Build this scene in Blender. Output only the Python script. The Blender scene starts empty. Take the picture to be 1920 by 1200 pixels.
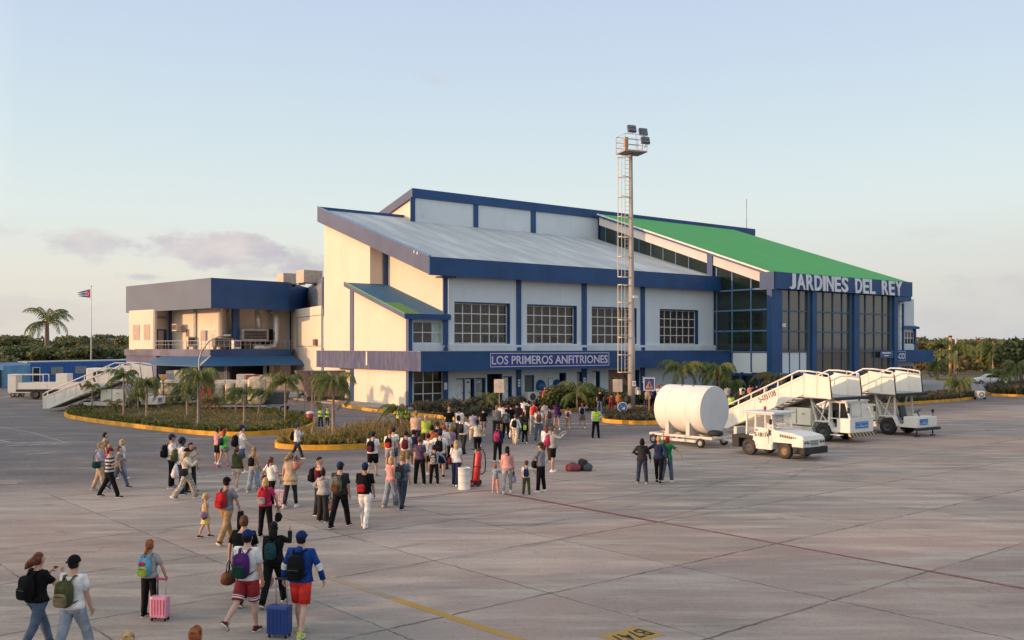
import bpy, bmesh, math, random
from math import sin, cos, radians as R, pi
from mathutils import Vector, Matrix, Euler, noise
random.seed(7)
scene = bpy.context.scene
col = scene.collection

# ---------------- camera (level, lens shifted so the horizon sits at row 651 of 1200) ----------------
F, CX, HY, CAMZ = 1680.0, 960.0, 651.0, 5.1
cam_d = bpy.data.cameras.new('camera'); cam = bpy.data.objects.new('camera', cam_d); col.objects.link(cam)
cam.location = (0, 0, CAMZ); cam.rotation_euler = (R(90), 0, 0)
cam_d.sensor_fit = 'HORIZONTAL'; cam_d.sensor_width = 36; cam_d.lens = 36 * F / 1920
cam_d.shift_y = (HY - 600) / 1920; cam_d.clip_start = 0.2; cam_d.clip_end = 6000
scene.camera = cam

# ---------------- sun, sky, exposure ----------------
SUN_EL = R(6.5); SUN_H = Vector((-0.955, -0.297)).normalized()
SUNV = Vector((SUN_H.x * cos(SUN_EL), SUN_H.y * cos(SUN_EL), sin(SUN_EL)))
sd = bpy.data.lights.new('sun', 'SUN'); sun = bpy.data.objects.new('sun', sd); col.objects.link(sun)
sd.energy = 2.0; sd.angle = R(0.6); sd.color = (1.0, 0.54, 0.27)
sun.rotation_euler = SUNV.to_track_quat('Z', 'Y').to_euler(); sun.location = (-60, -30, 40)
W = bpy.data.worlds.new('World'); scene.world = W; W.use_nodes = True
nt = W.node_tree; nt.nodes.clear()
def N(t, ty, **kw):
    n = t.nodes.new(ty)
    for k, v in kw.items(): setattr(n, k, v)
    return n
def L(t, a, b): t.links.new(a, b)
sky = N(nt, 'ShaderNodeTexSky', sky_type='NISHITA', sun_disc=False)
sky.sun_elevation = R(9); sky.sun_rotation = math.atan2(SUN_H.x, SUN_H.y)
sky.air_density = 1.0; sky.dust_density = 1.2; sky.ozone_density = 2.0
bg = N(nt, 'ShaderNodeBackground'); out = N(nt, 'ShaderNodeOutputWorld')
tc = N(nt, 'ShaderNodeTexCoord'); sep = N(nt, 'ShaderNodeSeparateXYZ'); L(nt, tc.outputs['Generated'], sep.inputs[0])
def ramp(t, fac, stops, interp='LINEAR'):
    r = N(t, 'ShaderNodeValToRGB'); e = r.color_ramp; e.interpolation = interp
    while len(e.elements) > len(stops): e.elements.remove(e.elements[-1])
    while len(e.elements) < len(stops): e.elements.new(0.5)
    for el, (p, c) in zip(e.elements, stops):
        el.position = p; el.color = (c[0], c[1], c[2], 1) if hasattr(c, '__len__') else (c, c, c, 1)
    L(t, fac, r.inputs[0]); return r.outputs[0]
def mth(t, op, a, b=None, c=None, clamp=False):
    m = N(t, 'ShaderNodeMath', operation=op, use_clamp=clamp)
    for i, x in enumerate((a, b, c)):
        if x is None: continue
        if isinstance(x, (int, float)): m.inputs[i].default_value = x
        else: L(t, x, m.inputs[i])
    return m.outputs[0]
def mixc(t, fac, a, b, bt='MIX'):
    m = N(t, 'ShaderNodeMix', data_type='RGBA', blend_type=bt)
    if isinstance(fac, (int, float)): m.inputs[0].default_value = fac
    else: L(t, fac, m.inputs[0])
    for i, x in ((6, a), (7, b)):
        if hasattr(x, '__len__'): m.inputs[i].default_value = (x[0], x[1], x[2], 1)
        else: L(t, x, m.inputs[i])
    return m.outputs[2]
# evening sky: thin veil of haze brightening the Nishita sky, plus low broken clouds
SKYG = 6.1   # 1 / (strength x exposure): the veil colours below are what the sky shows
VEIL = [(0.0, (0.72, 0.70, 0.66)), (0.03, (0.80, 0.74, 0.655)), (0.075, (0.84, 0.815, 0.72)), (0.14, (0.80, 0.87, 0.84)), (0.22, (0.70, 0.82, 0.87)), (0.30, (0.63, 0.745, 0.88)), (0.38, (0.58, 0.68, 0.87)), (0.8, (0.60, 0.66, 0.78))]
veil = ramp(nt, sep.outputs[2], [(p, tuple(x * SKYG for x in c)) for p, c in VEIL])
# the right hand side of the horizon is bluer and a little darker
side = ramp(nt, mth(nt, 'ADD', mth(nt, 'MULTIPLY', sep.outputs[0], 0.5), 0.5), [(0.5, 0.0), (0.78, 1.0)])
low = ramp(nt, sep.outputs[2], [(0.0, 1.0), (0.16, 0.0)])
veil = mixc(nt, mth(nt, 'MULTIPLY', side, low), veil, (0.60*SKYG, 0.62*SKYG, 0.64*SKYG))
skyc = mixc(nt, 0.92, sky.outputs[0], veil)
# warm glow round the low sun (left of and behind the camera)
gl = N(nt, 'ShaderNodeVectorMath', operation='DOT_PRODUCT'); L(nt, tc.outputs['Generated'], gl.inputs[0]); gl.inputs[1].default_value = SUNV
glow = ramp(nt, gl.outputs['Value'], [(0.22, (1.0 / 3.6,) * 3), (0.5, (1.75 / 3.6, 1.6 / 3.6, 1.4 / 3.6)), (0.97, (.75, .62, .46))])
gsc = N(nt, 'ShaderNodeVectorMath', operation='SCALE'); L(nt, glow, gsc.inputs[0]); gsc.inputs['Scale'].default_value = 3.6
skyc = mixc(nt, 1.0, skyc, gsc.outputs[0], 'MULTIPLY')
# low broken clouds: soft banks of noise, each bank gathered round a direction in the sky
def cloud_dir(px, py): return Vector(((px - CX) / F, 1, (HY - py) / F)).normalized()
CN = N(nt, 'ShaderNodeTexCoord'); gen = CN.outputs['Generated']
def cnoise(sc, zs, det=8, off=0.0, ro=0.58):
    mp = N(nt, 'ShaderNodeMapping'); mp.inputs['Scale'].default_value = (1, 1, zs); mp.inputs['Location'].default_value = (off, off * 1.7, off * .6); L(nt, gen, mp.inputs[0])
    n = N(nt, 'ShaderNodeTexNoise'); n.inputs['Scale'].default_value = sc; n.inputs['Detail'].default_value = det; n.inputs['Roughness'].default_value = ro; L(nt, mp.outputs[0], n.inputs['Vector']); return n.outputs[0]
puff = cnoise(16, 2.2); shade = cnoise(9, 2.0, off=3.1)
ccol = ramp(nt, shade, [(0.40, (0.53*SKYG, 0.515*SKYG, 0.575*SKYG)), (0.64, (0.76*SKYG, 0.69*SKYG, 0.67*SKYG))])
for (px, py, rx, rz, s_) in ((165, 455, 95, 22, .72), (385, 462, 120, 30, .95), (500, 490, 140, 26, .75), (440, 455, 60, 22, .8), (600, 500, 120, 30, .6), (470, 515, 70, 14, .55), (265, 519, 38, 8, .7), (820, 145, 42, 14, .16), (1890, 545, 90, 22, .28), (1760, 600, 190, 26, .25),
                         (1740, 436, 50, 12, .12), (120, 590, 240, 26, .26), (10, 435, 60, 18, .22), (-300, 450, 170, 40, .5), (2300, 520, 200, 40, .4), (-900, 420, 300, 60, .5)):
    d = cloud_dir(px, py); mp = N(nt, 'ShaderNodeVectorMath', operation='SUBTRACT'); L(nt, gen, mp.inputs[0]); mp.inputs[1].default_value = d
    rt = Vector((d.y, -d.x, 0)).normalized()
    dx = N(nt, 'ShaderNodeVectorMath', operation='DOT_PRODUCT'); L(nt, mp.outputs[0], dx.inputs[0]); dx.inputs[1].default_value = rt * (F / rx * (1 / max(.5, d.y)) * d.y)
    dz = N(nt, 'ShaderNodeVectorMath', operation='DOT_PRODUCT'); L(nt, mp.outputs[0], dz.inputs[0]); dz.inputs[1].default_value = Vector((0, 0, F / rz))
    r2 = mth(nt, 'SQRT', mth(nt, 'ADD', mth(nt, 'POWER', mth(nt, 'ABSOLUTE', dx.outputs['Value']), 2.0), mth(nt, 'POWER', mth(nt, 'ABSOLUTE', dz.outputs['Value']), 2.0)))
    v_ = mth(nt, 'ADD', mth(nt, 'SUBTRACT', 1.05, mth(nt, 'MULTIPLY', r2, 0.80)), mth(nt, 'MULTIPLY', mth(nt, 'SUBTRACT', puff, 0.5), 3.2))
    skyc = mixc(nt, mth(nt, 'MULTIPLY', ramp(nt, v_, [(0.0, 0.0), (0.75, 1.0)], 'EASE'), s_), skyc, ccol)
L(nt, skyc, bg.inputs[0]); bg.inputs[1].default_value = 0.085
L(nt, bg.outputs[0], out.inputs[0])
scene.view_settings.view_transform = 'Standard'; scene.view_settings.look = 'None'
scene.view_settings.exposure = 0.95; scene.view_settings.gamma = 1
scene.render.engine = 'CYCLES'

# ---------------- helpers ----------------
def G(px, py, z=0.0):
    Y = (CAMZ - z) * F / (py - HY); return Vector(((px - CX) / F * Y, Y, z))
def AT(px, py, Y): return Vector(((px - CX) / F * Y, Y, CAMZ - (py - HY) * Y / F))
_m = {}
def mat(name, c, rough=0.6, metal=0.0, var=0.12, scale=3.0, bump=0.0, bscale=40.0, spec=0.5, emit=0.0, ior=None, var2=None, coat=0.0):
    key = (name, tuple(c), rough, metal, var, scale, bump)
    if key in _m: return _m[key]
    m = bpy.data.materials.new(name); m.use_nodes = True; t = m.node_tree; b = t.nodes['Principled BSDF']
    b.inputs['Roughness'].default_value = rough; b.inputs['Metallic'].default_value = metal
    b.inputs['Specular IOR Level'].default_value = spec
    if ior: b.inputs['IOR'].default_value = ior
    if coat: b.inputs['Coat Weight'].default_value = coat
    if emit: b.inputs['Emission Color'].default_value = (*c, 1); b.inputs['Emission Strength'].default_value = emit
    tcn = N(t, 'ShaderNodeTexCoord'); nz = N(t, 'ShaderNodeTexNoise'); L(t, tcn.outputs['Object'], nz.inputs['Vector'])
    nz.inputs['Scale'].default_value = scale; nz.inputs['Detail'].default_value = 6
    lo = tuple(x * (1 - var * 1.6) for x in c); hi = tuple(min(1, x * (1 + var)) for x in c)
    if var2: lo = var2
    L(t, ramp(t, nz.outputs[0], [(0.3, lo), (0.65, hi)]), b.inputs['Base Color'])
    if bump:
        n2 = N(t, 'ShaderNodeTexNoise'); n2.inputs['Scale'].default_value = bscale; n2.inputs['Detail'].default_value = 4
        L(t, tcn.outputs['Object'], n2.inputs['Vector'])
        bp = N(t, 'ShaderNodeBump'); bp.inputs['Strength'].default_value = bump; bp.inputs['Distance'].default_value = 0.02
        L(t, n2.outputs[0], bp.inputs['Height']); L(t, bp.outputs[0], b.inputs['Normal'])
    _m[key] = m; return m
def wavemat(name, c1, c2, scale, direction='X', rough=0.6, soft=0.5, bump=0.0, rot=(0, 0, 0), dist=0.0, noisec=None):
    m = bpy.data.materials.new(name); m.use_nodes = True; t = m.node_tree; b = t.nodes['Principled BSDF']
    b.inputs['Roughness'].default_value = rough
    tcn = N(t, 'ShaderNodeTexCoord'); mp_ = N(t, 'ShaderNodeMapping'); mp_.inputs['Rotation'].default_value = rot
    L(t, tcn.outputs['Object'], mp_.inputs[0])
    w = N(t, 'ShaderNodeTexWave', wave_type='BANDS', bands_direction=direction); w.inputs['Scale'].default_value = scale
    w.inputs['Distortion'].default_value = dist; L(t, mp_.outputs[0], w.inputs[0])
    colr = ramp(t, w.outputs[1], [(0.5 - soft / 2, c1), (0.5 + soft / 2, c2)])
    if noisec:
        nz = N(t, 'ShaderNodeTexNoise'); nz.inputs['Scale'].default_value = noisec[1]; nz.inputs['Detail'].default_value = 7
        mp2 = N(t, 'ShaderNodeMapping'); mp2.inputs['Scale'].default_value = noisec[2]; L(t, tcn.outputs['Object'], mp2.inputs[0]); L(t, mp2.outputs[0], nz.inputs['Vector'])
        colr = mixc(t, ramp(t, nz.outputs[0], [(0.42, 0.0), (0.7, 0.75)]), colr, noisec[0])
    L(t, colr, b.inputs['Base Color'])
    if bump:
        bp = N(t, 'ShaderNodeBump'); bp.inputs['Strength'].default_value = bump; bp.inputs['Distance'].default_value = 0.03
        L(t, w.outputs[1], bp.inputs['Height']); L(t, bp.outputs[0], b.inputs['Normal'])
    return m

class MB:
    def __init__(s): s.v = []; s.f = []; s.mi = []; s.sm = []; s.T = None
    def add(s, vs, fs, mi=0, sm=False):
        b = len(s.v)
        if s.T is not None: vs = [s.T @ Vector(p) for p in vs]
        s.v += [tuple(p) for p in vs]
        for f in fs: s.f.append(tuple(i + b for i in f)); s.mi.append(mi); s.sm.append(sm)
        return s
    def box(s, x0, x1, y0, y1, z0, z1, mi=0):
        return s.add([(x0,y0,z0),(x1,y0,z0),(x1,y1,z0),(x0,y1,z0),(x0,y0,z1),(x1,y0,z1),(x1,y1,z1),(x0,y1,z1)],
            [(0,3,2,1),(4,5,6,7),(0,1,5,4),(1,2,6,5),(2,3,7,6),(3,0,4,7)], mi)
    def bbox(s, x0, x1, y0, y1, z0, z1, r=0.03, mi=0):     # box with chamfered edges
        bm = bmesh.new(); bmesh.ops.create_cube(bm, size=1)
        for v in bm.verts: v.co = Vector(((x0+x1)/2 + v.co.x*(x1-x0), (y0+y1)/2 + v.co.y*(y1-y0), (z0+z1)/2 + v.co.z*(z1-z0)))
        bmesh.ops.bevel(bm, geom=bm.edges[:], offset=min(r, abs(x1-x0)*.45, abs(y1-y0)*.45, abs(z1-z0)*.45), segments=2, affect='EDGES', profile=0.6)
        return s.addbm(bm, mi, False)
    def addbm(s, bm, mi=0, sm=True):
        bm.verts.index_update(); s.add([v.co[:] for v in bm.verts], [[v.index for v in f.verts] for f in bm.faces], mi, sm); bm.free(); return s
    def prism(s, pts, h, mi=0, mi_top=None, mi_side=None):       # pts: list of Vector bottom loop (ccw seen from +h); h: Vector
        pts = [Vector(p) for p in pts]; h = Vector(h); n = len(pts)
        s.add(pts + [p + h for p in pts], [], mi); b = len(s.v) - 2 * n
        def q(f, m): s.f.append(tuple(i + b for i in f)); s.mi.append(m); s.sm.append(False)
        q(tuple(reversed(range(n))), mi); q(tuple(range(n, 2 * n)), mi if mi_top is None else mi_top)
        for i in range(n):
            j = (i + 1) % n; q((i, j, j + n, i + n), mi if mi_side is None else (mi_side[i] if hasattr(mi_side, '__len__') else mi_side))
        return s
    def tube(s, pts, rad, seg=8, mi=0, cap=True, sm=True, flat=None, up=None):
        pts = [Vector(p) for p in pts]; n = len(pts)
        if not hasattr(rad, '__len__'): rad = [rad] * n
        rings = []; prev = None
        for i, p in enumerate(pts):
            d = (pts[min(i+1, n-1)] - pts[max(i-1, 0)])
            if d.length < 1e-9: d = Vector((0, 0, 1))
            d.normalize()
            if prev is None:
                a = Vector(up) if up else (Vector((0, 0, 1)) if abs(d.z) < 0.9 else Vector((0, 1, 0)))
                x = a.cross(d).normalized() if a.cross(d).length > 1e-6 else Vector((1, 0, 0))
            else:
                x = prev - d * prev.dot(d); x = x.normalized() if x.length > 1e-6 else Vector((1, 0, 0))
            prev = x; y = d.cross(x); fy = 1 if flat is None else (flat[i] if hasattr(flat, '__len__') else flat)
            rings.append([p + x * (rad[i] * cos(2*pi*k/seg)) + y * (rad[i] * fy * sin(2*pi*k/seg)) for k in range(seg)])
        s.rings(rings, mi, cap, sm); return s
    def rings(s, rings, mi=0, cap=True, sm=True):
        seg = len(rings[0]); vs = [p for r in rings for p in r]; fs = []
        for i in range(len(rings) - 1):
            for k in range(seg):
                k2 = (k + 1) % seg; fs.append((i*seg+k, i*seg+k2, (i+1)*seg+k2, (i+1)*seg+k))
        if cap: fs.append(tuple(reversed(range(seg)))); fs.append(tuple(range((len(rings)-1)*seg, len(rings)*seg)))
        return s.add(vs, fs, mi, sm)
    def bar(s, a, b, w, h=None, mi=0):
        a = Vector(a); b = Vector(b); d = (b - a).normalized(); h = h or w
        x = d.cross(Vector((0, 0, 1))); x = x.normalized() if x.length > 1e-4 else Vector((1, 0, 0)); y = x.cross(d)
        c = [(-1,-1),(1,-1),(1,1),(-1,1)]
        vs = [p + x*(w/2*i) + y*(h/2*j) for p in (a, b) for i, j in c]
        return s.add(vs, [(0,1,2,3),(7,6,5,4),(0,4,5,1),(1,5,6,2),(2,6,7,3),(3,7,4,0)], mi)
    def ell(s, c, r, seg=12, rg=8, mi=0, e=1.0, zmin=-1.0, zmax=1.0, rot=None):    # (super)ellipsoid
        def sp(a, e): return math.copysign(abs(a) ** e, a)
        rings = []; c = Vector(c)
        a0 = math.asin(zmin); a1 = math.asin(zmax)
        for i in range(rg + 1):
            a = a0 + (a1 - a0) * i / rg; cz = max(sp(cos(a), e), 0.02); z = sp(sin(a), e)
            ring = []
            for k in range(seg):
                t = 2*pi*k/seg; p = Vector((r[0]*cz*sp(cos(t), e), r[1]*cz*sp(sin(t), e), r[2]*z))
                if rot is not None: p = rot @ p
                ring.append(c + p)
            rings.append(ring)
        return s.rings(rings, mi)
    def wheel(s, c, r, w, ax='x', mt=0, mr=1, seg=20):          # tyre + rim, axis along x or y
        c = Vector(c); a = Vector((1,0,0)) if ax == 'x' else Vector((0,1,0)); b = Vector((0,1,0)) if ax == 'x' else Vector((-1,0,0)); z = Vector((0,0,1))
        prof = [(-.5, .55), (-.5, .92), (-.38, 1.0), (.38, 1.0), (.5, .92), (.5, .55)]
        s.rings([[c + a*(w*q) + (b*cos(2*pi*k/seg) + z*sin(2*pi*k/seg))*(r*rr) for k in range(seg)] for q, rr in prof], mt, False, True)
        prof = [(-.5, .56), (-.32, .5), (-.3, .2), (-.42, .12), (-.42, .001)]
        for sg in (1, -1):
            s.rings([[c + a*(w*q*sg) + (b*cos(2*pi*k/seg) + z*sin(2*pi*k/seg))*(r*rr) for k in range(seg)] for q, rr in prof], mr, False, True)
        return s
    def build(s, name, mats, parent=None, loc=None, rot=None):
        me = bpy.data.meshes.new(name); me.from_pydata(s.v, [], s.f)
        if not isinstance(mats, (list, tuple)): mats = [mats]
        for m in mats: me.materials.append(m)
        me.polygons.foreach_set('material_index', s.mi); me.polygons.foreach_set('use_smooth', s.sm); me.update()
        o = bpy.data.objects.new(name, me); col.objects.link(o)
        if parent is not None: o.parent = parent
        if loc is not None: o.location = loc
        if rot is not None: o.rotation_euler = (0, 0, rot)
        return o
def tag(o, label=None, cat=None, group=None, kind=None):
    if label: o['label'] = label
    if cat: o['category'] = cat
    if group: o['group'] = group
    if kind: o['kind'] = kind
    return o
def thing(name, label, cat, loc=(0, 0, 0), rz=0.0, group=None):
    o = bpy.data.objects.new(name, None); col.objects.link(o); o.location = loc; o.rotation_euler = (0, 0, rz); o.empty_display_size = 0.2
    return tag(o, label, cat, group)
def copy_tree(o, parent=None):
    c = o.copy(); col.objects.link(c); c.parent = parent
    for ch in [x for x in KIDS.get(o.name, [])]: copy_tree(ch, c)
    return c
KIDS = {}
def index_kids(o):
    KIDS[o.name] = [x for x in bpy.data.objects if x.parent == o]
    for x in KIDS[o.name]: index_kids(x)
def text_mesh(body, h, depth, bold=0.0, width=None, align='LEFT'):
    cu = bpy.data.curves.new('t', 'FONT'); cu.body = body; cu.size = 1.0; cu.extrude = depth / 2; cu.offset = bold; cu.align_x = 'LEFT'; cu.resolution_u = 3
    o = bpy.data.objects.new('t', cu); col.objects.link(o); dg = bpy.context.evaluated_depsgraph_get()
    me = bpy.data.meshes.new_from_object(o.evaluated_get(dg)); bpy.data.objects.remove(o); bpy.data.curves.remove(cu)
    xs = [v.co.x for v in me.vertices]; ys = [v.co.y for v in me.vertices]
    sy = h / (max(ys) - min(ys)); sx = sy if width is None else width / (max(xs) - min(xs))
    x0, y0 = min(xs), min(ys)
    for v in me.vertices: v.co.x = (v.co.x - x0) * sx; v.co.y = (v.co.y - y0) * sy
    me.update(); return me
def put_text(name, body, h, depth, m, parent, M, bold=0.0, width=None):
    """M maps text plane (x right, y up, z out) to parent space"""
    me = text_mesh(body, h, depth, bold, width); me.transform(M); me.materials.clear(); me.materials.append(m); me.name = name
    o = bpy.data.objects.new(name, me); col.objects.link(o); o.parent = parent; return o
def frame(origin, xa, ya):
    xa = Vector(xa).normalized(); ya = Vector(ya).normalized(); za = xa.cross(ya); o = Vector(origin)
    return Matrix(((xa.x, ya.x, za.x, o.x), (xa.y, ya.y, za.y, o.y), (xa.z, ya.z, za.z, o.z), (0, 0, 0, 1)))

# paints
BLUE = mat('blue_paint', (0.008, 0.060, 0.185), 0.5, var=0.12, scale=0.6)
BLUE2 = mat('sunlit_lilac_blue_paint', (0.09, 0.112, 0.20), 0.7, var=0.1, scale=0.4)  # lilac copy of BLUE for left faces; low sun's look put into colour
BLUE3 = mat('weathered_sunlit_blue_paint', (0.10, 0.10, 0.20), 0.7, var=0.25, scale=0.5)  # stains plus the lilac cast of sun on left faces, put into colour
def streaky(name, c, dirt, amt=0.35, sc=1.6):
    m = bpy.data.materials.new(name); m.use_nodes = True; t = m.node_tree; b = t.nodes['Principled BSDF']; b.inputs['Roughness'].default_value = .85
    tcn = N(t, 'ShaderNodeTexCoord')
    def nz(s_, sca, d=7):
        mp_ = N(t, 'ShaderNodeMapping'); mp_.inputs['Scale'].default_value = sca; L(t, tcn.outputs['Object'], mp_.inputs[0]); n = N(t, 'ShaderNodeTexNoise'); n.inputs['Scale'].default_value = s_; n.inputs['Detail'].default_value = d; n.inputs['Roughness'].default_value = .6; L(t, mp_.outputs[0], n.inputs['Vector']); return n.outputs[0]
    base = ramp(t, nz(.35, (1, 1, 1)), [(.3, tuple(x * .93 for x in c)), (.7, tuple(min(1, x * 1.03) for x in c))])
    st = mth(t, 'MULTIPLY', ramp(t, nz(sc, (1, 1, .09)), [(.50, 0.0), (.72, 1.0)]), ramp(t, nz(.5, (1, 1, 1)), [(.4, .1), (.65, 1.0)]))
    col_ = mixc(t, mth(t, 'MULTIPLY', st, amt), base, dirt); col_ = mixc(t, ramp(t, nz(5, (1, 1, 1)), [(.6, 0.0), (.75, .18)]), col_, dirt)
    L(t, col_, b.inputs['Base Color']); bp = N(t, 'ShaderNodeBump'); bp.inputs['Strength'].default_value = .12; bp.inputs['Distance'].default_value = .02; L(t, nz(14, (1, 1, 1)), bp.inputs['Height']); L(t, bp.outputs[0], b.inputs['Normal']); return m
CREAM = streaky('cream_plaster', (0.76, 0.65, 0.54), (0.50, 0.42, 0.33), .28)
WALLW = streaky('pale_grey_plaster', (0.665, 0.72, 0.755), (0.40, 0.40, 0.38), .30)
WHITE = mat('white_paint', (0.70, 0.69, 0.66), 0.55, var=0.10, scale=2.0)
WHITEL = mat('white_letter_paint', (0.72, 0.74, 0.80), 0.5, var=0.03)
def smoked(name, c, alpha, rough=.05):
    m = bpy.data.materials.new(name); m.use_nodes = True; b = m.node_tree.nodes['Principled BSDF']; b.inputs['Base Color'].default_value = (*c, 1); b.inputs['Roughness'].default_value = rough; b.inputs['Alpha'].default_value = alpha; b.inputs['IOR'].default_value = 1.6; return m
SMOKED = smoked('smoked_window_pane', (.07, .068, .06), .42)
GLASS = mat('dark_window_glass', (0.050, 0.048, 0.042), 0.06, var=0.35, scale=0.5, spec=0.6, ior=1.5)
GLASSH = mat('bronze_reflective_glass', (0.075, 0.066, 0.052), 0.05, var=0.15, scale=0.3, spec=1.0, ior=1.55)
GLASSG = mat('green_tinted_glass', (0.012, 0.022, 0.016), 0.08, var=0.3, scale=0.4, spec=0.6, ior=1.5)
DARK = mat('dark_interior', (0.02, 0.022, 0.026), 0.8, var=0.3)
BLACK = mat('black_rubber', (0.018, 0.018, 0.02), 0.7, var=0.2)
GREYM = mat('grey_metal', (0.30, 0.31, 0.33), 0.45, metal=0.3, var=0.15)
YELLOW = mat('yellow_kerb_paint', (0.66, 0.32, 0.02), 0.7, var=0.22, scale=1.3)
SUN_FIX = True
# ================= ground =================
def ground_material():
    m = bpy.data.materials.new('concrete_apron'); m.use_nodes = True; t = m.node_tree; b = t.nodes['Principled BSDF']
    b.inputs['Roughness'].default_value = 0.88; b.inputs['Specular IOR Level'].default_value = 0.25
    tcn = N(t, 'ShaderNodeTexCoord'); P = tcn.outputs['Object']
    sx = N(t, 'ShaderNodeSeparateXYZ'); L(t, P, sx.inputs[0]); X, Y = sx.outputs[0], sx.outputs[1]
    def noi(sc, det=6, ro=0.55, scale=(1, 1, 1), rot=0.0):
        mp_ = N(t, 'ShaderNodeMapping'); mp_.inputs['Scale'].default_value = scale; mp_.inputs['Rotation'].default_value = (0, 0, rot); L(t, P, mp_.inputs[0])
        n = N(t, 'ShaderNodeTexNoise'); n.inputs['Scale'].default_value = sc; n.inputs['Detail'].default_value = det; n.inputs['Roughness'].default_value = ro; L(t, mp_.outputs[0], n.inputs['Vector']); return n.outputs[0]
    c = ramp(t, noi(0.22, 8, 0.6), [(0.34, (0.255, 0.215, 0.188)), (0.5, (0.335, 0.280, 0.245)), (0.68, (0.405, 0.345, 0.300))])
    c = mixc(t, ramp(t, noi(0.05, 4), [(0.44, 0.0), (0.58, 0.75)]), c, (0.345, 0.235, 0.190))
    c = mixc(t, ramp(t, noi(0.085, 4, .5, (1, 1, 1), .7), [(0.46, 0.0), (0.60, 0.75)]), c, (0.215, 0.208, 0.185))
    # swept streaks roughly along the taxi direction
    c = mixc(t, ramp(t, noi(0.9, 8, 0.62, (0.28, 1.6, 1), R(-14)), [(0.46, 0.0), (0.64, 0.75)]), c, (0.46, 0.39, 0.325))
    c = mixc(t, ramp(t, noi(1.3, 8, 0.65, (0.3, 1.5, 1), R(-10)), [(0.54, 0.0), (0.72, 0.6)]), c, (0.20, 0.175, 0.16))
    # slab tone differs from slab to slab
    a1 = mth(t, 'ADD', mth(t, 'MULTIPLY', X, -0.612), mth(t, 'MULTIPLY', Y, 0.791))
    a2 = mth(t, 'ADD', mth(t, 'MULTIPLY', X, 0.733), mth(t, 'MULTIPLY', Y, 0.680))
    wob = mth(t, 'MULTIPLY', mth(t, 'SUBTRACT', noi(2.5, 6), 0.5), 0.16)
    s1 = mth(t, 'DIVIDE', mth(t, 'ADD', mth(t, 'SUBTRACT', a1, 14.2), wob), 3.88)
    s2 = mth(t, 'DIVIDE', mth(t, 'ADD', mth(t, 'SUBTRACT', a2, 13.2), wob), 3.85)
    f1, f2 = mth(t, 'FLOOR', s1), mth(t, 'FLOOR', s2)
    cb = N(t, 'ShaderNodeCombineXYZ'); L(t, f1, cb.inputs[0]); L(t, f2, cb.inputs[1])
    wn = N(t, 'ShaderNodeTexWhiteNoise', noise_dimensions='2D'); L(t, cb.outputs[0], wn.inputs['Vector'])
    c = mixc(t, 1.0, c, ramp(t, wn.outputs[0], [(0, 0.90), (1, 1.08)]), 'MULTIPLY')
    near = ramp(t, mth(t, 'ADD', mth(t, 'DIVIDE', a1, 60.0), mth(t, 'MULTIPLY', mth(t, 'SUBTRACT', noi(0.15, 3), .5), .12)), [(0.55, 1.0), (0.63, 0.0)])
    edge = mth(t, 'MULTIPLY', ramp(t, noi(0.8, 5), [(0.3, 0.25), (0.6, 1.0)]), 1.0)
    for s_, wdt in ((s1, 0.014), (s2, 0.009)):
        fr = mth(t, 'FRACT', s_); d = mth(t, 'MINIMUM', fr, mth(t, 'SUBTRACT', 1.0, fr))
        line = mth(t, 'MULTIPLY', mth(t, 'SUBTRACT', 1.0, mth(t, 'DIVIDE', d, wdt), clamp=True), mth(t, 'MULTIPLY', edge, near))
        c = mixc(t, mth(t, 'MULTIPLY', line, 1.0), c, (0.055, 0.045, 0.042))
        glow = mth(t, 'SUBTRACT', 1.0, mth(t, 'DIVIDE', d, 0.05), clamp=True)   # spalled, crumbly strip beside each joint
        spall = mth(t, 'MULTIPLY', mth(t, 'MULTIPLY', glow, ramp(t, noi(7.0, 8, 0.75), [(0.52, 0.0), (0.62, 1.0)])), mth(t, 'MULTIPLY', near, ramp(t, noi(0.3, 3), [(0.45, 0.0), (0.6, 1.0)])))
        c = mixc(t, mth(t, 'MULTIPLY', spall, 0.9), c, (0.36, 0.31, 0.26))
    # coarse aggregate and oil spots
    c = mixc(t, ramp(t, noi(22, 5, 0.75), [(0.54, 0.0), (0.68, 0.5)]), c, (0.42, 0.37, 0.32))
    c = mixc(t, ramp(t, noi(11, 7, 0.78), [(0.53, 0.0), (0.70, 0.62)]), c, (0.10, 0.095, 0.09))
    c = mixc(t, ramp(t, noi(0.7, 2, 0.4), [(0.715, 0.0), (0.77, 0.55)]), c, (0.12, 0.11, 0.105))
    # the old asphalt beyond the slabs
    far = mth(t, 'SUBTRACT', 1.0, near)
    asp = ramp(t, noi(0.5, 8, 0.6, (0.4, 1.3, 1), R(-8)), [(0.36, (0.110, 0.100, 0.102)), (0.55, (0.165, 0.147, 0.143)), (0.68, (0.29, 0.235, 0.20))])
    asp = mixc(t, ramp(t, noi(9, 6, 0.7, (0.5, 1.5, 1)), [(0.5, 0.0), (0.64, 0.5)]), asp, (0.30, 0.25, 0.22))
    asp = mixc(t, ramp(t, noi(3.5, 6, 0.7, (0.4, 1.8, 1), R(-5)), [(0.56, 0.0), (0.66, 0.8)]), asp, (0.075, 0.072, 0.075))
    c = mixc(t, far, c, asp)
    # grass beyond the airside
    gr = mth(t, 'GREATER_THAN', Y, 150.0)
    c = mixc(t, gr, c, ramp(t, noi(0.2, 6), [(0.35, (0.10, 0.085, 0.04)), (0.65, (0.20, 0.16, 0.09))]))
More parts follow.
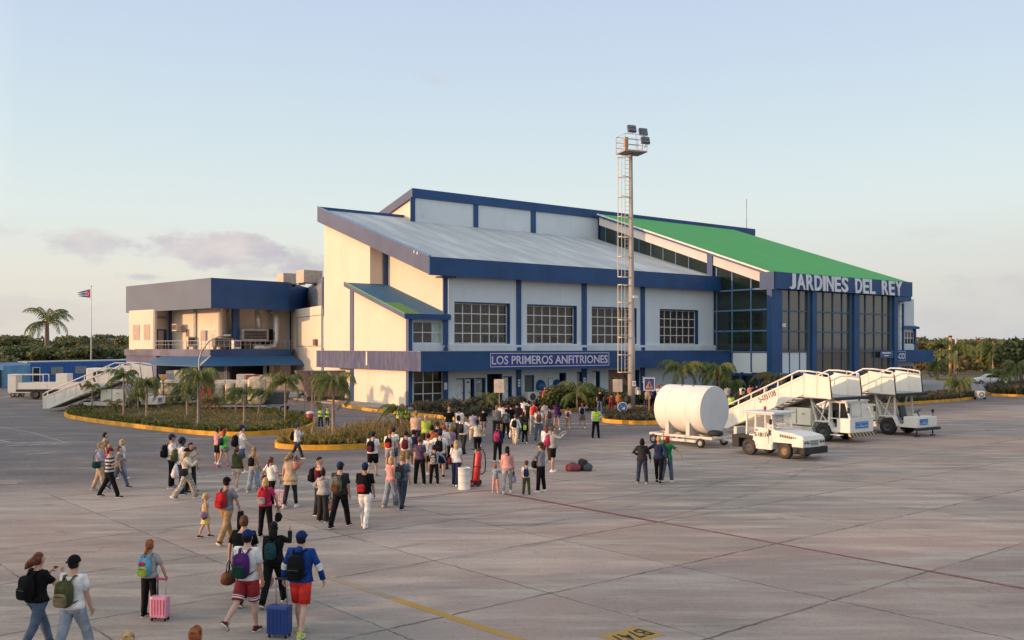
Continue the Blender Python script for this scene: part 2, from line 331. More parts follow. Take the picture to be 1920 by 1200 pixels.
    # hairline cracks and old tyre sweeps
    vo = N(t, 'ShaderNodeTexVoronoi', feature='DISTANCE_TO_EDGE'); vo.inputs['Scale'].default_value = .42; wv = N(t, 'ShaderNodeVectorMath', operation='ADD'); nv = N(t, 'ShaderNodeTexNoise'); nv.inputs['Scale'].default_value = 1.2; nv.inputs['Detail'].default_value = 7; L(t, P, nv.inputs['Vector']); L(t, P, wv.inputs[0]); L(t, nv.outputs['Color'], wv.inputs[1]); L(t, wv.outputs[0], vo.inputs['Vector'])
    crk = mth(t, 'MULTIPLY', ramp(t, vo.outputs['Distance'], [(0.0, 1.0), (0.012, 0.0)]), ramp(t, noi(.16, 3), [(.53, 0.0), (.64, .40)])); c = mixc(t, crk, c, (.12, .105, .10))
    for cx_, cy_, rr_ in ((-30, 60, 46.0), (-30, 60, 47.9), (44, 78, 52.0), (44, 78, 53.8), (10, -40, 66.5), (10, -40, 68.4)):
        dx_ = mth(t, 'SUBTRACT', X, cx_); dy_ = mth(t, 'SUBTRACT', Y, cy_); rad = mth(t, 'SQRT', mth(t, 'ADD', mth(t, 'MULTIPLY', dx_, dx_), mth(t, 'MULTIPLY', dy_, dy_)))
        tw_ = mth(t, 'SUBTRACT', 1.0, mth(t, 'DIVIDE', mth(t, 'ABSOLUTE', mth(t, 'SUBTRACT', rad, rr_)), .16), clamp=True); c = mixc(t, mth(t, 'MULTIPLY', mth(t, 'MULTIPLY', tw_, ramp(t, noi(.6, 4), [(.42, 0.0), (.62, 1.0)])), .5), c, (.11, .10, .098))
    L(t, c, b.inputs['Base Color'])
    bp = N(t, 'ShaderNodeBump'); bp.inputs['Strength'].default_value = 0.35; bp.inputs['Distance'].default_value = 0.012
    L(t, mth(t, 'ADD', noi(9, 7, 0.7), mth(t, 'MULTIPLY', noi(45, 3, 0.6), 0.4)), bp.inputs['Height']); L(t, bp.outputs[0], b.inputs['Normal'])
    return m
g = MB(); g.add([(-3000, -600, 0), (3000, -600, 0), (3000, 5000, 0), (-3000, 5000, 0)], [(0, 1, 2, 3)])
tag(g.build('apron_ground', ground_material()), kind='structure')

def strip(name, pts, w, m, z=0.004, dash=None, wob=0.0):
    mb = MB(); pts = [Vector((p[0], p[1], 0)) for p in pts]
    for a, b in zip(pts[:-1], pts[1:]):
        d = (b - a); ln = d.length; d.normalize(); n = Vector((-d.y, d.x, 0)); s = 0
        while s < ln:
            e = min(ln, s + (dash[0] if dash else 2.0))
            p, q = a + d * s, a + d * e; k = w / 2
            mb.add([(p - n*k) + Vector((0,0,z)), (q - n*k) + Vector((0,0,z)), (q + n*k) + Vector((0,0,z)), (p + n*k) + Vector((0,0,z))], [(0,1,2,3)])
            s = e + (dash[1] if dash else 0.0)
    return tag(mb.build(name, m), kind='structure')
def worn(name, c, thr=(0.40, 0.62), sc=5.0, base=(0.25, 0.235, 0.22)):
    m = bpy.data.materials.new(name); m.use_nodes = True; t = m.node_tree; b = t.nodes['Principled BSDF']; b.inputs['Roughness'].default_value = 0.8
    tcn = N(t, 'ShaderNodeTexCoord'); nz = N(t, 'ShaderNodeTexNoise'); nz.inputs['Scale'].default_value = sc; nz.inputs['Detail'].default_value = 8; nz.inputs['Roughness'].default_value = 0.7
    L(t, tcn.outputs['Object'], nz.inputs['Vector']); L(t, ramp(t, nz.outputs[0], [(thr[0], c), (thr[1], base)]), b.inputs['Base Color']); return m
REDP = worn('worn_red_line_paint', (0.21, 0.045, 0.05), (0.5, 0.75)); YELP = worn('worn_yellow_line_paint', (0.40, 0.23, 0.035), (0.52, 0.72)); YELW = worn('faded_yellow_line_paint', (0.36, 0.24, 0.09), (0.38, 0.6))
WHTP = worn('worn_white_line_paint', (0.46, 0.43, 0.41), (0.46, 0.64), base=(0.16, 0.155, 0.155))
strip('red_ground_marking', [G(938, 924), G(1456, 1019), G(1920, 1104), G(2100, 1137)], 0.11, REDP)
strip('red_ground_marking', [G(640, 948), G(760, 934), G(880, 922), G(935, 919)], 0.10, REDP)
strip('red_ground_marking', [G(1230, 979), G(940, 925)], 0.10, REDP, z=0.006)
strip('yellow_ground_marking', [G(740, 1123), G(1000, 1208), G(1300, 1306)], 0.20, YELP)
strip('yellow_ground_marking', [G(560, 1065), G(738, 1122)], 0.20, YELW)
for pts in ([(0, 906), (32, 906)], [(10, 836.5), (42, 834.5)], [(54, 835), (86, 832.5)], [(97, 832), (130, 829.5)], [(0, 801), (60, 811), (122, 829)], [(0, 826), (19, 828.5)], [(0, 829.5), (19, 828.5)], [(50, 852), (105, 847)], [(370, 895), (480, 884)],
            [(0, 747), (24, 742)], [(632, 796), (650, 794)], [(660, 794), (680, 792)], [(686, 792), (710, 789.5)], [(560, 779), (638, 789)],
            [(560, 812), (700, 801)], [(900, 787), (925, 785.5)], [(1042, 790), (1170, 798)], [(1042, 793.5), (1165, 797)], [(1045, 786.5), (1115, 790)], [(1044, 799), (1110, 800)], [(1770, 744), (1812, 741)]):
    strip('white_ground_marking', [G(*p) for p in pts], 0.07 if len(pts) > 2 else 0.15, WHTP)
# yellow B747 stand marker
c0, c1, c3 = G(1192, 1174.5), G(1246, 1190), G(1120, 1193.5); c2 = c1 + c3 - c0
xa = (c3 - c0).normalized(); ya = Vector((-xa.y, xa.x, 0)); ya = -ya if ya.dot(c1 - c0) > 0 else ya
mb = MB(); mb.add([p + Vector((0, 0, .004)) for p in (c0, c3, c2, c1)], [(0, 1, 2, 3)])
tag(mb.build('stand_marker_paint', YELP), kind='structure')
xt = (c3 - c0).normalized(); yt = (c1 - c0).normalized(); w_ = (c3 - c0).length; h_ = (c1 - c0).length
Mt = Matrix(((xt.x, yt.x, 0, c0.x), (xt.y, yt.y, 0, c0.y), (0, 0, 1, 0.010), (0, 0, 0, 1)))
Mt = Mt @ Matrix.Translation((w_ * 0.10, h_ * 0.22, 0))
tx = put_text('stand_marker_lettering', 'B747', h_ * 0.60, 0.002, mat('black_line_paint', (0.03, 0.03, 0.03), 0.8), None, Mt, bold=0.006, width=w_ * 0.82)
tag(tx, kind='structure')

# ================= terminal =================
D1 = Vector((0.808, 0.589, 0)).normalized(); D2 = Vector((-D1.y, D1.x, 0)); O = Vector((-8.5, 74.25, 0)); TH = math.atan2(D1.y, D1.x)
def U(px, v=0.0):      # u where the sight line through column px meets the facade plane at depth v
    k = (px - CX) / F; a = O + D2 * v
    return (k * a.y - a.x) / (D1.x - k * D1.y)
def V(px, u):
    k = (px - CX) / F; a = O + D1 * u
    return (k * a.y - a.x) / (D2.x - k * D2.y)
def ZZ(px, py, u, v):
    p = O + D1 * u + D2 * v; return CAMZ - (py - HY) * p.y / F
T = thing('terminal_building', 'long cream and blue airport terminal with grey sheet roof and green hall roof', 'airport terminal', O, TH)
def corrugated(name, c, c2, tint, sc=5.2):
    return wavemat(name, c, c2, sc, 'X', 0.62, 0.9, 0.25, noisec=(tint, 1.3, (0.5, 0.10, 0.10)))
ROOFG = corrugated('weathered_grey_roof_sheet', (0.34, 0.375, 0.38), (0.50, 0.53, 0.52), (0.66, 0.68, 0.66))
ROOFB = wavemat('blue_roof_sheet', (0.015, 0.12, 0.24), (0.03, 0.17, 0.31), 6.0, 'X', 0.7, 0.9, 0.25, noisec=(0.05, 0.16, 0.24) and ((0.05, 0.17, 0.27), 1.0, (1, .3, .3)))
ROOFN = wavemat('green_roof_sheet', (0.022, 0.29, 0.028), (0.050, 0.43, 0.055), 1.1, 'X', .6, .5, .35, noisec=((0.07, 0.36, 0.08), .5, (1, .25, .25)))
GREENS = wavemat('green_patch_sheet', (0.03, 0.17, 0.045), (0.08, 0.33, 0.08), 6.0, 'X', 0.5, 0.6, 0.3)

def wall_open(mb, a0, a1, z0, z1, d0, d1, ops, axis='u', mi=0):
    """wall slab with rectangular openings; a = along, d = depth range"""
    ops = sorted(ops); x = a0
    def bx(p0, p1, q0, q1):
        if p1 - p0 < 1e-4 or q1 - q0 < 1e-4: return
        if axis == 'u': mb.box(p0, p1, d0, d1, q0, q1, mi)
        else: mb.box(d0, d1, p0, p1, q0, q1, mi)
    for (o0, o1, b, tp) in ops:
        bx(x, o0, z0, z1); bx(o0, o1, z0, b); bx(o0, o1, tp, z1); x = o1
    bx(x, a1, z0, z1)
def window(u0, u1, z0, z1, v, cols, rows, fm, gm, parent, bar=0.07, jamb=None, name='window', axis='u', light=None):
    """frame mesh with mullions as the part, pane as its sub-part"""
    f = MB()
    def bx(a0, a1, b0, b1, d0, d1, mi=0):
        if axis == 'u': f.box(a0, a1, v + b0, v + b1, d0, d1, mi)
        else: f.box(v + b0, v + b1, a0, a1, d0, d1, mi)
    bx(u0, u1, -.03, .05, z0, z0 + bar); bx(u0, u1, -.03, .05, z1 - bar, z1)
    for i in range(cols + 1):
        x = u0 + (u1 - u0 - bar) * i / cols; bx(x, x + bar, -.035, .052, z0 + bar, z1 - bar)
    for j in range(1, rows):
        z = z0 + (z1 - z0 - bar) * j / rows
        for i in range(cols):
            x = u0 + (u1 - u0 - bar) * i / cols + bar; x2 = u0 + (u1 - u0 - bar) * (i + 1) / cols; bx(x, x2, -.032, .05, z, z + bar)
    fo = f.build(name, fm, parent)
    p = MB()
    if axis == 'u': p.box(u0 + .01, u1 - .01, v + .0, v + .02, z0 + .01, z1 - .01)
    else: p.box(v, v + .02, u0 + .01, u1 - .01, z0 + .01, z1 - .01)
    p.build('pane', gm, fo)
    return fo
UM, UH, VH = 3.8, 37.3, -7.6
SL = 0.3086; ZT0, ZB0 = 12.62, 11.1
def zt(v): return ZT0 + SL * (v + 1.0)
def zb(v): return ZB0 + SL * (v + 1.0)
# upper front wall with four big windows
wins = [(852, 957), (988, 1082), (1109.5, 1194), (1237, 1309.5)]
ops = [(U(a), U(b), 5.40, 9.02) for a, b in wins]
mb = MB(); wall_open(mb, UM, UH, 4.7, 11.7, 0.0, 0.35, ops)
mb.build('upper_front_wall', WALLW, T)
for (a, b, z0, z1) in ops:
    window(a + .12, b - .12, z0 + .02, z1 - .1, 0.42, 6, 4, WHITE, SMOKED, T, bar=0.075)
    j = MB(); j.box(b - .11, b, 0.03, .75, z0, z1); j.box(a, b - .11, .03, .75, z1 - .08, z1); j.box(a, a + .11, .40, .75, z0, z1 - .08); j.build('window_reveal', [BLUE], T)
room = MB(); room.box(UM + .3, UH, 5.0, 5.1, 4.7, 9.8); room.box(UM + .3, UH, .36, 5.0, 9.7, 9.8); room.box(UM + .3, UH, .36, 5.0, 4.6, 4.72); room.build('upper_room', mat('tan_room_wall', (.74, .62, .48), .8, var=.2, scale=.5), T)
sil = MB(); rs = random.Random(4)
for k in range(26):
    x = UM + 1 + k * 1.25; hgt = rs.uniform(.6, 1.5); sil.bbox(x, x + rs.uniform(.5, .9), 1.2, 1.8, 4.73, 4.73 + hgt, .08)
sil.build('waiting_room_seats', DARK, T)
LAMPM = mat('ceiling_lamp_glow', (1.0, .95, .85), emit=1.5)
for x in (8.5, 15.2, 22.6): lm = MB(); lm.box(x, x + 1.3, 1.4, 1.6, 9.55, 9.62); lm.build('ceiling_lamp', LAMPM, T)
# lights glimpsed behind the panes are left out; ledge below the windows
l = MB(); l.box(UM - .05, UH, -.32, 0.0, 4.75, 5.30); l.build('white_ledge', WHITE if False else mat('pale_ledge_paint', (0.62, 0.66, 0.66), .8, var=.08, scale=.8), T)
# blue columns
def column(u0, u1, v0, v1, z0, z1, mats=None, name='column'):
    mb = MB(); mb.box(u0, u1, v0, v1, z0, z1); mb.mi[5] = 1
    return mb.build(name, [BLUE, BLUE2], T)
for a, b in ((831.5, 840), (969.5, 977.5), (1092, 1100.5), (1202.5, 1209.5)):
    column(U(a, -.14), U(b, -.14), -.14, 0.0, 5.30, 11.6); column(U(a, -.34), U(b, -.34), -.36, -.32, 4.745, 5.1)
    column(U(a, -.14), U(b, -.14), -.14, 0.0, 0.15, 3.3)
    s = MB(); u0, u1 = U(a, -.14), U(b, -.14)
    if a > 900:
        s.box(u0 + .1, u1 - .12, -.16, -.14, 2.02, 2.2); s.box(u0 + .1, u1 - .12, -.16, -.14, 1.55, 1.72); s.box(u0 + .1, u1 - .12, -.16, -.14, 1.78, 1.96)
    else: s.box(u0 + .06, u1 - .1, -.16, -.14, 1.5, 2.1)
    s.build('column_notice', WHITEL, T)
# canopy band
band = MB(); pb = [(-.3, -2.4), (UH, -2.4), (UH, 0), (0, 0), (0, 11), (2.0, 11), (2.0, 18.0), (-.3, 18.0)]
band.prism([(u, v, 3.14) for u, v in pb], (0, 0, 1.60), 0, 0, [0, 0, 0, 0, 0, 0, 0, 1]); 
bandmat = wavemat('stained_sunlit_blue_paint', (0.05, 0.065, 0.155), (0.06, 0.075, 0.165), .4, 'Y', .75, 1.0, noisec=((0.15, 0.14, 0.20), 2.2, (1, 1.5, .30)))  # side face of the blue band: stains, with warm sunlight painted into the lilac
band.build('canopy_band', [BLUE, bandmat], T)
cr = MB(); cr.box(-.34, UH, -2.44, -2.30, 4.743, 4.79); cr.box(-.34, -.22, -2.30, 18.0, 4.743, 4.79); cr.build('canopy_coping', mat('weathered_coping', (.20, .22, .30), .8, var=.2), T)
sl = MB(); sl.box(-.33, -.31, 7.0, 7.25, 3.5, 4.7); sl.build('downpipe_stub', WHITE, T)
# ground floor front
doorspec = [(855, 871, 711, WHITE), (873, 885, 711, WHITE), (892, 906, 711, GREYM), (946, 957, 709, WHITE), (984, 1001, 709, mat('dull_green_door', (.10, .13, .10), .5)), (1083, 1092, 706, GREYM), (1112, 1121, 706, WHITE)]
ops2 = [(U(855) , U(871.5), .16, 2.42), (U(872.5), U(890), .16, 2.42), (U(891.5), U(910.5), .16, 2.42), (U(913.5), U(942), .16, 2.75), (U(944), U(960), .16, 2.5), (U(984), U(1001.5), .16, 2.55), (U(1049), U(1061.5), .16, 2.72), (U(1082), U(1092), .16, 2.75), (U(1111), U(1125), .16, 2.8), (U(1141), U(1186), .16, 2.85), (U(1188.5), U(1199), .16, 2.85)]
mb = MB(); wall_open(mb, UM, UH, .15, 3.3, 0.02, 0.32, ops2); mb.build('lower_front_wall', WALLW, T)
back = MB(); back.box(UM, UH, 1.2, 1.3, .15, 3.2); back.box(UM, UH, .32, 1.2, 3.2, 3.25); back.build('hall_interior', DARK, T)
for i, (a, b, z0, z1) in enumerate(ops2):
    j = MB(); j.box(b - .12, b, .0, .5, z0, z1); j.box(a, b - .12, .0, .5, z1 - .08, z1); j.build('door_frame', BLUE, T)
    if i in (0, 1, 2, 4, 5, 7, 8):
        dm = {0: WHITE, 1: WHITE, 2: GREYM, 4: WHITE, 5: mat('dull_green_door', (.10, .13, .10), .5), 7: GREYM, 8: WHITE}[i]
        w = (b - a) * {0: .92, 1: .62, 2: .72, 4: .62, 5: .9, 7: .6, 8: .55}[i]
        d = MB(); d.bbox(a + .03, a + w, .10, .16, z0, z1 - .1, .01); d.box(a + w*.2, a + w * .8, .085, .10, z0 + .25, z0 + 1.0) ; do = d.build('door', dm, T)
        h = MB(); h.box(a + w - .14, a + w - .1, .03, .095, 1.05, 1.25); h.build('handle', GREYM, do)
        if i in (1, 2, 4): n_ = MB(); n_.box(a + w*.3, a + w*.75, .075, .084, 2.0, 2.12); n_.build('door_plate', BLACK if i == 1 else WHITEL, do)
    if i == 9:   # painted mural panel: hill, flowers, flying birds
        p = MB(); p.box(a, b, .2, .26, z0, z1); po = p.build('mural_panel', mat('mural_terracotta', (.34, .20, .16), .8, var=.15, scale=1.2), T)
        q = MB(); q.ell((a + 1.0, .21, 1.85), (.42, .02, .5), mi=0); q.build('mural_blossom', mat('mural_ochre', (.42, .36, .16), .8), po)
        q = MB(); q.ell((a + (b-a)*.65, .21, .9), ((b-a)*.33, .02, .62)); q.build('mural_hill', mat('mural_green', (.09, .10, .06), .8), po)
        for bx_, bz in ((a + .85, 2.0), (a + (b-a)*.74, 2.3), (a + (b-a)*.78, 2.1)):
            q = MB(); q.bar((bx_, .18, bz), (bx_ + .30, .18, bz + .25), .02, .05); q.bar((bx_, .18, bz), (bx_ - .32, .18, bz + .16), .02, .05); q.bar((bx_ - .1, .18, bz + .06), (bx_ + .1, .18, bz - .28), .02, .06); q.build('mural_bird', BLACK, po)
# end walls of the main block (cream, sunlit)
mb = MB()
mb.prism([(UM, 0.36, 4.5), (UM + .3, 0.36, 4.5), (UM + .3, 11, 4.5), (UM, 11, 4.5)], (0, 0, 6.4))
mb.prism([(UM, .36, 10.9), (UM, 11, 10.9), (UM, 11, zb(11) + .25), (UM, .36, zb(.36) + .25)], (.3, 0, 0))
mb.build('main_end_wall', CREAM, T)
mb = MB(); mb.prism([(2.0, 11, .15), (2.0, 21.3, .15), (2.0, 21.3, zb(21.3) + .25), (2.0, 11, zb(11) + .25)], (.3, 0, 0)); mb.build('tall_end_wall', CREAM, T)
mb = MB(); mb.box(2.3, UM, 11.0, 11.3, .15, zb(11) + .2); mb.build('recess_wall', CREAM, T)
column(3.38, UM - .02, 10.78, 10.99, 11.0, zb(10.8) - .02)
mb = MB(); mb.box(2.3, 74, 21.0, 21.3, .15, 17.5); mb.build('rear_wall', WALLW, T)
# roof: fascia boards round a recessed sheet
UF0, UF1, VF0, VF1 = 1.36, 37.6, -1.0, 21.55
def sloped(mb, u0, u1, v0, v1, lo, hi, mi=0):
    mb.add([(u0, v0, lo(v0)), (u1, v0, lo(v0)), (u1, v1, lo(v1)), (u0, v1, lo(v1)), (u0, v0, hi(v0)), (u1, v0, hi(v0)), (u1, v1, hi(v1)), (u0, v1, hi(v1))],
        [(0,3,2,1),(4,5,6,7),(0,1,5,4),(1,2,6,5),(2,3,7,6),(3,0,4,7)], mi)
mb = MB(); sloped(mb, UF0 + .2, UF1, VF0 + .2, VF1 - .2, lambda v: zt(v) - .75, lambda v: zt(v) - .22); mb.build('main_roof_sheet', ROOFG, T)
mb = MB(); mb.box(UF0, UF1, VF0, VF0 + .2, ZB0, ZT0); mb.mi[1] = 0; mb.build('front_fascia', BLUE, T)
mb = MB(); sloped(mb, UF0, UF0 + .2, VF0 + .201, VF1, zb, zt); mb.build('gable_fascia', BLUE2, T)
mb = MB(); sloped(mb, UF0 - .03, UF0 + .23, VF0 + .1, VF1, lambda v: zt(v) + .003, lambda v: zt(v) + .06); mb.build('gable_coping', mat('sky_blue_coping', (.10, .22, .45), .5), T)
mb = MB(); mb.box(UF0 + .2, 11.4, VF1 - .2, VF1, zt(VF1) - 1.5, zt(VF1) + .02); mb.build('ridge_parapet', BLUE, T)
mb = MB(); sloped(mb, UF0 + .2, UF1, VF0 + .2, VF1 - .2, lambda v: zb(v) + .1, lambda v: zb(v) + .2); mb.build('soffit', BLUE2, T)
mb = MB(); mb.box(2.7, UM + .35, -.7, .3, ZB0 - .12, ZB0 + .02); mb.build('fascia_bracket', BLUE2, T)
for vv in (1.0, 1.55):
    mb = MB(); mb.box(UF0 - .012, UF0, vv, vv + .14, zt(vv) - .28, zt(vv) - .05); mb.build('fascia_mark', WHITE, T)
# raised clerestory block
UC0, UC1, VC = 11.45, 68.0, 19.3; ZCR = 22.2
mb = MB(); mb.box(UC0, UC1, VC, VC + .3, 18.0, 21.3); mb.build('clerestory_wall', WALLW, T)
mb = MB(); mb.prism([(UC0, VC + .3, 17), (UC0, VC + 13, 17), (UC0, VC + 13, 18.6), (UC0, VC + .3, 21.35)], (.3, 0, 0)); mb.build('clerestory_end_wall', CREAM, T)
mb = MB()
mb.add([(UC0 - .3, VC - .25, 21.25), (UC1, VC - .25, 21.25), (UC1, VC + 13.4, 18.3), (UC0 - .3, VC + 13.4, 18.3), (UC0 - .3, VC - .25, ZCR), (UC1, VC - .25, ZCR), (UC1, VC + 13.4, 19.2), (UC0 - .3, VC + 13.4, 19.2)],
    [(0,3,2,1)], 1); mb.add(mb.v[:8], [(4,5,6,7)], 2); mb.add(mb.v[:8], [(0,1,5,4),(1,2,6,5),(2,3,7,6)], 0); mb.add(mb.v[:8], [(3,0,4,7)], 1)
mb.build('clerestory_roof', [BLUE, BLUE2, ROOFG], T)
for a, b in ((770, 778.5), (888.5, 897), (996, 1005), (1122, 1130)):
    column(U(a, VC - .12), U(b, VC - .12), VC - .12, VC, 18.2, 21.25)
mb = MB(); mb.tube([(UC0 + 1.0, VC - .2, 19.1), (UC0 + 1.0, VC - .2, 20.6)], .05, 6); mb.build('drainpipe', WHITE, T)
mb = MB(); mb.tube([(67.2, 20, 21.9), (67.2, 20, 26.6)], .05, 6); mb.build('roof_antenna', GREYM, T)
# left bay with lean-to roof
def zl(v): return 7.95 + .285 * v
mb = MB(); wall_open(mb, .25, U(829, .15), .15, 7.8, 0.15, .4, [(U(773, .15), U(827.5, .15), .2, 3.1)]); 
bay = MB(); wall_open(bay, .25, 3.55, 4.7, 7.8, .15, .4, [(.42, 3.32, 5.42, 7.28)]); bay.box(.25, .45, .15, .4, .15, 4.7); bay.box(3.4, 3.6, .15, .4, .15, 4.7); bay.build('bay_front_wall', WALLW, T)
window(.44, 3.30, 5.42, 7.26, .30, 3, 2, WHITE, GLASS, T, bar=.07)
window(.50, 3.38, .2, 3.12, .30, 3, 3, WHITE, GLASS, T, bar=.075)
mb = MB(); mb.box(2.35, 3.22, .286, .297, 5.5, 7.18); mb.build('window_blind', mat('pale_green_blind', (.40, .52, .46), .6), T)
mb = MB(); mb.prism([(0.0, .42, .15), (0.0, 10.3, .15), (0.0, 10.3, zl(10.3) - .25), (0.0, .42, zl(.42) - .25)], (.22, 0, 0)); mb.build('bay_end_wall', CREAM, T)
mb = MB(); mb.box(-.10, .26, -.02, .42, .15, 7.85); mb.mi[5] = 1; mb.build('bay_column', [BLUE, BLUE2], T)
mb = MB(); mb.box(-.08, .20, 10.3, 11.0, .15, 4.7); mb.build('bay_column', [BLUE], T)
mb = MB(); mb.box(-.08, .20, 10.3, 11.0, 4.7, zl(10.3) - .3); mb.build('bay_column', [BLUE2], T)
mb = MB(); sloped(mb, -.6, UM, -.35, 11.0, lambda v: zl(v) - .12, zl); mb.build('lean_to_roof_sheet', ROOFB, T)
mb = MB(); sloped(mb, -.6, .95, -.36, 3.4, lambda v: zl(v) + .006, lambda v: zl(v) + .035); mb.build('green_roof_patch', GREENS, T)
mb = MB(); sloped(mb, -.68, -.6, -.4, 11.05, lambda v: zl(v) - .38, lambda v: zl(v) + .02); mb.build('verge_board', BLUE2, T)
mb = MB(); sloped(mb, -.70, -.58, -.4, 11.05, lambda v: zl(v) + .022, lambda v: zl(v) + .07); mb.build('green_verge_flashing', mat('green_flashing', (.12, .42, .12), .5), T)
mb = MB(); mb.box(-.6, UM, -.42, -.34, zl(-.4) - .42, zl(-.4) + .03); mb.build('eave_board', BLUE, T)
# dark service entrance under the side band
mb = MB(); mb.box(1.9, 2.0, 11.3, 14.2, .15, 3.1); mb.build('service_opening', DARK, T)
# glazed hall
UHE = 60.1; ZHE, SH = 12.64, 0.345
def zh(v): return ZHE + SH * (v - VH)
mb = MB(); mb.add([(37.0, -7.95, ZHE - .45), (62.6, -7.95, ZHE - .45), (62.6, 18.4, zh(18.4) - .35), (37.0, 18.4, zh(18.4) - .35), (37.0, -7.95, ZHE - .05), (62.6, -7.95, ZHE - .05), (62.6, 18.4, zh(18.4)), (37.0, 18.4, zh(18.4))], [(4,5,6,7)], 1)
mb.add(mb.v[:8], [(0,3,2,1),(0,1,5,4),(1,2,6,5),(2,3,7,6),(3,0,4,7)], 0); mb.build('hall_roof', [BLUE, ROOFN], T)
mb = MB(); mb.prism([(36.93, -7.6, zh(-7.6) - .12), (36.93, 18.4, zh(18.4) - .12), (36.93, 18.4, zh(18.4) + .06), (36.93, -7.6, zh(-7.6) + .06)], (.06, 0, 0)); mb.build('white_verge_trim', WHITE, T)
mb = MB(); mb.prism([(37.22, -7.4, zh(-7.4) - 1.35), (37.22, 18.3, zh(18.3) - 1.35), (37.22, 18.3, zh(18.3) - .34), (37.22, -7.4, zh(-7.4) - .34)], (.25, 0, 0)); mb.build('gable_beam', mat('pinkish_white_plaster', (.62, .56, .55), .8, var=.05, scale=.4), T)
# clerestory strip above the grey roof and big side glazing
mb = MB(); mb.prism([(37.34, -7.4, 2.4), (37.34, 0.0, 2.4), (37.34, 18.2, 17.0), (37.34, 18.2, zh(18.2) - 1.3), (37.34, -7.4, zh(-7.4) - 1.3)], (.05, 0, 0)); mb.build('side_glazing', GLASSG, T)
mull = MB()
for px in (1344, 1373, 1408.5):
    vv = V(px, UH); mull.box(37.24, 37.36, vv - .07, vv + .07, 2.35, min(zh(vv) - 1.4, 13.6))
for z in (4.62, 6.78, 8.93, 11.05):
    mull.box(37.25, 37.36, -7.4, 0, z - .08, z + .08)
for i in range(1, 9):
    vv = 1.6 + i * 1.95; mull.box(37.27, 37.36, vv - .05, vv + .05, zt(vv) - .5, zh(vv) - 1.3)
mull.build('mullion', mat('blue_grey_mullion', (.08, .16, .30), .5), T)
mb = MB(); v1 = V(1326, 37.2); mb.box(37.1, 37.5, V(1335.5, 37.1), V(1335.5, 37.1) + .75, 11.5, zh(.2) - .1); mb.build('hall_side_column', BLUE, T)
mb = MB(); mb.box(37.27, 37.36, -7.3, V(1409, UH) - .1, 2.5, 4.5); mb.build('spandrel_panel', WALLW, T)
mb = MB(); mb.box(37.27, 37.36, V(1409, UH) + .1, V(1373, UH) - .1, 2.5, 4.5); mb.build('spandrel_panel', WALLW, T)
mb = MB(); mb.box(37.22, 37.5, -7.4, -2.4, 2.15, 2.45); mb.build('lintel', BLUE, T)
# hall front
cols = [(1447, 1467), (1523.5, 1532), (1602, 1612), (1677, 1684)]
cu_ = [(U(a, VH - .25), U(b, VH - .25)) for a, b in cols]
for i, (a, b) in enumerate(cu_):
    mb = MB(); mb.box(a, b, VH - .25, VH + .35 if i else VH + .35, .15, 11.02); mb.mi[5] = 0; mb.build('hall_column', [BLUE], T)
mb = MB(); mb.box(36.95, 62.3, VH - .55, VH - .2, 10.98, ZHE + .02); mb.build('hall_fascia', BLUE, T)
mb = MB(); mb.box(36.95, 62.3, VH - .2, VH + .5, 10.98, 11.2); mb.build('hall_soffit', BLUE, T)
mb = MB(); mb.box(36.9, 37.3, VH - .55, VH + 1.2, 10.9, ZHE + .04); mb.build('hall_fascia_return', BLUE, T)
for i in range(3):
    a, b = cu_[i][1], cu_[i + 1][0]; n = 3 if i == 0 else 4
    gz0 = 4.62 if i == 0 else 2.45
    p = MB(); p.box(a, b, VH + .20, VH + .23, gz0, 11.0); po = p.build('front_glazing', GLASSH, T)
    f = MB()
    for k in range(1, n + (0)):
        x = a + (b - a) * k / n; f.box(x - .06, x + .06, VH + .1, VH + .20, 2.4, 11.0)
    f.box(b - .45, b, VH + .0, VH + .19, 2.4, 11.0) ; 
    for z in (4.62, 6.72, 8.82): f.box(a, b - .45, VH + .08, VH + .19, z - .07, z + .07)
    f.box(a, b, VH + .02, VH + .25, 2.2, 2.42); f.build('front_mullions', mat('dark_teal_mullion', (.05, .10, .16), .5), po)
    if i == 0:
        for k in range(3):
            x0 = a + (b - a) * k / 3 + .08; x1 = a + (b - a) * (k + 1) / 3 - .08 - (.4 if k == 2 else 0); q = MB(); q.box(x0, x1, VH + .15, VH + .22, 2.45, 4.5); q.build('spandrel_panel', WALLW, T)
# low entrance glazing in the dark
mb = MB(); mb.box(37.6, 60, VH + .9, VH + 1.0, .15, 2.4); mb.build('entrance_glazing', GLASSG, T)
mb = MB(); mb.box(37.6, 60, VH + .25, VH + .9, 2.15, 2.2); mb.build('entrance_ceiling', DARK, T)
mb = MB(); mb.box(37.6, 37.7, -7.0, -.1, .15, 2.3); mb.build('side_entrance_glazing', GLASSG, T)
for px in (1390, 1425): 
    vv = V(px, UH); mb = MB(); mb.box(37.15, 37.5, vv - .15, vv + .15, .15, 2.3); mb.build('entrance_post', BLUE, T)
mb = MB(); vv = V(1383, UH); mb.box(37.1, 37.2, vv - .5, vv + .3, 2.42, 2.52); vv = V(1401, UH); mb.box(37.1, 37.2, vv - .7, vv + .3, 2.42, 2.52); mb.build('strip_lamp', WHITEL, T)
mb = MB()
for k in range(3): mb.box(cu_[0][0] + 1.3, cu_[0][0] + 1.55, VH - .27, VH - .25, 1.5 + .35 * k, 1.75 + .35 * k)
for k in range(3): mb.box(cu_[0][0] - .02, cu_[0][0], VH - .1, VH + .15, 1.5 + .3 * k, 1.7 + .3 * k)
mb.build('column_notice', WHITEL, T)
mb = MB(); mb.box(cu_[0][1] - .1, cu_[0][1] + .25, VH - .5, VH - .26, 7.15, 7.5); mb.build('security_camera', WHITE, T)
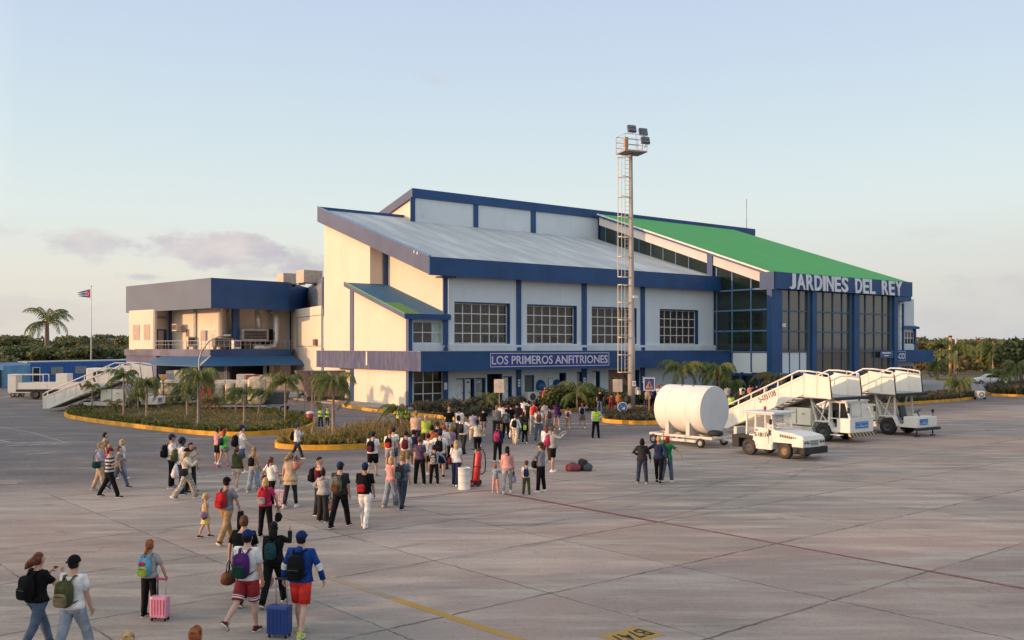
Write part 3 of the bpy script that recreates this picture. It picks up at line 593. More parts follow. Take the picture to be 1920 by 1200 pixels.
# hanging airline-style board inside the right bay
mb = MB(); mb.box(U(1650, VH - .3), U(1674, VH - .3), VH - .36, VH - .3, 3.9, 4.7); bo = mb.build('information_board', mat('navy_sign_face', (.05, .09, .24), .5), T)
mb = MB(); ua, ub = U(1654, VH - .36), U(1670, VH - .36); mb.box(ua, ub, VH - .375, VH - .361, 4.38, 4.52); mb.box(ua + .4, ub - .4, VH - .375, VH - .361, 4.1, 4.2); mb.build('board_lettering', WHITEL, bo)
# right wing beyond the hall
mb = MB(); mb.box(UHE, 76.9, 0, .3, .15, 11.5); mb.build('right_wing_wall', WALLW, T)
mb = MB(); mb.box(60.1, 74.5, -1.0, .2, ZB0, ZT0); mb.build('right_fascia', BLUE, T)
mb = MB(); sloped(mb, 62.0, 74.5, -.8, 21.0, lambda v: zb(v) + .3, lambda v: zt(v) - .2); mb.build('right_roof', ROOFG, T)
mb = MB(); mb.box(UHE, 77.4, -2.4, 0, 3.14, 4.74); mb.build('right_canopy_band', BLUE, T)
mb = MB(); mb.box(74.2, 77.0, -.2, .0, 4.76, 5.45); mb.build('white_ledge', WALLW, T)
window(74.4, 76.6, 5.45, 7.2, -.06, 3, 2, WHITE, GLASS, T, bar=.1)
mb = MB(); sloped(mb, 73.6, 77.4, -.5, 11, lambda v: zl(v) - .3, zl); mb.build('right_lean_to_roof', BLUE, T)
mb = MB(); mb.box(76.62, 76.95, -.3, .0, 3.0, 7.8); mb.box(73.7, 74.0, -.3, 0, 4.7, 10.8); mb.build('right_column', BLUE, T)
mb = MB(); mb.box(73.15, 73.5, -.25, 0, 4.7, 11); mb.build('downpipe', WHITE, T)
window(73.6, 76.6, .3, 2.7, -.06, 4, 2, WHITE, GLASS, T, bar=.09)

# ---- signs ----
Mf = Matrix.Rotation(0, 4, 'X')
def on_front(u, v, z): return Matrix(((1, 0, 0, u), (0, 0, -1, v), (0, 1, 0, z), (0, 0, 0, 1)))
S = thing('letter_sign', 'row of large white raised capital letters reading JARDINES DEL REY on the hall fascia', 'sign', O, TH)
vl = VH - .62
uL, uR = U(1481, vl), U(1691, vl)
txt = 'JARDINES DEL REY'; me_w = []
for ch in txt:
    me_w.append(0.42 if ch == ' ' else {'I': .17, 'J': .40, 'E': .47, 'L': .45, 'R': .52, 'N': .54, 'A': .60, 'S': .50, 'D': .53, 'Y': .58}[ch])
gap = 0.085; tot = sum(me_w) + gap * (len(txt) - 1); k = (uR - uL) / tot; x = uL
for ch, w in zip(txt, me_w):
    if ch != ' ': put_text('letter', ch, 1.60, .12, WHITEL, S, on_front(x, vl, 11.0), bold=0.022, width=w * k)
    x += (w + gap) * k
B = thing('banner_sign', 'purple and blue banner reading LOS PRIMEROS ANFITRIONES on the canopy edge', 'banner', O, TH)
bu0, bu1 = U(919, -2.45), U(1142, -2.45); bz0, bz1 = 3.40, 4.60
PURP = mat('purple_banner_cloth', (.055, .035, .24), .6, var=.35, scale=.3, var2=(.02, .045, .2))
mb = MB(); mb.box(bu0, bu1, -2.452, -2.42, bz0, bz1); mb.build('banner_cloth', PURP, B)
mb = MB()
for a in ((bu0, bu1, bz0, bz0 + .05), (bu0, bu1, bz1 - .05, bz1), (bu0, bu0 + .05, bz0 + .05, bz1 - .05), (bu1 - .05, bu1, bz0 + .05, bz1 - .05)): mb.box(a[0], a[1], -2.458, -2.4525, a[2], a[3])
mb.build('banner_border', WHITEL, B)
put_text('banner_lettering', 'LOS PRIMEROS ANFITRIONES', .74, .02, mat('banner_letter_white', (.66, .66, .72), .6), B, on_front(bu0 + .16, -2.475, bz0 + .22), bold=.012, width=bu1 - bu0 - .36)
C_ = thing('airport_code_sign', 'white framed lettering ending in -CO on the far right canopy band', 'sign', O, TH)
cu0, cu1 = U(1640, -2.45), U(1698, -2.45)
mb = MB(); mb.box(cu0, cu1, -2.44, -2.41, 3.35, 4.6); mb.build('sign_panel', mat('navy_panel', (.03, .06, .2), .5), C_)
mb = MB(); mb.box(cu0, cu1, -2.45, -2.441, 4.56, 4.6); mb.box(cu0, cu1, -2.45, -2.441, 3.35, 3.39); mb.box(cu1 - .05, cu1, -2.45, -2.441, 3.39, 4.56); mb.build('sign_border', WHITEL, C_)
put_text('sign_lettering', '-CO', .75, .02, WHITEL, C_, on_front(U(1683, -2.46), -2.46, 3.6), bold=.03, width=cu1 - U(1683, -2.46) - .2)

# pavement in front of the terminal with its yellow kerb
PAVE = mat('pavement_concrete', (.27, .25, .235), .85, var=.15, scale=.8, bump=.1)
pav = [(-2.6, 19), (-2.6, -1.6), (4.5, -4.0), (6.5, -8.2), (16.5, -9.0), (30.0, -11.0), (62, -13), (95, -14), (95, 30), (-2.6, 30)]
mb = MB(); mb.prism([(u, v, 0) for u, v in pav], (0, 0, .14)); o = mb.build('pavement', PAVE, None, O, TH); tag(o, kind='structure')
# ================= annex wing (left) =================
ax1 = Vector((.6986, .7156, 0)).normalized(); ax2 = Vector((-.7366, .6763, 0)).normalized()
AW = thing('annex_building', 'low annex with deep grey and blue fascia, open upper terrace and blue awning', 'building')
C0 = Vector((-33.6, 100, 0)); A0 = C0 + ax2 * 21.3; C1 = C0 + ax1 * 9.9; C2 = Vector((-26.6, 116.6, 0)); C3 = Vector((-20.9, 99.0, 0))
def zup(p, z): return Vector((p.x, p.y, z))
poly = [A0, C0, C1, C2, C3, Vector((-12, 108, 0)), Vector((-14, 130, 0)), Vector((-38, 138, 0))]
# fascia boards per face
GREYF = mat('sunlit_grey_fascia', (.125, .158, .225), .75, var=.05, scale=.3)  # left fascia greyer than the blue front: sunlit look put into the colour
def wallseg(a, b, z0, z1, th, m, name, parent=AW):
    a = Vector((a[0], a[1], 0)); b = Vector((b[0], b[1], 0)); d = (b - a).normalized(); n = Vector((d.y, -d.x, 0))
    mb = MB(); mb.prism([zup(a, z0), zup(b, z0), zup(b - n * th, z0), zup(a - n * th, z0)], (0, 0, z1 - z0)); return mb.build(name, m, parent)
ZF0, ZF1 = 9.48, 12.86
wallseg(A0, C0, ZF0, ZF1, .3, GREYF, 'fascia'); wallseg(C0, C1, ZF0, ZF1, .3, BLUE, 'fascia'); wallseg(C1, C2, ZF0, ZF1, .3, BLUE, 'fascia'); wallseg(C2, C3, ZF0, ZF1, .3, BLUE2, 'fascia')
ctr = sum(poly, Vector()) / len(poly)
mb = MB(); mb.prism([zup(ctr + (p - ctr) * .965, ZF0 + .2) for p in poly], (0, 0, 2.6)); mb.build('roof', GREYM, AW)
mb = MB(); mb.prism([zup(ctr + (p - ctr) * .985, 4.6) for p in poly], (0, 0, .25)); mb.build('terrace_floor', PAVE, AW)
def PX(px, Y): return Vector(((px - CX) / F * Y, Y, 0))
P = [PX(242, 113.3), PX(290, 109.0), PX(318, 112.2), PX(413, 103.9), PX(432, 106.2), PX(545, 111.5), PX(549, 110.5), PX(602, 99.0)]
for i, (a, b) in enumerate(zip(P[:-1], P[1:])):
    z0 = 4.8 if i < 5 else .1
    wallseg(a, b, z0, 9.7, .25, CREAM if i in (0, 2, 6) else mat('shaded_beige_plaster', (.58, .50, .42), .85, var=.08, scale=.4), 'terrace_wall')  # faces turned off the sun get darker beige: shade put into the colour
# wall details: windows, doors, louvre, outlined panel
def onwall(a, b, pa, pb, z0, z1, off, th, m, name):
    """slab standing proud of the wall between a and b, between two picture columns"""
    d = (b - a).normalized(); n = Vector((d.y, -d.x, 0))
    def s(px):
        k = (px - CX) / F; return (k * a.y - a.x) / (d.x - k * d.y)
    p, q = a + d * s(pa) + n * off, a + d * s(pb) + n * off
    mb = MB(); mb.prism([zup(p, z0), zup(q, z0), zup(q - n * th, z0), zup(p - n * th, z0)], (0, 0, z1 - z0)); return mb.build(name, m, AW)
PINKW = mat('pinkish_glazing', (.45, .33, .27), .3, var=.1)
for pa, pb in ((250, 262), (270, 281)):
    onwall(P[0], P[1], pa, pb, 6.0, 8.0 if 0 else 7.9, .04, .1, PINKW, 'shutter_window')
onwall(P[1], P[2], 294, 312, 4.9, 7.3, .04, .1, BLUE, 'terrace_door_frame'); onwall(P[1], P[2], 296, 306, 4.9, 7.15, .06, .05, PINKW, 'terrace_door')
onwall(P[1], P[2], 295, 312, 8.6, 8.95, .04, .08, GREYM, 'louvre')
onwall(P[2], P[3], 365.5, 369.5, 4.85, 9.6, .2, .25, GREYM, 'pilaster'); onwall(P[2], P[3], 318.5, 323, 4.85, 9.6, .2, .25, BLUE3, 'pilaster')
onwall(P[2], P[3], 375, 405, 5.7, 7.2, .05, .1, WHITE, 'window_frame'); onwall(P[2], P[3], 377, 386, 5.8, 7.1, .07, .05, PINKW, 'window_pane'); onwall(P[2], P[3], 386.5, 390, 5.8, 7.1, .07, .05, BLUE, 'window_pane'); onwall(P[2], P[3], 391, 403.5, 5.8, 7.1, .07, .05, mat('light_pane', (.6, .52, .4), .3), 'window_pane')
onwall(P[2], P[3], 349, 355, 5.9, 7.3, .05, .1, mat('brown_shutter', (.2, .13, .1), .6), 'shutter')
onwall(P[4], P[5], 426, 438, 4.85, 9.6, 1.6, .5, BLUE, 'corner_column'); onwall(P[4], P[5], 543, 548, 4.85, 9.6, .3, .5, BLUE, 'column')
onwall(P[4], P[5], 494, 513, 5.2, 7.3, .1, .15, DARK, 'terrace_opening')
for z0, z1, pa, pb in ((5.2, 5.25, 557, 602), (8.65, 8.7, 557, 602), (5.25, 8.65, 557, 557.6)): onwall(P[6], P[7], pa, pb, z0, z1, .03, .04, BLACK, 'panel_line')
onwall(P[6], P[7], 592, 596, 5.3, 6.0, .35, .3, mat('brown_unit', (.2, .14, .11), .6), 'wall_lamp_housing')
# band below the terrace
ZL0, ZL1 = 4.08, 4.85
A1 = C0 + ax2 * 21.6
bandn = Vector((-.0, -.25, 0))
wallseg(A1 + bandn, C0 + bandn, 4.05, 4.87, .3, mat('weathered_sunlit_band', (.13, .125, .18), .75, var=.25, scale=.5), 'lower_band'); wallseg(C0 + bandn, C1 + bandn + ax1 * .5, 4.05, 4.87, .3, BLUE, 'lower_band')  # left face: weathered, with the sun's lilac cast put into its colour
# awning: two slopes meeting in a hip
n1 = Vector((ax1.y, -ax1.x, 0)); n2 = Vector((-ax2.y, ax2.x, 0)) * -1
n2 = Vector((-ax1.x, -ax1.y, 0))
AWN = wavemat('blue_awning_sheet', (.018, .085, .20), (.035, .13, .28), 5.0, 'X', .5, .9, .3)
AWL = wavemat('blue_awning_sheet_left', (.022, .09, .19), (.035, .125, .25), 5.0, 'Y', .5, .9, .2)
e0 = C0 + n1 * 2.6 + n2 * 2.6; e1 = C1 + n1 * 2.6 + ax1 * 1.2; t1 = C1 + ax1 * .4
eA = C0 + ax2 * 12 + n2 * 2.6; tA = C0 + ax2 * 11
def slabq(pts, th, m, name):
    mb = MB(); mb.prism(pts, (0, 0, th)); return mb.build(name, m, AW)
slabq([zup(C0, 4.05), zup(e0, 3.0), zup(e1, 3.0), zup(t1, 4.05)], .08, AWN, 'awning'); slabq([zup(tA, 4.05), zup(eA, 3.0), zup(e0, 3.0), zup(C0, 4.05)], .08, AWL, 'awning')
mb = MB(); mb.tube([zup(C0, 4.15), zup(e0, 3.12)], .09, 6); mb.build('awning_hip', WHITE, AW)
# ground floor: deep shaded recess, a few posts, lit strip at right
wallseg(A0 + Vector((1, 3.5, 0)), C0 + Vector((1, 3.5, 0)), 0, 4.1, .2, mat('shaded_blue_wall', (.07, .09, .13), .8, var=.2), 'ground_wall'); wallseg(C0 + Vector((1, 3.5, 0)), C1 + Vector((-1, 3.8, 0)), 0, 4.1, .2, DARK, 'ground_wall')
for px, Y in ((424, 101.5), (497, 104.5), (388, 101)):
    mb = MB(); p = PX(px, Y); mb.box(p.x - .18, p.x + .18, p.y - .18, p.y + .18, 0, 3.1); mb.build('awning_post', GREYM, AW)
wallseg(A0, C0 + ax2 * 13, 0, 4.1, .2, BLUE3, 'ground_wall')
onwall(C1 + Vector((-1, 3.8, 0)), C2, 100, 101, 0, .1, 0, .1, DARK, 'ground_wall') if False else None
mb = MB(); p = PX(507, 105); q = PX(545, 108); wallseg(p, q, 0, 3.6, .2, CREAM, 'sunlit_ground_wall'); 
mb = MB(); p = PX(520, 104.6); mb.box(p.x - .35, p.x + .35, p.y - .2, p.y, 0, 3.2); mb.build('ground_pier', mat('brown_pier', (.3, .19, .12), .8), AW)
# terrace railing (one part), rooftop and terrace machines
rail = MB(); 
for a, b in ((PX(291, 108.4), C0 + n2 * -.2 + Vector((0, .2, 0))), (C0 + Vector((.2, .2, 0)), C1 + Vector((.5, .8, 0)))):
    a = Vector((a.x, a.y, 0)); n = 16; 
    rail.bar(zup(a, 5.85), zup(b, 5.85), .05); rail.bar(zup(a, 5.4), zup(b, 5.4), .03)
    for i in range(n + 1): p = a.lerp(b, i / n); rail.bar(zup(p, 4.85), zup(p, 5.85), .04)
rail.build('railing', GREYM, AW)
TAN = mat('tan_metal_housing', (.52, .45, .38), .6, var=.1)
def machine(name, label, px, Y, z, w, d, h, m=TAN, rz=.75, cat='machine', grp=None, grille=True, legs=.25):
    p = PX(px, Y); t = thing(name, label, cat, (p.x, p.y, z), rz, grp)
    b = MB(); b.bbox(-w/2, w/2, -d/2, d/2, legs, h, .03); b.build('casing', m, t)
    if grille:
        g_ = MB(); g_.box(-w*.42, w*.42, -d/2 - .02, -d/2 - .003, legs + (h-legs)*.2, h - (h-legs)*.15); go = g_.build('grille', DARK, t)
        s_ = MB()
        for i in range(5): zz = legs + (h-legs)*(.28 + .12*i); s_.box(-w*.42, w*.42, -d/2 - .03, -d/2 - .021, zz, zz + .03)
        s_.build('louvre', GREYM, go)
    for sx in (-1, 1):
        l = MB(); l.box(sx*w*.4 - .04, sx*w*.4 + .04, -d*.4, d*.4, 0, legs); l.build('foot', BLACK, t)
    return t
machine('rooftop_unit', 'left grey box unit on the annex roof', 538, 109, 12.5, 1.9, 1.7, 1.55, grille=False, cat='ventilation unit', grp='rooftop units'); machine('rooftop_unit', 'right larger grey box unit on the annex roof beside the cream wall', 580, 106, 12.4, 2.5, 1.8, 1.75, grille=False, cat='ventilation unit', grp='rooftop units')
machine('air_conditioner', 'small wall air conditioner high on the terrace wall', 330, 109.2, 7.0, 1.1, .5, .95, cat='air conditioner', legs=.05, rz=-.73)
machine('air_handler', 'large pale box machine with dark front on the annex terrace', 474, 106.5, 4.87, 3.4, 1.4, 2.4, GREYM, cat='ventilation unit', legs=.9)
machine('terrace_cabinet', 'low brown slatted cabinet by the blue corner column', 417, 103.6, 4.87, 2.2, .9, 1.3, mat('brown_housing', (.26, .2, .16), .7), cat='cabinet')
machine('white_unit', 'small white square unit on the terrace edge', 443, 102.6, 4.87, .9, .6, 1.05, WHITE, cat='cabinet', legs=.05)
machine('terrace_box', 'small beige box standing by the terrace window', 358, 107.5, 4.87, 1.0, .7, 1.5, cat='cabinet')
t = thing('air_duct', 'shiny bent metal air ducts rising up the terrace wall', 'duct', PX(0, 1))
DUCT = mat('shiny_duct_metal', (.62, .60, .58), .35, metal=.5, var=.1)
def duct(pts, r=.42): 
    mb = MB(); mb.tube(pts, r, 10); return mb.build('duct', DUCT, None)
t.location = PX(500, 108)
for pa in (((484, 108.6, 5.6), (484, 108.6, 8.6), (481, 108.6, 9.3), (474, 109, 9.5)), ((476, 106, 5.0), (500, 107.6, 5.0), (514, 108.4, 5.2), (518, 108.6, 6.0), (518, 108.6, 8.6), (515, 108.8, 9.3), (508, 109.5, 9.5))):
    mb = MB(); pts = []
    for i, (px, Y, z) in enumerate(pa): p = PX(px, Y); pts.append(Vector((p.x, p.y, z)) - t.location)
    mb.tube(pts, .40, 10); mb.build('duct', DUCT, t)

# ================= blue portable building and things behind it =================
BB = thing('blue_portable_building', 'long low bright blue office building with pale blue left end', 'building')
bl, br = PX(57, 122), PX(272, 146)
BRB = mat('bright_blue_wall', (.025, .13, .40), .7, var=.1, scale=.5); LTB = mat('peeling_light_blue_wall', (.16, .38, .58), .8, var=.12, scale=.6)
wallseg(bl, br, 0, 2.95, 6, BRB, 'wall', BB); p0 = PX(6, 114)
wallseg(p0, bl, 0, 2.75, .3, LTB, 'end_wall', BB)
mb = MB(); a, b = bl + Vector((-.3, -.3, 0)), br; mb.prism([zup(a, 2.95), zup(b, 2.95), zup(b + Vector((-4, 5, 0)), 3.0), zup(a + Vector((-4, 5, 0)), 3.0)], (0, 0, .12)); mb.build('roof_edge', GREYM, BB)
d_ = (br - bl).normalized(); n_ = Vector((d_.y, -d_.x, 0))
def onbb(pa, pb, z0, z1, off, m, name):
    def s(px): k = (px - CX) / F; return (k * bl.y - bl.x) / (d_.x - k * d_.y)
    p, q = bl + d_ * s(pa) + n_ * off, bl + d_ * s(pb) + n_ * off; mb = MB(); mb.prism([zup(p, z0), zup(q, z0), zup(q - n_*.08, z0), zup(p - n_*.08, z0)], (0, 0, z1 - z0)); return mb.build(name, m, BB)
onbb(60, 75, 0, 2.35, .05, WHITE, 'door_frame'); onbb(62, 73, 0, 2.25, .07, BLACK, 'door')
for a, b in ((95, 106), (106.5, 118), (140, 162)): onbb(a, b, 1.25, 2.3, .06, GREYM, 'window_shutter')
onbb(182, 198, 1.5, 2.25, .06, BLACK, 'window')
wallp = wallseg(PX(-60, 108), p0 + Vector((-.2, 0, 0)), 0, 2.2, .25, mat('dark_boundary_wall', (.06, .06, .07), .8), 'wall', None); tag(wallp, 'low dark wall at the left edge running up to the pale blue building end', 'wall')
def bus(px, Y, ln, lab):
    p = PX(px, Y); t = thing('parked_bus', lab, 'bus', p, .25, 'buses parked behind the blue building'); NB = mat('navy_bus_paint', (.035, .06, .17), .3, var=.1)
    mb = MB(); mb.bbox(-ln/2, ln/2, -1.25, 1.25, .35, 3.15, .18); mb.build('body', NB, t)
    mb = MB(); mb.bbox(-ln/2 + .5, ln/2 - .5, -1.27, -1.2, 1.5, 2.5, .05); mb.build('side_window', GLASS, t)
    mb = MB(); mb.bbox(-ln*.25, ln*.25, -.8, .8, 3.15, 3.45, .08); mb.build('roof_unit', NB, t)
    mb = MB(); mb.bbox(-ln/2 + .3, ln/2 - .3, -1.26, 1.26, 3.0, 3.08, .02); mb.build('roof_trim', WHITE, t)
    for x in (-ln*.3, ln*.32):
        for y in (-1.05, 1.05): w = MB(); w.wheel((x, y, .5), .5, .3, 'y'); w.build('wheel', [BLACK, GREYM], t)
bus(150, 172, 12, 'dark blue coach roof seen at left behind the blue building'); bus(222, 180, 12, 'dark blue coach roof seen at right behind the blue building')
def hut(px, Y, w, d, h, roofm, wallm, lab, rh=1.2, rz=.3):
    p = PX(px, Y); t = thing('far_building', lab, 'building', p, rz); mb = MB(); mb.box(-w/2, w/2, -d/2, d/2, 0, h); mb.build('wall', wallm, t)
    e = .5; mb = MB(); mb.add([(-w/2-e, -d/2-e, h), (w/2+e, -d/2-e, h), (w/2+e, d/2+e, h), (-w/2-e, d/2+e, h), (-w/4, 0, h + rh), (w/4, 0, h + rh)], [(0,3,2,1), (0,1,5,4), (1,2,5), (2,3,4,5), (3,0,4)]); mb.build('roof', roofm, t)
    mb = MB()
    for i in range(3): x = -w*.35 + w*.3*i; q = MB(); q.box(x, x + w*.14, -d/2 - .04, -d/2 - .005, h*.45, h*.8); q.build('window', GLASS, t)
hut(178, 215, 16, 9, 3.4, mat('dark_green_roof', (.03, .18, .05), .6), CREAM, 'building with a low green hip roof behind the coaches', 2.2); hut(189, 235, 11, 8, 6.2, mat('grey_blue_roof', (.16, .22, .28), .6), mat('orange_cream_wall', (.6, .42, .25), .8), 'small house with grey roof and warm yellow wall beyond the green roof', 1.2)
hut(226, 205, 8, 7, 3.2, mat('blue_hip_roof', (.03, .12, .26), .5), CREAM, 'building with a small blue hip roof next to the annex', 2.0)
# flag pole with flag
p = PX(171, 135); FP = thing('flag_pole', 'thin white flag pole behind the blue building', 'flag pole', p)
mb = MB(); mb.tube([(0, 0, 0), (0, 0, 14.2)], [.11, .06], 8); mb.build('pole', WHITE, FP); mb = MB(); mb.ell((0, 0, 14.28), (.1, .1, .1)); mb.build('finial', GREYM, FP)
FL = thing('flag', 'small blowing flag with blue and white stripes and a red triangle with a white star', 'flag', (p.x, p.y, 13.9))
fr = MB(); nx, nz = 16, 10; wv = lambda s: .18 * sin(s * 7)
gr = [[Vector((-.12 - s * 2.0 * (1 - .10 * tt), wv(s) * s, -.02 - tt * 1.35 * (1 - .62 * s) - .62 * s * .95)) for s in [i / nx for i in range(nx + 1)]] for tt in [j / nz for j in range(nz + 1)]]
vs = [q for r in gr for q in r]; fs = []; mi = []
for j in range(nz):
    for i in range(nx):
        a = j * (nx + 1) + i; fs.append((a, a + 1, a + nx + 2, a + nx + 1)); s = (i + .5) / nx; tt = abs((j + .5) / nz - .5)
        mi.append(2 if s < .48 * (1 - 2 * tt) else (0 if int((j) / nz * 5) % 2 == 0 else 1))
fr.add(vs, fs, 0, True); fr.mi = mi; fo = fr.build('flag_cloth', [mat('flag_blue', (.03, .05, .26), .7), mat('flag_white', (.6, .6, .6), .7), mat('flag_red', (.45, .02, .04), .7)], FL)
st = MB(); pts = [Vector((-.42 + .13 * (1 if k % 2 == 0 else .42) * sin(pi * k / 5), -.06, -.78 + .13 * (1 if k % 2 == 0 else .42) * cos(pi * k / 5))) for k in range(10)]; st.prism(pts, (0, .02, 0)); st.build('star', WHITE, fo)
# street lamp with curved arm
p = G(374, 798, 0); LP = thing('street_lamp', 'grey curved arm street lamp in the planted island', 'street lamp', p)
sc = p.y / F; hh = (798 - 655) * sc
pts = [(0, 0, 0), (0, 0, hh * .55), (-.02, 0, hh * .86), (.15, 0, hh * .98), (.6, 0, hh * 1.10), (1.2, 0, hh * 1.165), (1.75, 0, hh * 1.185)]
mb = MB(); mb.tube(pts, [.085, .065, .055, .05, .045, .04, .035], 8); mb.build('pole', GREYM, LP)
mb = MB(); mb.bbox(1.6, 2.05, -.08, .08, hh * 1.172, hh * 1.195, .03); mb.build('lamp_head', GREYM, LP)
for bx_ in (-.1,): mb = MB(); mb.box(-.2, .2, -.2, .2, 0, .25); mb.build('base', GREYM, LP)

# ================= mast =================
pm = G(1184, 781, .1); MS = thing('floodlight_mast', 'tall grey steel floodlight mast with caged ladder in the small island', 'floodlight mast', (pm.x, pm.y, .1), .35)
sc = pm.y / F; hm = CAMZ + (651 - 288) * sc - .1
STEEL = mat('weathered_mast_steel', (.36, .32, .29), .6, var=.15, scale=.4)
mb = MB(); mb.tube([(0, 0, 0), (0, 0, hm * .3), (0, 0, hm * .301), (-.02, 0, hm * .62), (-.05, 0, hm)], [.27, .25, .225, .18, .12], 14); mb.build('pole', STEEL, MS)
mb = MB(); mb.bbox(-.45, .45, -.45, .45, 0, .18, .03); mb.build('base', GREYM, MS)
lad = MB(); lx = -.52
rng = [(.14, hm * .43), (hm * .475, hm * .97)]
for z0, z1 in ((3.2, hm * .50), (hm * .53, hm * .985)):
    for dx in (0, .34): lad.bar((lx + dx, 0, z0), (lx + dx, 0, z1), .035)
    z = z0
    while z < z1: lad.bar((lx, 0, z), (lx + .34, 0, z), .022); z += .3
lad.build('ladder', WHITE if 0 else mat('cream_ladder_paint', (.62, .55, .42), .5), MS)
cage = MB()
for z0, z1 in ((3.2, hm * .50), (hm * .53, hm * .985)):
    for dx, dy in ((-.55, 0), (-.42, -.3), (-.42, .3)): cage.bar((lx + dx, dy, z0), (lx + dx, dy, z1), .03)
    k = int((z1 - z0) / 1.25)
    for i in range(k + 1):
        z = z0 + (z1 - z0) * i / k; pts = [(lx + .30, -.02, z), (lx, -.3, z), (lx - .42, -.3, z), (lx - .55, 0, z), (lx - .42, .3, z), (lx, .3, z), (lx + .30, .02, z)]
        for a, b in zip(pts[:-1], pts[1:]): cage.bar(a, b, .05, .05)
cage.build('safety_cage', mat('cream_ladder_paint', (.62, .55, .42), .5), MS)
mb = MB(); mb.bbox(-.88, .88, -.7, .7, hm, hm + .12, .02); mb.build('platform', STEEL, MS)
rl = MB()
for z in (.45, .85, 1.25):
    c4 = [(-.88, -.7), (.88, -.7), (.88, .7), (-.88, .7)]
    for i in range(4):
        if z == 1.7 and i == 2: pass
        rl.bar((*c4[i], hm + z), (*c4[(i+1) % 4], hm + z), .035)
for x, y in ((-.88, -.7), (0, -.7), (.88, -.7), (.88, .7), (0, .7), (-.88, .7), (.88, 0)): rl.bar((x, y, hm), (x, y, hm + 1.25), .035)
rl.build('guard_rail', mat('pale_rail_steel', (.5, .45, .4), .5), MS)
mb = MB(); mb.bbox(-.75, -.5, -.5, -.2, hm + .15, hm + 1.05, .03); mb.build('control_box', mat('rust_orange_box', (.5, .27, .14), .6), MS)
for (x, z, y) in ((-.25, 1.40, -.6), (.72, 1.28, -.5), (.78, .62, -.72)):
    f = MB(); f.T = Matrix.Translation((x, y, hm + z)) @ Matrix.Rotation(R(-18), 4, 'X'); f.bbox(-.32, .32, -.11, .11, 0, .52, .04); fo = f.build('floodlight', mat('dark_grey_casting', (.06, .065, .08), .5), MS)
    f = MB(); f.T = Matrix.Translation((x, y, hm + z)) @ Matrix.Rotation(R(-18), 4, 'X'); f.box(-.28, .28, -.135, -.121, .04, .24); f.box(-.28, .28, -.135, -.121, .28, .48); f.build('lens', mat('floodlight_lens', (.12, .14, .18), .15), fo)
    f = MB(); f.bar((x, y, hm + z - .15), (x, y, hm + z + .12), .05); f.bar((x - .3, y, hm + z - .02), (x + .3, y, hm + z - .02), .04); f.build('bracket', GREYM, fo)
mb = MB(); mb.bbox(.3, .5, -.45, -.2, 1.6, 1.9, .02); mb.bbox(-.1, .25, -.5, -.38, 8.5, 8.7, .02); mb.build('junction_box', WHITE, MS)
mb = MB(); mb.ell((-.45, -.25, 1.25), (.2, .2, .35)); mb.build('horn', BLACK, MS)
# ================= plants =================
def leafmat(name, c1, c2, c3, hue=0.5):
    m = bpy.data.materials.new(name); m.use_nodes = True; t = m.node_tree; b = t.nodes['Principled BSDF']
    b.inputs['Roughness'].default_value = 0.6; b.inputs['Specular IOR Level'].default_value = 0.3
    g = N(t, 'ShaderNodeNewGeometry'); oi = N(t, 'ShaderNodeObjectInfo')
    c = ramp(t, g.outputs['Random Per Island'], [(0.0, c1), (0.55, c2), (1.0, c3)])
    c = mixc(t, mth(t, 'MULTIPLY', oi.outputs['Random'], hue), c, c3)
    L(t, c, b.inputs['Base Color'])
    tr = N(t, 'ShaderNodeBsdfTranslucent'); L(t, c, tr.inputs[0]); mx = N(t, 'ShaderNodeMixShader'); mx.inputs[0].default_value = 0.25
    o = t.nodes['Material Output']; L(t, b.outputs[0], mx.inputs[1]); L(t, tr.outputs[0], mx.inputs[2]); L(t, mx.outputs[0], o.inputs[0]); return m
PALMG = leafmat('palm_leaf', (0.038, 0.078, 0.021), (0.095, 0.164, 0.038), (0.224, 0.207, 0.061), .35)
PALMY = leafmat('dry_palm_leaf', (.08, .07, .02), (.20, .14, .04), (.26, .19, .07), .3)
TREEG = leafmat('tree_leaf', (0.041, 0.066, 0.028), (0.09, 0.128, 0.046), (0.219, 0.192, 0.077), .45)
SCRUB = leafmat('scrub_leaf', (0.076, 0.068, 0.034), (0.17, 0.136, 0.051), (0.255, 0.178, 0.076), .5)
HEDGE = leafmat('hedge_leaf', (0.033, 0.053, 0.018), (0.09, 0.112, 0.03), (0.18, 0.18, 0.045), .3)
DARKP = leafmat('dark_plant_leaf', (0.029, 0.043, 0.029), (0.071, 0.084, 0.048), (0.166, 0.119, 0.084), .3)
GRASS = leafmat('island_grass', (0.076, 0.108, 0.039), (0.151, 0.173, 0.061), (0.324, 0.259, 0.108), .1)
DRYW = leafmat('dry_weed', (0.15, 0.12, 0.06), (0.255, 0.188, 0.09), (0.36, 0.27, 0.135), .1)
FLOW = leafmat('yellowish_plant', (0.084, 0.109, 0.034), (0.269, 0.218, 0.059), (0.5, 0.336, 0.084), .1)
TRUNK = mat('palm_trunk', (.30, .22, .17), .9, var=.25, scale=5); BARK = mat('tree_bark', (.14, .11, .09), .9, var=.3, scale=3)
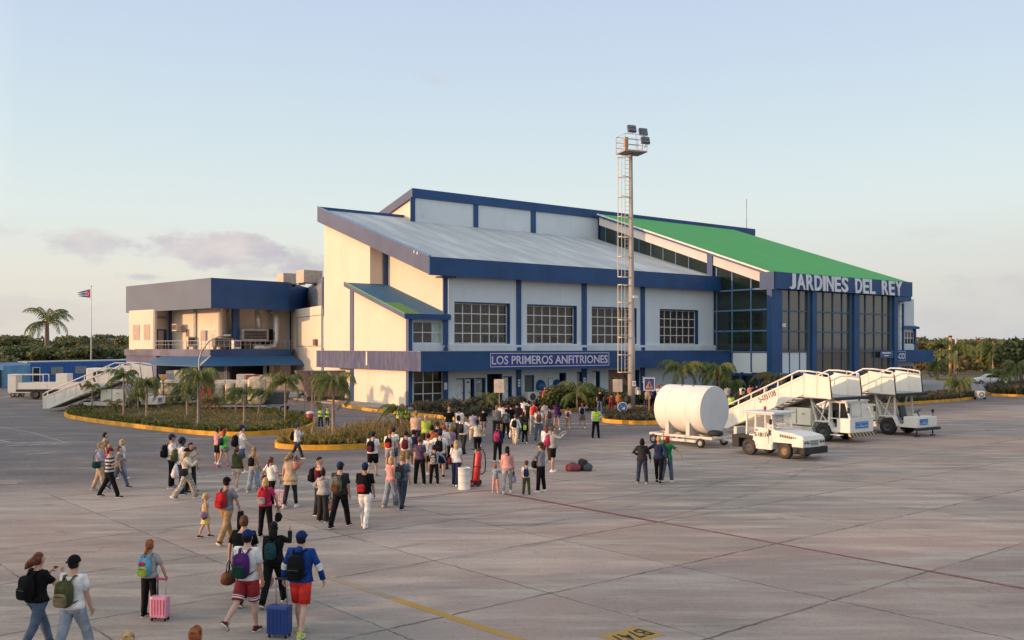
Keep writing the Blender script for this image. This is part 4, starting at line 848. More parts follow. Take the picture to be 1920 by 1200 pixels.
def palm_meshes(seed, nf=15, wind=0.0, droop=1.0, hang=0.0, nl=20, crown_r=1.0, trunk_lean=0.04):
    """unit palm: trunk 1 high, crown radius crown_r (scaled later)"""
    rnd = random.Random(seed); mb = MB(); stems = MB()
    for i in range(nf):
        az = 2 * pi * (i + rnd.uniform(-.3, .3)) / nf; up = rnd.uniform(-.1, 1.25) if i % 3 else rnd.uniform(.7, 1.4); ln = crown_r * rnd.uniform(.8, 1.1)
        h = Vector((cos(az), sin(az), 0)); p = Vector((0, 0, 0)); ang = up; pts = [p.copy()]; n = 9
        for k in range(n):
            d = h * cos(ang) + Vector((0, 0, sin(ang))); d.x -= wind * (.25 + k / n); d.normalize(); p = p + d * (ln * 1.25 / n); pts.append(p.copy()); ang -= (.22 + .10 * k / n * 2) * droop * rnd.uniform(.85, 1.15)
        stems.tube(pts, [crown_r * .022 * (1 - .8 * k / n) for k in range(n + 1)], 4, sm=False)
        tot = nl
        for k in range(2, tot + 1):
            s = k / tot * n; a = min(int(s), n - 1); fr_ = s - a; q = pts[a].lerp(pts[a + 1], fr_); d = (pts[a + 1] - pts[a]).normalized()
            side = d.cross(Vector((0, 0, 1))); side = side.normalized() if side.length > .05 else Vector((1, 0, 0))
            ll = crown_r * .33 * (sin(pi * min(1, .12 + .88 * k / tot)) ** .6) * rnd.uniform(.75, 1.1)
            for sg in (-1, 1):
                dr = (side * sg * .75 + d * .55 + Vector((-wind * .5, 0, -.45 - hang - rnd.uniform(0, .5)))).normalized()
                t1 = q + dr * ll * .55; dr2 = (dr + Vector((-wind * .3, 0, -.7))).normalized(); t2 = t1 + dr2 * ll * .5; w = d * (crown_r * .020)
                mb.add([q - w, q + w, t1 + w * .9, t1 - w * .9, t2], [(0, 1, 2, 3), (3, 2, 4)], 0)
    return mb, stems
PV = []
for i, (wd, dr, hg, nf) in enumerate([(.05, 1.0, 0, 16), (.25, 1.0, .1, 14), (.55, 1.25, .4, 12), (.12, 1.15, .25, 20), (.9, 1.5, .7, 9), (.0, .8, 0, 13)]):
    a, b = palm_meshes(50 + i, nf, wd, dr, hg); oa = a.build('leaflets', PALMG); ob = b.build('stems', [mat('frond_stem', (.10, .11, .04), .7)])
    PV.append((oa.data, ob.data)); bpy.data.objects.remove(oa); bpy.data.objects.remove(ob)
def palm(px, py, cy, rpx, var, label, group=None, lean=0.0, z0=0.15, mats=None, tw=.10, multi=1, sunk=0):
    g0 = G(px, py, z0); sc = g0.y / F; hz = CAMZ + (651 - cy) * sc - z0; r = rpx * sc * 1.25
    t = thing('palm_tree', label, 'palm', g0, random.uniform(-.3, .3), group)
    for k in range(multi):
        dx = (k - (multi - 1) / 2) * .55; mb = MB(); pts = [(dx * (1 - i / 6 * .4) + lean * r * (i / 6) ** 2, 0.25 * (k % 2) * (1 - i / 6), hz * i / 6) for i in range(7)]
        mb.tube(pts, [tw * 1.35] + [tw * (1 - .06 * i) for i in range(1, 7)], 8); mb.build('trunk', TRUNK, t)
    c = bpy.data.objects.new('crown', PV[var][0].copy() if mats else PV[var][0]); col.objects.link(c); c.parent = t; c.location = (lean * r, 0, hz); c.scale = (r, r, r); c.rotation_euler = (0, 0, random.uniform(-.4, .4))
    if mats: c.data.materials.clear(); c.data.materials.append(mats)
    s = bpy.data.objects.new('frond_stems', PV[var][1]); col.objects.link(s); s.parent = c
    return t
IP = 'young palms on the big planted island'
palm(173, 768, 724, 20, 2, 'small wind bent palm at the left tip of the big island before the stairs', IP, tw=.08)
palm(232, 786, 708, 32, 1, 'slim palm hiding the end of the grey stair platform', IP, tw=.08)
palm(275, 790, 722, 30, 3, 'palm with orange lit trunk to the right of the stair truck', IP, tw=.09)
palm(213, 776, 762, 20, 5, 'very low bushy palm with yellowish fronds near the left tip', IP, tw=.07, mats=PALMY)
palm(259, 770, 742, 20, 3, 'small dull palm standing behind the orange lit trunk', IP, tw=.06)
palm(352, 786, 735, 34, 1, 'palm just left of the curved street lamp', IP, lean=-.1)
palm(372, 803, 712, 42, 3, 'tallest full palm standing in front of the street lamp', IP)
palm(395, 776, 752, 24, 3, 'low yellow green palm just right of the street lamp', IP, mats=PALMY, tw=.07)
palm(380, 765, 700, 26, 0, 'dark palm behind the street lamp', IP, tw=.08)
palm(442, 777, 748, 25, 4, 'small drooping palm before the wrapped luggage', IP, tw=.07)
palm(458, 799, 738, 34, 4, 'wind swept palm with an orange painted trunk foot', IP, tw=.08)
palm(484, 785, 738, 26, 4, 'curved trunk palm bending over the shiny luggage wrap', IP, lean=.35, tw=.07)
palm(535, 790, 718, 38, 1, 'full palm with pale thin trunk near the right end of the big island', IP, tw=.08)
palm(625, 828, 722, 48, 3, 'big full palm growing from the small flower island beside two workers', None, tw=.10)
palm(754, 814, 770, 34, 4, 'small windswept palm with drooping rusty fronds by the kerb', None, lean=-.2, tw=.07)
palm(1280, 752, 694, 40, 0, 'left of two full palms rising behind the white tank', 'palms behind the white tank', tw=.16)
palm(1345, 752, 700, 40, 3, 'right of two full palms behind the white tank, with forked pale trunk', 'palms behind the white tank', tw=.13, multi=2)
palm(1372, 748, 726, 30, 3, 'low dark palm filling the gap at the right end of the tank', 'palms behind the white tank', tw=.13)
palm(1456, 746, 712, 40, 4, 'bare windswept palm in the dark hall entrance', None, tw=.12, mats=PALMY)
palm(913, 772, 750, 22, 5, 'small olive palm by the doors behind the crowd', None, tw=.08)
palm(1082, 768, 738, 34, 5, 'fan of pale fronds sticking out of the clipped bushes', None, tw=.1)
palm(88, 695, 604, 40, 5, 'tall dark palm standing above the blue building', None, tw=.34, multi=2)
palm(40, 696, 668, 30, 3, 'short sunlit yellow palm left of the tall dark one', None, mats=PALMY, tw=.2)
RP = 'palms on the right hand lawn'
palm(1790, 706, 658, 32, 5, 'palm with pale fronds beside the orange pole', RP, tw=.2); palm(1862, 702, 656, 34, 3, 'full palm standing behind the white car', RP, tw=.2); palm(1758, 712, 684, 24, 3, 'small dark palm left of the orange pole', RP, tw=.15)
palm(1797, 745, 722, 30, 3, 'low dark bushy palm in front of the lawn, near the cone', RP, tw=.15); palm(1905, 728, 690, 30, 3, 'palm at the right edge behind the car tail', RP, tw=.15)
palm(1880, 722, 702, 24, 0, 'low palm half hiding the white car boot', RP, tw=.15)

def leafball(seed, n, lobes, ls, flat=1.0):
    """leaf clumps: many small quads spread through a few uneven lobes, denser to their skins"""
    rnd = random.Random(seed); mb = MB()
    for i in range(n):
        c, r = lobes[rnd.randrange(len(lobes))]
        d = Vector((rnd.gauss(0, 1), rnd.gauss(0, 1), rnd.gauss(0, 1))).normalized(); q = Vector(c) + Vector((d.x * r[0], d.y * r[1], d.z * r[2])) * (rnd.uniform(.45, 1.0) ** .5) * (1 + .15 * noise.noise(d * 3 + Vector(c)))
        a = Vector((rnd.gauss(0, 1), rnd.gauss(0, 1), rnd.gauss(0, 1))).normalized(); b = a.cross(d + a * .3).normalized(); s = ls * rnd.uniform(.5, 1.3)
        mb.add([q - a*s, q - b*s*.55, q + a*s, q + b*s*.55], [(0, 1, 2, 3)], 0)
    return mb
def tree_variant(seed, n=1500, ls=.42, m=TREEG):
    rnd = random.Random(seed); lobes = []
    for i in range(9): lobes.append(((rnd.uniform(-2.2, 2.2), rnd.uniform(-2.0, 2.0), rnd.uniform(3.2, 6.8)), (rnd.uniform(1.2, 2.0), rnd.uniform(1.2, 2.0), rnd.uniform(.9, 1.5))))
    cr = leafball(seed, n, lobes, ls); o = cr.build('crown', m); me = o.data; bpy.data.objects.remove(o)
    tb = MB(); tb.tube([(0, 0, 0), (.1, 0, 1.6), (.0, .1, 3.4)], [.28, .2, .14], 7)
    for c, r in lobes[:6]: tb.tube([(0.05, .05, 2.0 + rnd.uniform(0, 1)), (c[0] * .5, c[1] * .5, c[2] * .75), c], [.12, .07, .03], 5)
    o = tb.build('trunk', BARK); mt_ = o.data; bpy.data.objects.remove(o); return me, mt_
TV = [tree_variant(90 + i) for i in range(5)]; TS = [tree_variant(190 + i, 1100, .40, SCRUB) for i in range(3)]
def tree(x, y, h, v, label, group, sx=1.0):
    t = thing('broadleaf_tree', label, 'tree', (x, y, 0), random.uniform(0, 6.28), group); s = h / 8.0; t.scale = (s * sx, s * sx, s)
    for nm, me in (('trunk', v[1]), ('crown', v[0])): o = bpy.data.objects.new(nm, me); col.objects.link(o); o.parent = t
rt = random.Random(5)
for i in range(34):
    px = -60 + i * 9.5; Y = rt.uniform(205, 262); topy = 634 + rt.uniform(-9, 9); h = CAMZ + (651 - topy) * Y / F
    p = PX(px, Y); tree(p.x, p.y, h, TV[i % 5], 'dark green tree in the wood beyond the blue building', 'trees in the wood at left', 1.25)
for i in range(12):
    px = -40 + i * 26; Y = rt.uniform(165, 200); topy = 642 + rt.uniform(-3, 9); h = CAMZ + (651 - topy) * Y / F
    p = PX(px, Y)
    if h > 2: tree(p.x, p.y, h, TV[(i * 2) % 5], 'lower dark bush tree at the front of the left wood', 'front trees of the left wood', 1.5)
for i, px in enumerate((205, 232, 192)): p = PX(px, 190); tree(p.x, p.y, 6.0, TS[i % 3], ['thin olive tree left of the annex by the green roof', 'thin olive tree touching the annex corner', 'thin sparse olive tree between the small houses'][i], 'olive trees by the green roof')
for i in range(40):
    px = 1700 + i * 7.5; Y = rt.uniform(235, 300); topy = 636 + rt.uniform(-7, 7); h = CAMZ + (651 - topy) * Y / F
    p = PX(px, Y); tree(p.x, p.y, h, (TS + TV)[i % 5], 'brownish scrub tree in the wood beyond the lawn', 'trees in the wood at right', 1.3)
for i in range(22):
    px = 1715 + i * 12; Y = rt.uniform(165, 215); topy = 650 + rt.uniform(-4, 10); h = CAMZ + (651 - topy) * Y / F
    p = PX(px, Y); tree(p.x, p.y, max(3.2, h), (TV + TS)[(i * 3) % 8], 'low olive tree at the edge of the right lawn', 'front trees of the right wood', 1.6)
tree(*PX(1915, 120).xy, 7.0, TV[1], 'dense dark tree at the right edge behind the hedge', None, 1.1)
# trees added left of the view, beyond the frame edge, to shade the apron
for i in range(34):
    y0 = -46 + i * 3.3
    tree(-98 + rt.uniform(-4, 4), y0, rt.uniform(8.6, 10.0), TV[i % 5], 'tall tree added out of view west of the apron to shade it', 'added shade trees west of the apron', 1.0)

for nm, lab, pxs, Yr, m, sd in (('wood_undergrowth', 'dense undergrowth at the foot of the left wood', (-80, 300), (160, 250), TREEG, 61), ('wood_undergrowth', 'dense scrubby undergrowth at the foot of the right wood', (1690, 2020), (170, 280), SCRUB, 62)):
    ru = random.Random(sd); lobes = []
    for k in range(90): Y = ru.uniform(*Yr); lobes.append((tuple(PX(ru.uniform(*pxs), Y) + Vector((0, 0, ru.uniform(.8, 2.6)))), (ru.uniform(2, 4.5), ru.uniform(1.5, 3), ru.uniform(1.0, 2.0))))
    tag(leafball(sd, 9000, lobes, .55).build(nm, m), lab, 'undergrowth', kind='stuff')
# ---- planted islands ----
def smooth(pts, k=3):
    for _ in range(k):
        q = []
        for a, b in zip(pts, pts[1:] + pts[:1]): q += [a.lerp(b, .25), a.lerp(b, .75)]
        pts = q
    return pts
SOIL = mat('planting_soil', (.12, .115, .06), .95, var=.4, scale=2, bump=.3, bscale=12)
def inset(pts, d):
    n = len(pts); out = []
    for i in range(n):
        a, b, c = pts[i-1], pts[i], pts[(i+1) % n]; t = (c - a).normalized(); out.append(b + Vector((-t.y, t.x, 0)) * d)
    return out
def island(pix, name='kerb_island', h=.25, k=3, pav=False, world=None):
    pts = world or [G(*p) for p in pix]
    area = sum(a.x*b.y - b.x*a.y for a, b in zip(pts, pts[1:] + pts[:1]))
    if area < 0: pts = pts[::-1]
    pts = smooth(pts, k); inn = inset(pts, .16); n = len(pts); mb = MB()
    vs = [zup(p, 0) for p in pts] + [zup(p, h) for p in pts] + [zup(p, h) for p in inn] + [zup(p, h - .06) for p in inn]; fs = []
    for r in range(3):
        for i in range(n): j = (i + 1) % n; fs.append((r*n + i, r*n + j, (r+1)*n + j, (r+1)*n + i))
    mb.add(vs, fs); tag(mb.build('yellow_kerb', YELLOW), kind='structure')
    mb = MB(); mb.add([zup(p, h - .05) for p in inn], [tuple(range(n))]); tag(mb.build('planting_bed' if not pav else 'paved_island', SOIL if not pav else PAVE), kind='structure')
    return inn
def inside(p, poly):
    c = False; n = len(poly)
    for i in range(n):
        a, b = poly[i], poly[i-1]
        if (a.y > p.y) != (b.y > p.y) and p.x < (b.x - a.x) * (p.y - a.y) / (b.y - a.y) + a.x: c = not c
    return c
def cover(name, poly, n, h, m, label, cat, blades=5, wd=.05, seed=1, z=.20, splay=.5, edge=None):
    rnd = random.Random(seed); mb = MB(); xs = [p.x for p in poly]; ys = [p.y for p in poly]; k = 0; tries = 0
    while k < n and tries < n * 12:
        tries += 1; p = Vector((rnd.uniform(min(xs), max(xs)), rnd.uniform(min(ys), max(ys)), 0))
        if not inside(p, poly): continue
        dn = noise.noise(p * .35) ; 
        if edge is not None:
            dd = min((p - q).length for q in poly)
            if dd > edge: continue
        elif dn < -.25 and rnd.random() < .6: continue
        k += 1; hh = h * rnd.uniform(.5, 1.25) * (1 + .5 * dn)
        for b in range(blades):
            a = rnd.uniform(0, 6.28); d = Vector((cos(a), sin(a), 0)); w = Vector((-d.y, d.x, 0)) * wd * rnd.uniform(.6, 1.3); o = p + d * rnd.uniform(0, .12); tip = o + d * hh * splay * rnd.uniform(.4, 1.4) + Vector((0, 0, hh * rnd.uniform(.6, 1.1)))
            mid = o.lerp(tip, .55) + Vector((0, 0, hh * .12))
            mb.add([zup(o, z), mid - w + Vector((0,0,z)), tip + Vector((0,0,z)), mid + w + Vector((0,0,z))], [(0, 1, 2, 3)], 0)
    o = mb.build(name, m); return tag(o, label, cat, kind='stuff')
I1 = island([(119, 777), (122, 784), (200, 796), (330, 812), (420, 819), (500, 817), (570, 809), (592, 799), (590, 790), (540, 778), (450, 766), (330, 762), (220, 762), (140, 766)], k=2)
cover('lawn_grass', I1, 14000, .085, GRASS, 'rough green lawn grass covering the big island', 'grass', 4, .03, 1)
cover('dry_weeds', I1, 1000, .32, DRYW, 'dry brown seed heads standing in the big island lawn', 'weeds', 4, .02, 2, splay=.25)
cover('edging_plants', I1, 900, .30, HEDGE, 'low leafy plants along the yellow kerb of the big island', 'ground cover', 9, .07, 3, edge=1.6)
I2 = island([(514, 836), (518, 842), (600, 845), (700, 841), (800, 834), (858, 826), (860, 815), (800, 805), (700, 806), (640, 812), (560, 823), (520, 831)], k=2)
cover('flower_bed', I2, 1500, .36, FLOW, 'yellow green flowering plants filling the small island', 'flower bed', 10, .05, 4)
cover('flower_stems', I2, 500, .8, DRYW, 'thin dry stems rising from the small island', 'weeds', 3, .018, 5, splay=.3)
I3 = island([(1126, 788), (1132, 793), (1200, 797), (1290, 794), (1330, 786), (1320, 777), (1240, 774), (1160, 776)], k=2)
cover('dark_ground_cover', I3, 800, .40, DARKP, 'dark reddish ground cover round the foot of the mast', 'ground cover', 9, .07, 6)
I4 = island([(1250, 770), (1330, 770), (1420, 768), (1560, 765), (1690, 760), (1830, 750), (1830, 742), (1700, 746), (1560, 752), (1400, 756), (1250, 758)], k=1)
cover('kerb_bushes', I4, 2000, .5, DARKP, 'dark bushes along the long kerb behind the stair trucks', 'ground cover', 8, .09, 7)
I5 = island([(1846, 742), (1900, 744), (1990, 746), (1990, 728), (1900, 728), (1850, 733)], k=1)
cover('dark_hedge_plants', I5, 900, .8, DARKP, 'dark low hedge inside the right hand kerb', 'ground cover', 9, .10, 8)
I6 = island([(1746, 716), (1800, 717), (1830, 712), (1800, 710), (1750, 711)], k=1)
# kerb of the pavement along the building
def kerbline(pix, w=.18, h=.17):
    pts = [G(*p) for p in pix]; mb = MB()
    for a, b in zip(pts[:-1], pts[1:]):
        d = (b - a).normalized(); n = Vector((-d.y, d.x, 0)) * w; mb.prism([a, b, b + n, a + n], (0, 0, h + .06))
    return tag(mb.build('yellow_kerb', YELLOW), kind='structure')
kerbline([(590, 752), (640, 756)]); kerbline([(640, 763), (700, 772.5), (760, 778.5), (830, 785), (872, 790)]); kerbline([(980, 776.5), (1052, 774.5), (1123, 765), (1190, 765), (1250, 768)])
for nm, pix, n, h, m, lab, sd in (('entrance_bed_plants', [(830, 779), (870, 788), (935, 776), (985, 773), (985, 764), (900, 764), (800, 768), (775, 771), (780, 776)], 700, .5, DARKP, 'dark low plants in the bed along the doors', 11),
                                  ('entrance_bed_plants', [(1010, 772), (1052, 772), (1120, 763), (1200, 763), (1200, 757), (1040, 760)], 700, .6, HEDGE, 'low green plants in the bed under the clipped bushes', 12)):
    cover(nm, [G(*p) for p in pix], n, h, m, lab, 'ground cover', 9, .09, sd)
BV = []
for i in range(3):
    rnd = random.Random(300 + i); lobes = [((rnd.uniform(-.5, .5), rnd.uniform(-.4, .4), rnd.uniform(.5, .8)), (rnd.uniform(.5, .75), rnd.uniform(.45, .6), rnd.uniform(.45, .6))) for _ in range(4)]
    o = leafball(300 + i, 1500, lobes, .10).build('bush', HEDGE); BV.append(o.data); bpy.data.objects.remove(o)
def bush(px, py, s, i, label, group, m=None, name='bush'):
    o = bpy.data.objects.new(name, BV[i % 3] if m is None else BV[i % 3].copy()); col.objects.link(o); o.location = G(px, py, .12); o.scale = (s, s, s); o.rotation_euler = (0, 0, i * 1.3)
    if m: o.data.materials.clear(); o.data.materials.append(m)
    tag(o, label, 'bush', group)
for i, px in enumerate((1036, 1048, 1062, 1076, 1092, 1106, 1120)):
    bush(px, 765 + (i % 2), 1.25 + .15 * (i % 3), i, ['rounded green bush at the left end of the hedge by the telephone hoods', 'rounded green bush, second from the left in the hedge', 'tall green bush, third from the left in the hedge', 'green bush in the middle of the hedge by the doors', 'green bush, third from the right in the hedge', 'green bush, second from the right in the hedge', 'green bush at the right end of the hedge near the mural'][i], 'bushes of the hedge by the doors')
for i, (px, py) in enumerate(((840, 775), (858, 778), (893, 772), (965, 768), (1205, 760), (1222, 762), (1240, 761))):
    bush(px, py, .95, i, ['dark shrub left end of the bed by the glass door', 'dark shrub with reddish leaves near the kerb corner', 'dark shrub just left of the small olive palm', 'dark round shrub beside the blue column', 'dark shrub just right of the mast', 'dark shrub behind the warning sign', 'dark shrub behind the left end of the tank'][i], 'dark shrubs along the terminal', DARKP, 'shrub')
for i, px in enumerate(range(1395, 1700, 30)): bush(px, 757, .9, i, 'dark bush in the bed before the glazed hall', 'bushes before the glazed hall', DARKP, 'shrub')
# ================= vehicles and equipment =================
VW = streaky('white_vehicle_paint', (.74, .72, .67), (.42, .33, .24), .42, 2.6); VWD = streaky('dusty_white_paint', (.64, .61, .56), (.30, .22, .15), .55, 3.0)
CREAMV = mat('cream_vehicle_panel', (.74, .70, .58), .45, var=.08, scale=1.2); LOGOB = mat('sign_blue_plate', (.04, .17, .45), .4); RUSTY = mat('dark_stencil_paint', (.13, .065, .035), .7)
DKF = mat('dark_chassis', (.05, .055, .06), .6, var=.3); SEAT = mat('black_seat_vinyl', (.02, .02, .022), .5); CLEAR = None
def clearglass():
    m = bpy.data.materials.new('clear_cab_glass'); m.use_nodes = True; t = m.node_tree; b = t.nodes['Principled BSDF']
    b.inputs['Base Color'].default_value = (.55, .6, .6, 1); b.inputs['Roughness'].default_value = .04; b.inputs['Alpha'].default_value = .35; b.inputs['IOR'].default_value = 1.5; return m
CLEAR = clearglass()
def dirv(deg): return Vector((cos(R(deg)), sin(R(deg)), 0))

def stair_truck(name, loc, deg, label, closed=True, number='S-08108', zpl=2.45, group='mobile boarding stairs', both=True):
    """x forward (the way the flight rises), y left; camera sees the right-hand side (-y)"""
    t = thing(name, label, 'boarding stairs', loc, R(deg), group); W_ = 1.35; xs, xp, xe = 0.0, 5.9, 7.65; zb0 = .25
    def side(y0, y1, mi=0):
        # stringer panel of the flight
        m = MB(); m.prism([(xs, y0, zb0), (xs + .55, y0, zb0), (xp, y0, zpl + .05), (xp, y0, zpl + 1.12), (xs, y0, zb0 + .92)][::-1], (0, y1 - y0, 0)); return m
    for sg in (-1, 1):
        y = sg * W_; sd_ = side(y - .04, y + .04).build('flight_side_panel', VW, t)
        r = MB(); r.bar((xs + .02, y - .045 * sg * -1, zb0 + .86), (xp, y + .045 * sg, zpl + 1.05), .05, .09); r.bar((xs + .5, y + .045*sg, zb0 + .08), (xp, y + .045 * sg, zpl + .10), .05, .10)
        for k in range(1, 7): a = k / 7; r.bar((xs + (xp - xs) * a, y + .045*sg, zb0 + .1 + (zpl - zb0) * a), (xs + (xp - xs) * a, y + .045*sg, zb0 + .88 + (zpl - zb0) * a), .035, .03)
        r.build('panel_rib', CREAMV, sd_)
        h = MB(); pts = [(xs, y, zb0 + .3), (xs, y, zb0 + 1.12), (xs + .15, y, zb0 + 1.25), (xp - .35, y, zpl + 1.34), (xp + .3, y, zpl + 1.34), (xp + .9, y, zpl + 1.28)]
        h.tube(pts, .045, 6)
        for k in range(6): a = (k + .35) / 6.2; q0 = Vector((xs + (xp - xs) * a, y, zb0 + .85 + (zpl + .22 - zb0) * a)); h.bar(q0, q0 + Vector((.03, 0, .34)), .06)
        h.build('handrail', VW, t)
        w = MB(); w.prism([(xp, y - .04, zpl - .05), (xe, y - .04, zpl - .12), (xe - .12, y - .04, zpl + 1.02), (xp, y - .04, zpl + 1.22)][::-1], (0, .08, 0)); wo = w.build('platform_side_wall', VW, t)
        v = MB(); v.bar((xp + .02, y + .05*sg, zpl + .02), (xp + .02, y + .05*sg, zpl + 1.15), .04); v.bar((xp + .85, y + .05*sg, zpl + .02), (xp + .85, y + .05*sg, zpl + 1.1), .05); v.box(xp + .3, xp + .8, y + .045*sg - .01, y + .045*sg + .01, zpl + .62, zpl + .72); v.box(xp + .95, xe - .2, y + .045*sg - .01, y + .045*sg + .01, zpl + .84, zpl + .94); v.build('wall_trim', CREAMV, wo)
        e = MB(); e.bar((xe, y, zpl - .12), (xe - .13, y, zpl + 1.04), .07); e.build('rubber_edge', BLACK, wo)
        rr = MB(); pts = [(xp + .8, y, zpl + 1.14), (xp + .85, y, zpl + 1.30), (xe - .2, y, zpl + 1.2), (xe - .15, y, zpl + 1.0)]; rr.tube(pts, .04, 6); rr.build('platform_rail', VW, t)
    s = MB()
    for k in range(14):
        a = (k + .5) / 14; s.box(xs + .3 + (xp - xs - .3) * a - .17, xs + .3 + (xp - xs - .3) * a + .17, -W_ + .05, W_ - .05, zb0 + .05 + (zpl - zb0) * a, zb0 + .11 + (zpl - zb0) * a)
    tr = s.build('stair_treads', GREYM, t); tag(tr)
    m = MB(); m.prism([(xs + .5, -W_ + .05, zb0 - .02), (xp, -W_ + .05, zpl - .2), (xp, -W_ + .05, zpl - .12), (xs + .5, -W_ + .05, zb0 + .06)][::-1], (0, 2 * W_ - .1, 0)); m.build('flight_underside', mat('brown_grey_underside', (.22, .19, .16), .7), t)
    m = MB(); m.box(xp, xe + .05, -W_ + .04, W_ - .04, zpl - .14, zpl - .02); m.box(xe + .05, xe + .25, -W_ - .1, W_ + .1, zpl - .2, zpl - .05); m.mi[6:12] = [1] * 6; m.build('platform_deck', [GREYM, BLACK], t)
    put_text('number_stencil', number, .40, .004, RUSTY, t, frame((2.9, -W_ - .045, 1.88), (1, 0, .42), (-.42, 0, 1)), bold=.02, width=1.3)
    # running gear
    m = MB(); m.bbox(2.6, 7.3, -.75, .75, .55, .78, .03); m.bbox(3.0, 6.3, -1.1, -.95, .42, .72, .02); m.bbox(3.0, 6.3, .95, 1.1, .42, .72, .02); m.build('chassis', VWD, t)
    m = MB(); m.bbox(4.35, 6.15, -1.12, -.1, .80, 1.75, .03); b_ = m.build('equipment_cabinet', CREAMV, t); m = MB(); m.box(5.22, 5.25, -1.135, -1.12, .85, 1.7); m.box(5.6, 5.8, -1.14, -1.121, 1.4, 1.44); m.build('cabinet_seam', DKF, b_)
    for sg in (-1, 1):
        m = MB(); m.wheel((6.95, sg * .98, .50), .50, .32, 'y'); m.build('wheel', [BLACK, DKF], t)
        m = MB(); m.wheel((3.2, sg * .9, .42), .42, .26, 'y'); m.build('wheel', [BLACK, DKF], t)
        f = MB(); pts = [(6.25, .58), (6.45, 1.05), (7.35, 1.08), (7.62, .58)]
        for (a, b) in zip(pts[:-1], pts[1:]): f.add([(a[0], sg*.82, a[1]), (b[0], sg*.82, b[1]), (b[0], sg*1.22, b[1]), (a[0], sg*1.22, a[1]), (a[0], sg*.82, a[1]+.06), (b[0], sg*.82, b[1]+.06), (b[0], sg*1.22, b[1]+.06), (a[0], sg*1.22, a[1]+.06)], [(0,3,2,1),(4,5,6,7),(0,1,5,4),(1,2,6,5),(2,3,7,6),(3,0,4,7)])
        f.build('mudguard', VW, t)
    la = MB()
    for sg in (-1, 1):
        y = sg * .85; la.bar((6.0, y, zpl - .15), (6.45, y, .78), .12); la.bar((7.0, y, zpl - .2), (6.55, y, .9), .07); la.bar((6.05, y, zpl - .3), (7.1, y, 1.0), .05); la.bar((7.25, y, zpl - .2), (7.3, y, 1.0), .09)
    la.bar((6.1, -.85, zpl - .4), (6.4, .85, 1.0), .05); la.bar((6.1, .85, zpl - .4), (6.4, -.85, 1.0), .05); la.bar((4.6, 0, 1.2), (5.6, 0, zpl - .5), .1)
    la.build('lattice_support', VWD, t)
    if closed:
        x0, x1 = 7.2, 8.55; c = MB(); yb = 1.05
        c.bbox(7.75, x1 + .02, -yb, yb, .55, 1.30, .05); c.bbox(x0, 7.8, -yb, yb, .55, .8, .03); co = c.build('cab_lower_panel', VW, t)
        fr = MB()
        for sg in (-1, 1):
            fr.bar((x1, sg * (yb - .04), 1.28), (x1 - .33, sg * (yb - .14), 2.16), .09); fr.bar((x0 + .05, sg * (yb - .04), .8), (x0 + .05, sg * (yb - .14), 2.16), .08); fr.bar((x0 + .7, sg * (yb - .04), 1.28), (x0 + .65, sg * (yb - .14), 2.16), .05)
            fr.bar((x1 - .33, sg * (yb - .14), 2.16), (x0, sg * (yb - .14), 2.16), .08); fr.bar((x1, sg*(yb-.04), 1.29), (x0, sg*(yb-.04), 1.29), .05)
        fr.bar((x1 - .33, -yb + .1, 2.16), (x1 - .33, yb - .1, 2.16), .10); fr.bar((x1, -yb, 1.31), (x1, yb, 1.31), .08); fr.build('cab_frame', VW, co)
        g_ = MB(); g_.add([(x1 - .02, -yb + .08, 1.33), (x1 - .02, yb - .08, 1.33), (x1 - .33, yb - .16, 2.12), (x1 - .33, -yb + .16, 2.12)], [(0, 1, 2, 3)]); g_.build('windscreen', CLEAR, co)
        g_ = MB(); g_.bbox(x0 - .05, x1 - .22, -yb + .02, yb - .02, 2.18, 2.26, .03); g_.build('cab_roof', VWD, co)
        g_ = MB(); g_.add([(x0 + .02, -yb + .1, 1.0), (x0 + .02, yb - .1, 1.0), (x0 + .02, yb - .1, 2.1), (x0 + .02, -yb + .1, 2.1)], [(0, 1, 2, 3)]); g_.build('rear_cab_window', GLASS, co)
        n_ = MB(); n_.box(x1 + .025, x1 + .04, -.60, .55, .78, 1.14); no = n_.build('blue_name_plate', LOGOB, co)
        for k, (a, b, c1, c2) in enumerate(((-.5, .45, 1.06, 1.1), (-.52, -.30, .85, .93), (-.2, -.05, .85, .97), (.0, .18, .84, .93), (.25, .45, .86, .95))): q = MB(); q.box(x1 + .041, x1 + .047, a, b, c1, c2); q.build('plate_mark', mat('pale_blue_mark', (.25, .42, .62), .4), no)
        bu = MB(); bu.bbox(x1 - .05, x1 + .12, -yb - .08, yb + .08, .36, .55, .02); bu.build('hazard_bumper', wavemat('hazard_stripes', (.03, .03, .03), (.42, .33, .16), 2.1, 'DIAGONAL', .6, .1), t)
        st = MB(); st.bbox(7.5, 8.1, -yb - .2, -yb + .1, .40, .45, .01); st.build('step', VW, t)
        for sg in (-1, 1): m_ = MB(); m_.bbox(x1 - .05, x1 + .05, sg * (yb + .12) - .06, sg * (yb + .12) + .06, 1.62, 1.92, .03); m_.bar((x1 - .1, sg * yb, 1.9), (x1, sg * (yb + .12), 1.86), .03); m_.build('wing_mirror', BLACK, co)
        q = MB(); q.tube([(7.95 + .16*cos(a), -.3 + .17*sin(a), 1.42 + .08*cos(a)) for a in [2*pi*i/12 for i in range(13)]], .018, 5); q.bar((7.95, -.3, 1.42), (8.1, -.3, 1.25), .03); q.build('steering_wheel', BLACK, co)
        q = MB(); q.bbox(7.35, 7.75, -.6, 0, .8, 1.1, .04); q.bbox(7.3, 7.42, -.6, 0, 1.1, 1.65, .04); q.build('driver_seat', SEAT, co)
        q = MB(); q.ell((8.4, 0, 2.28), (.05, .05, .05)); q.build('beacon', BLACK, co)
    else:
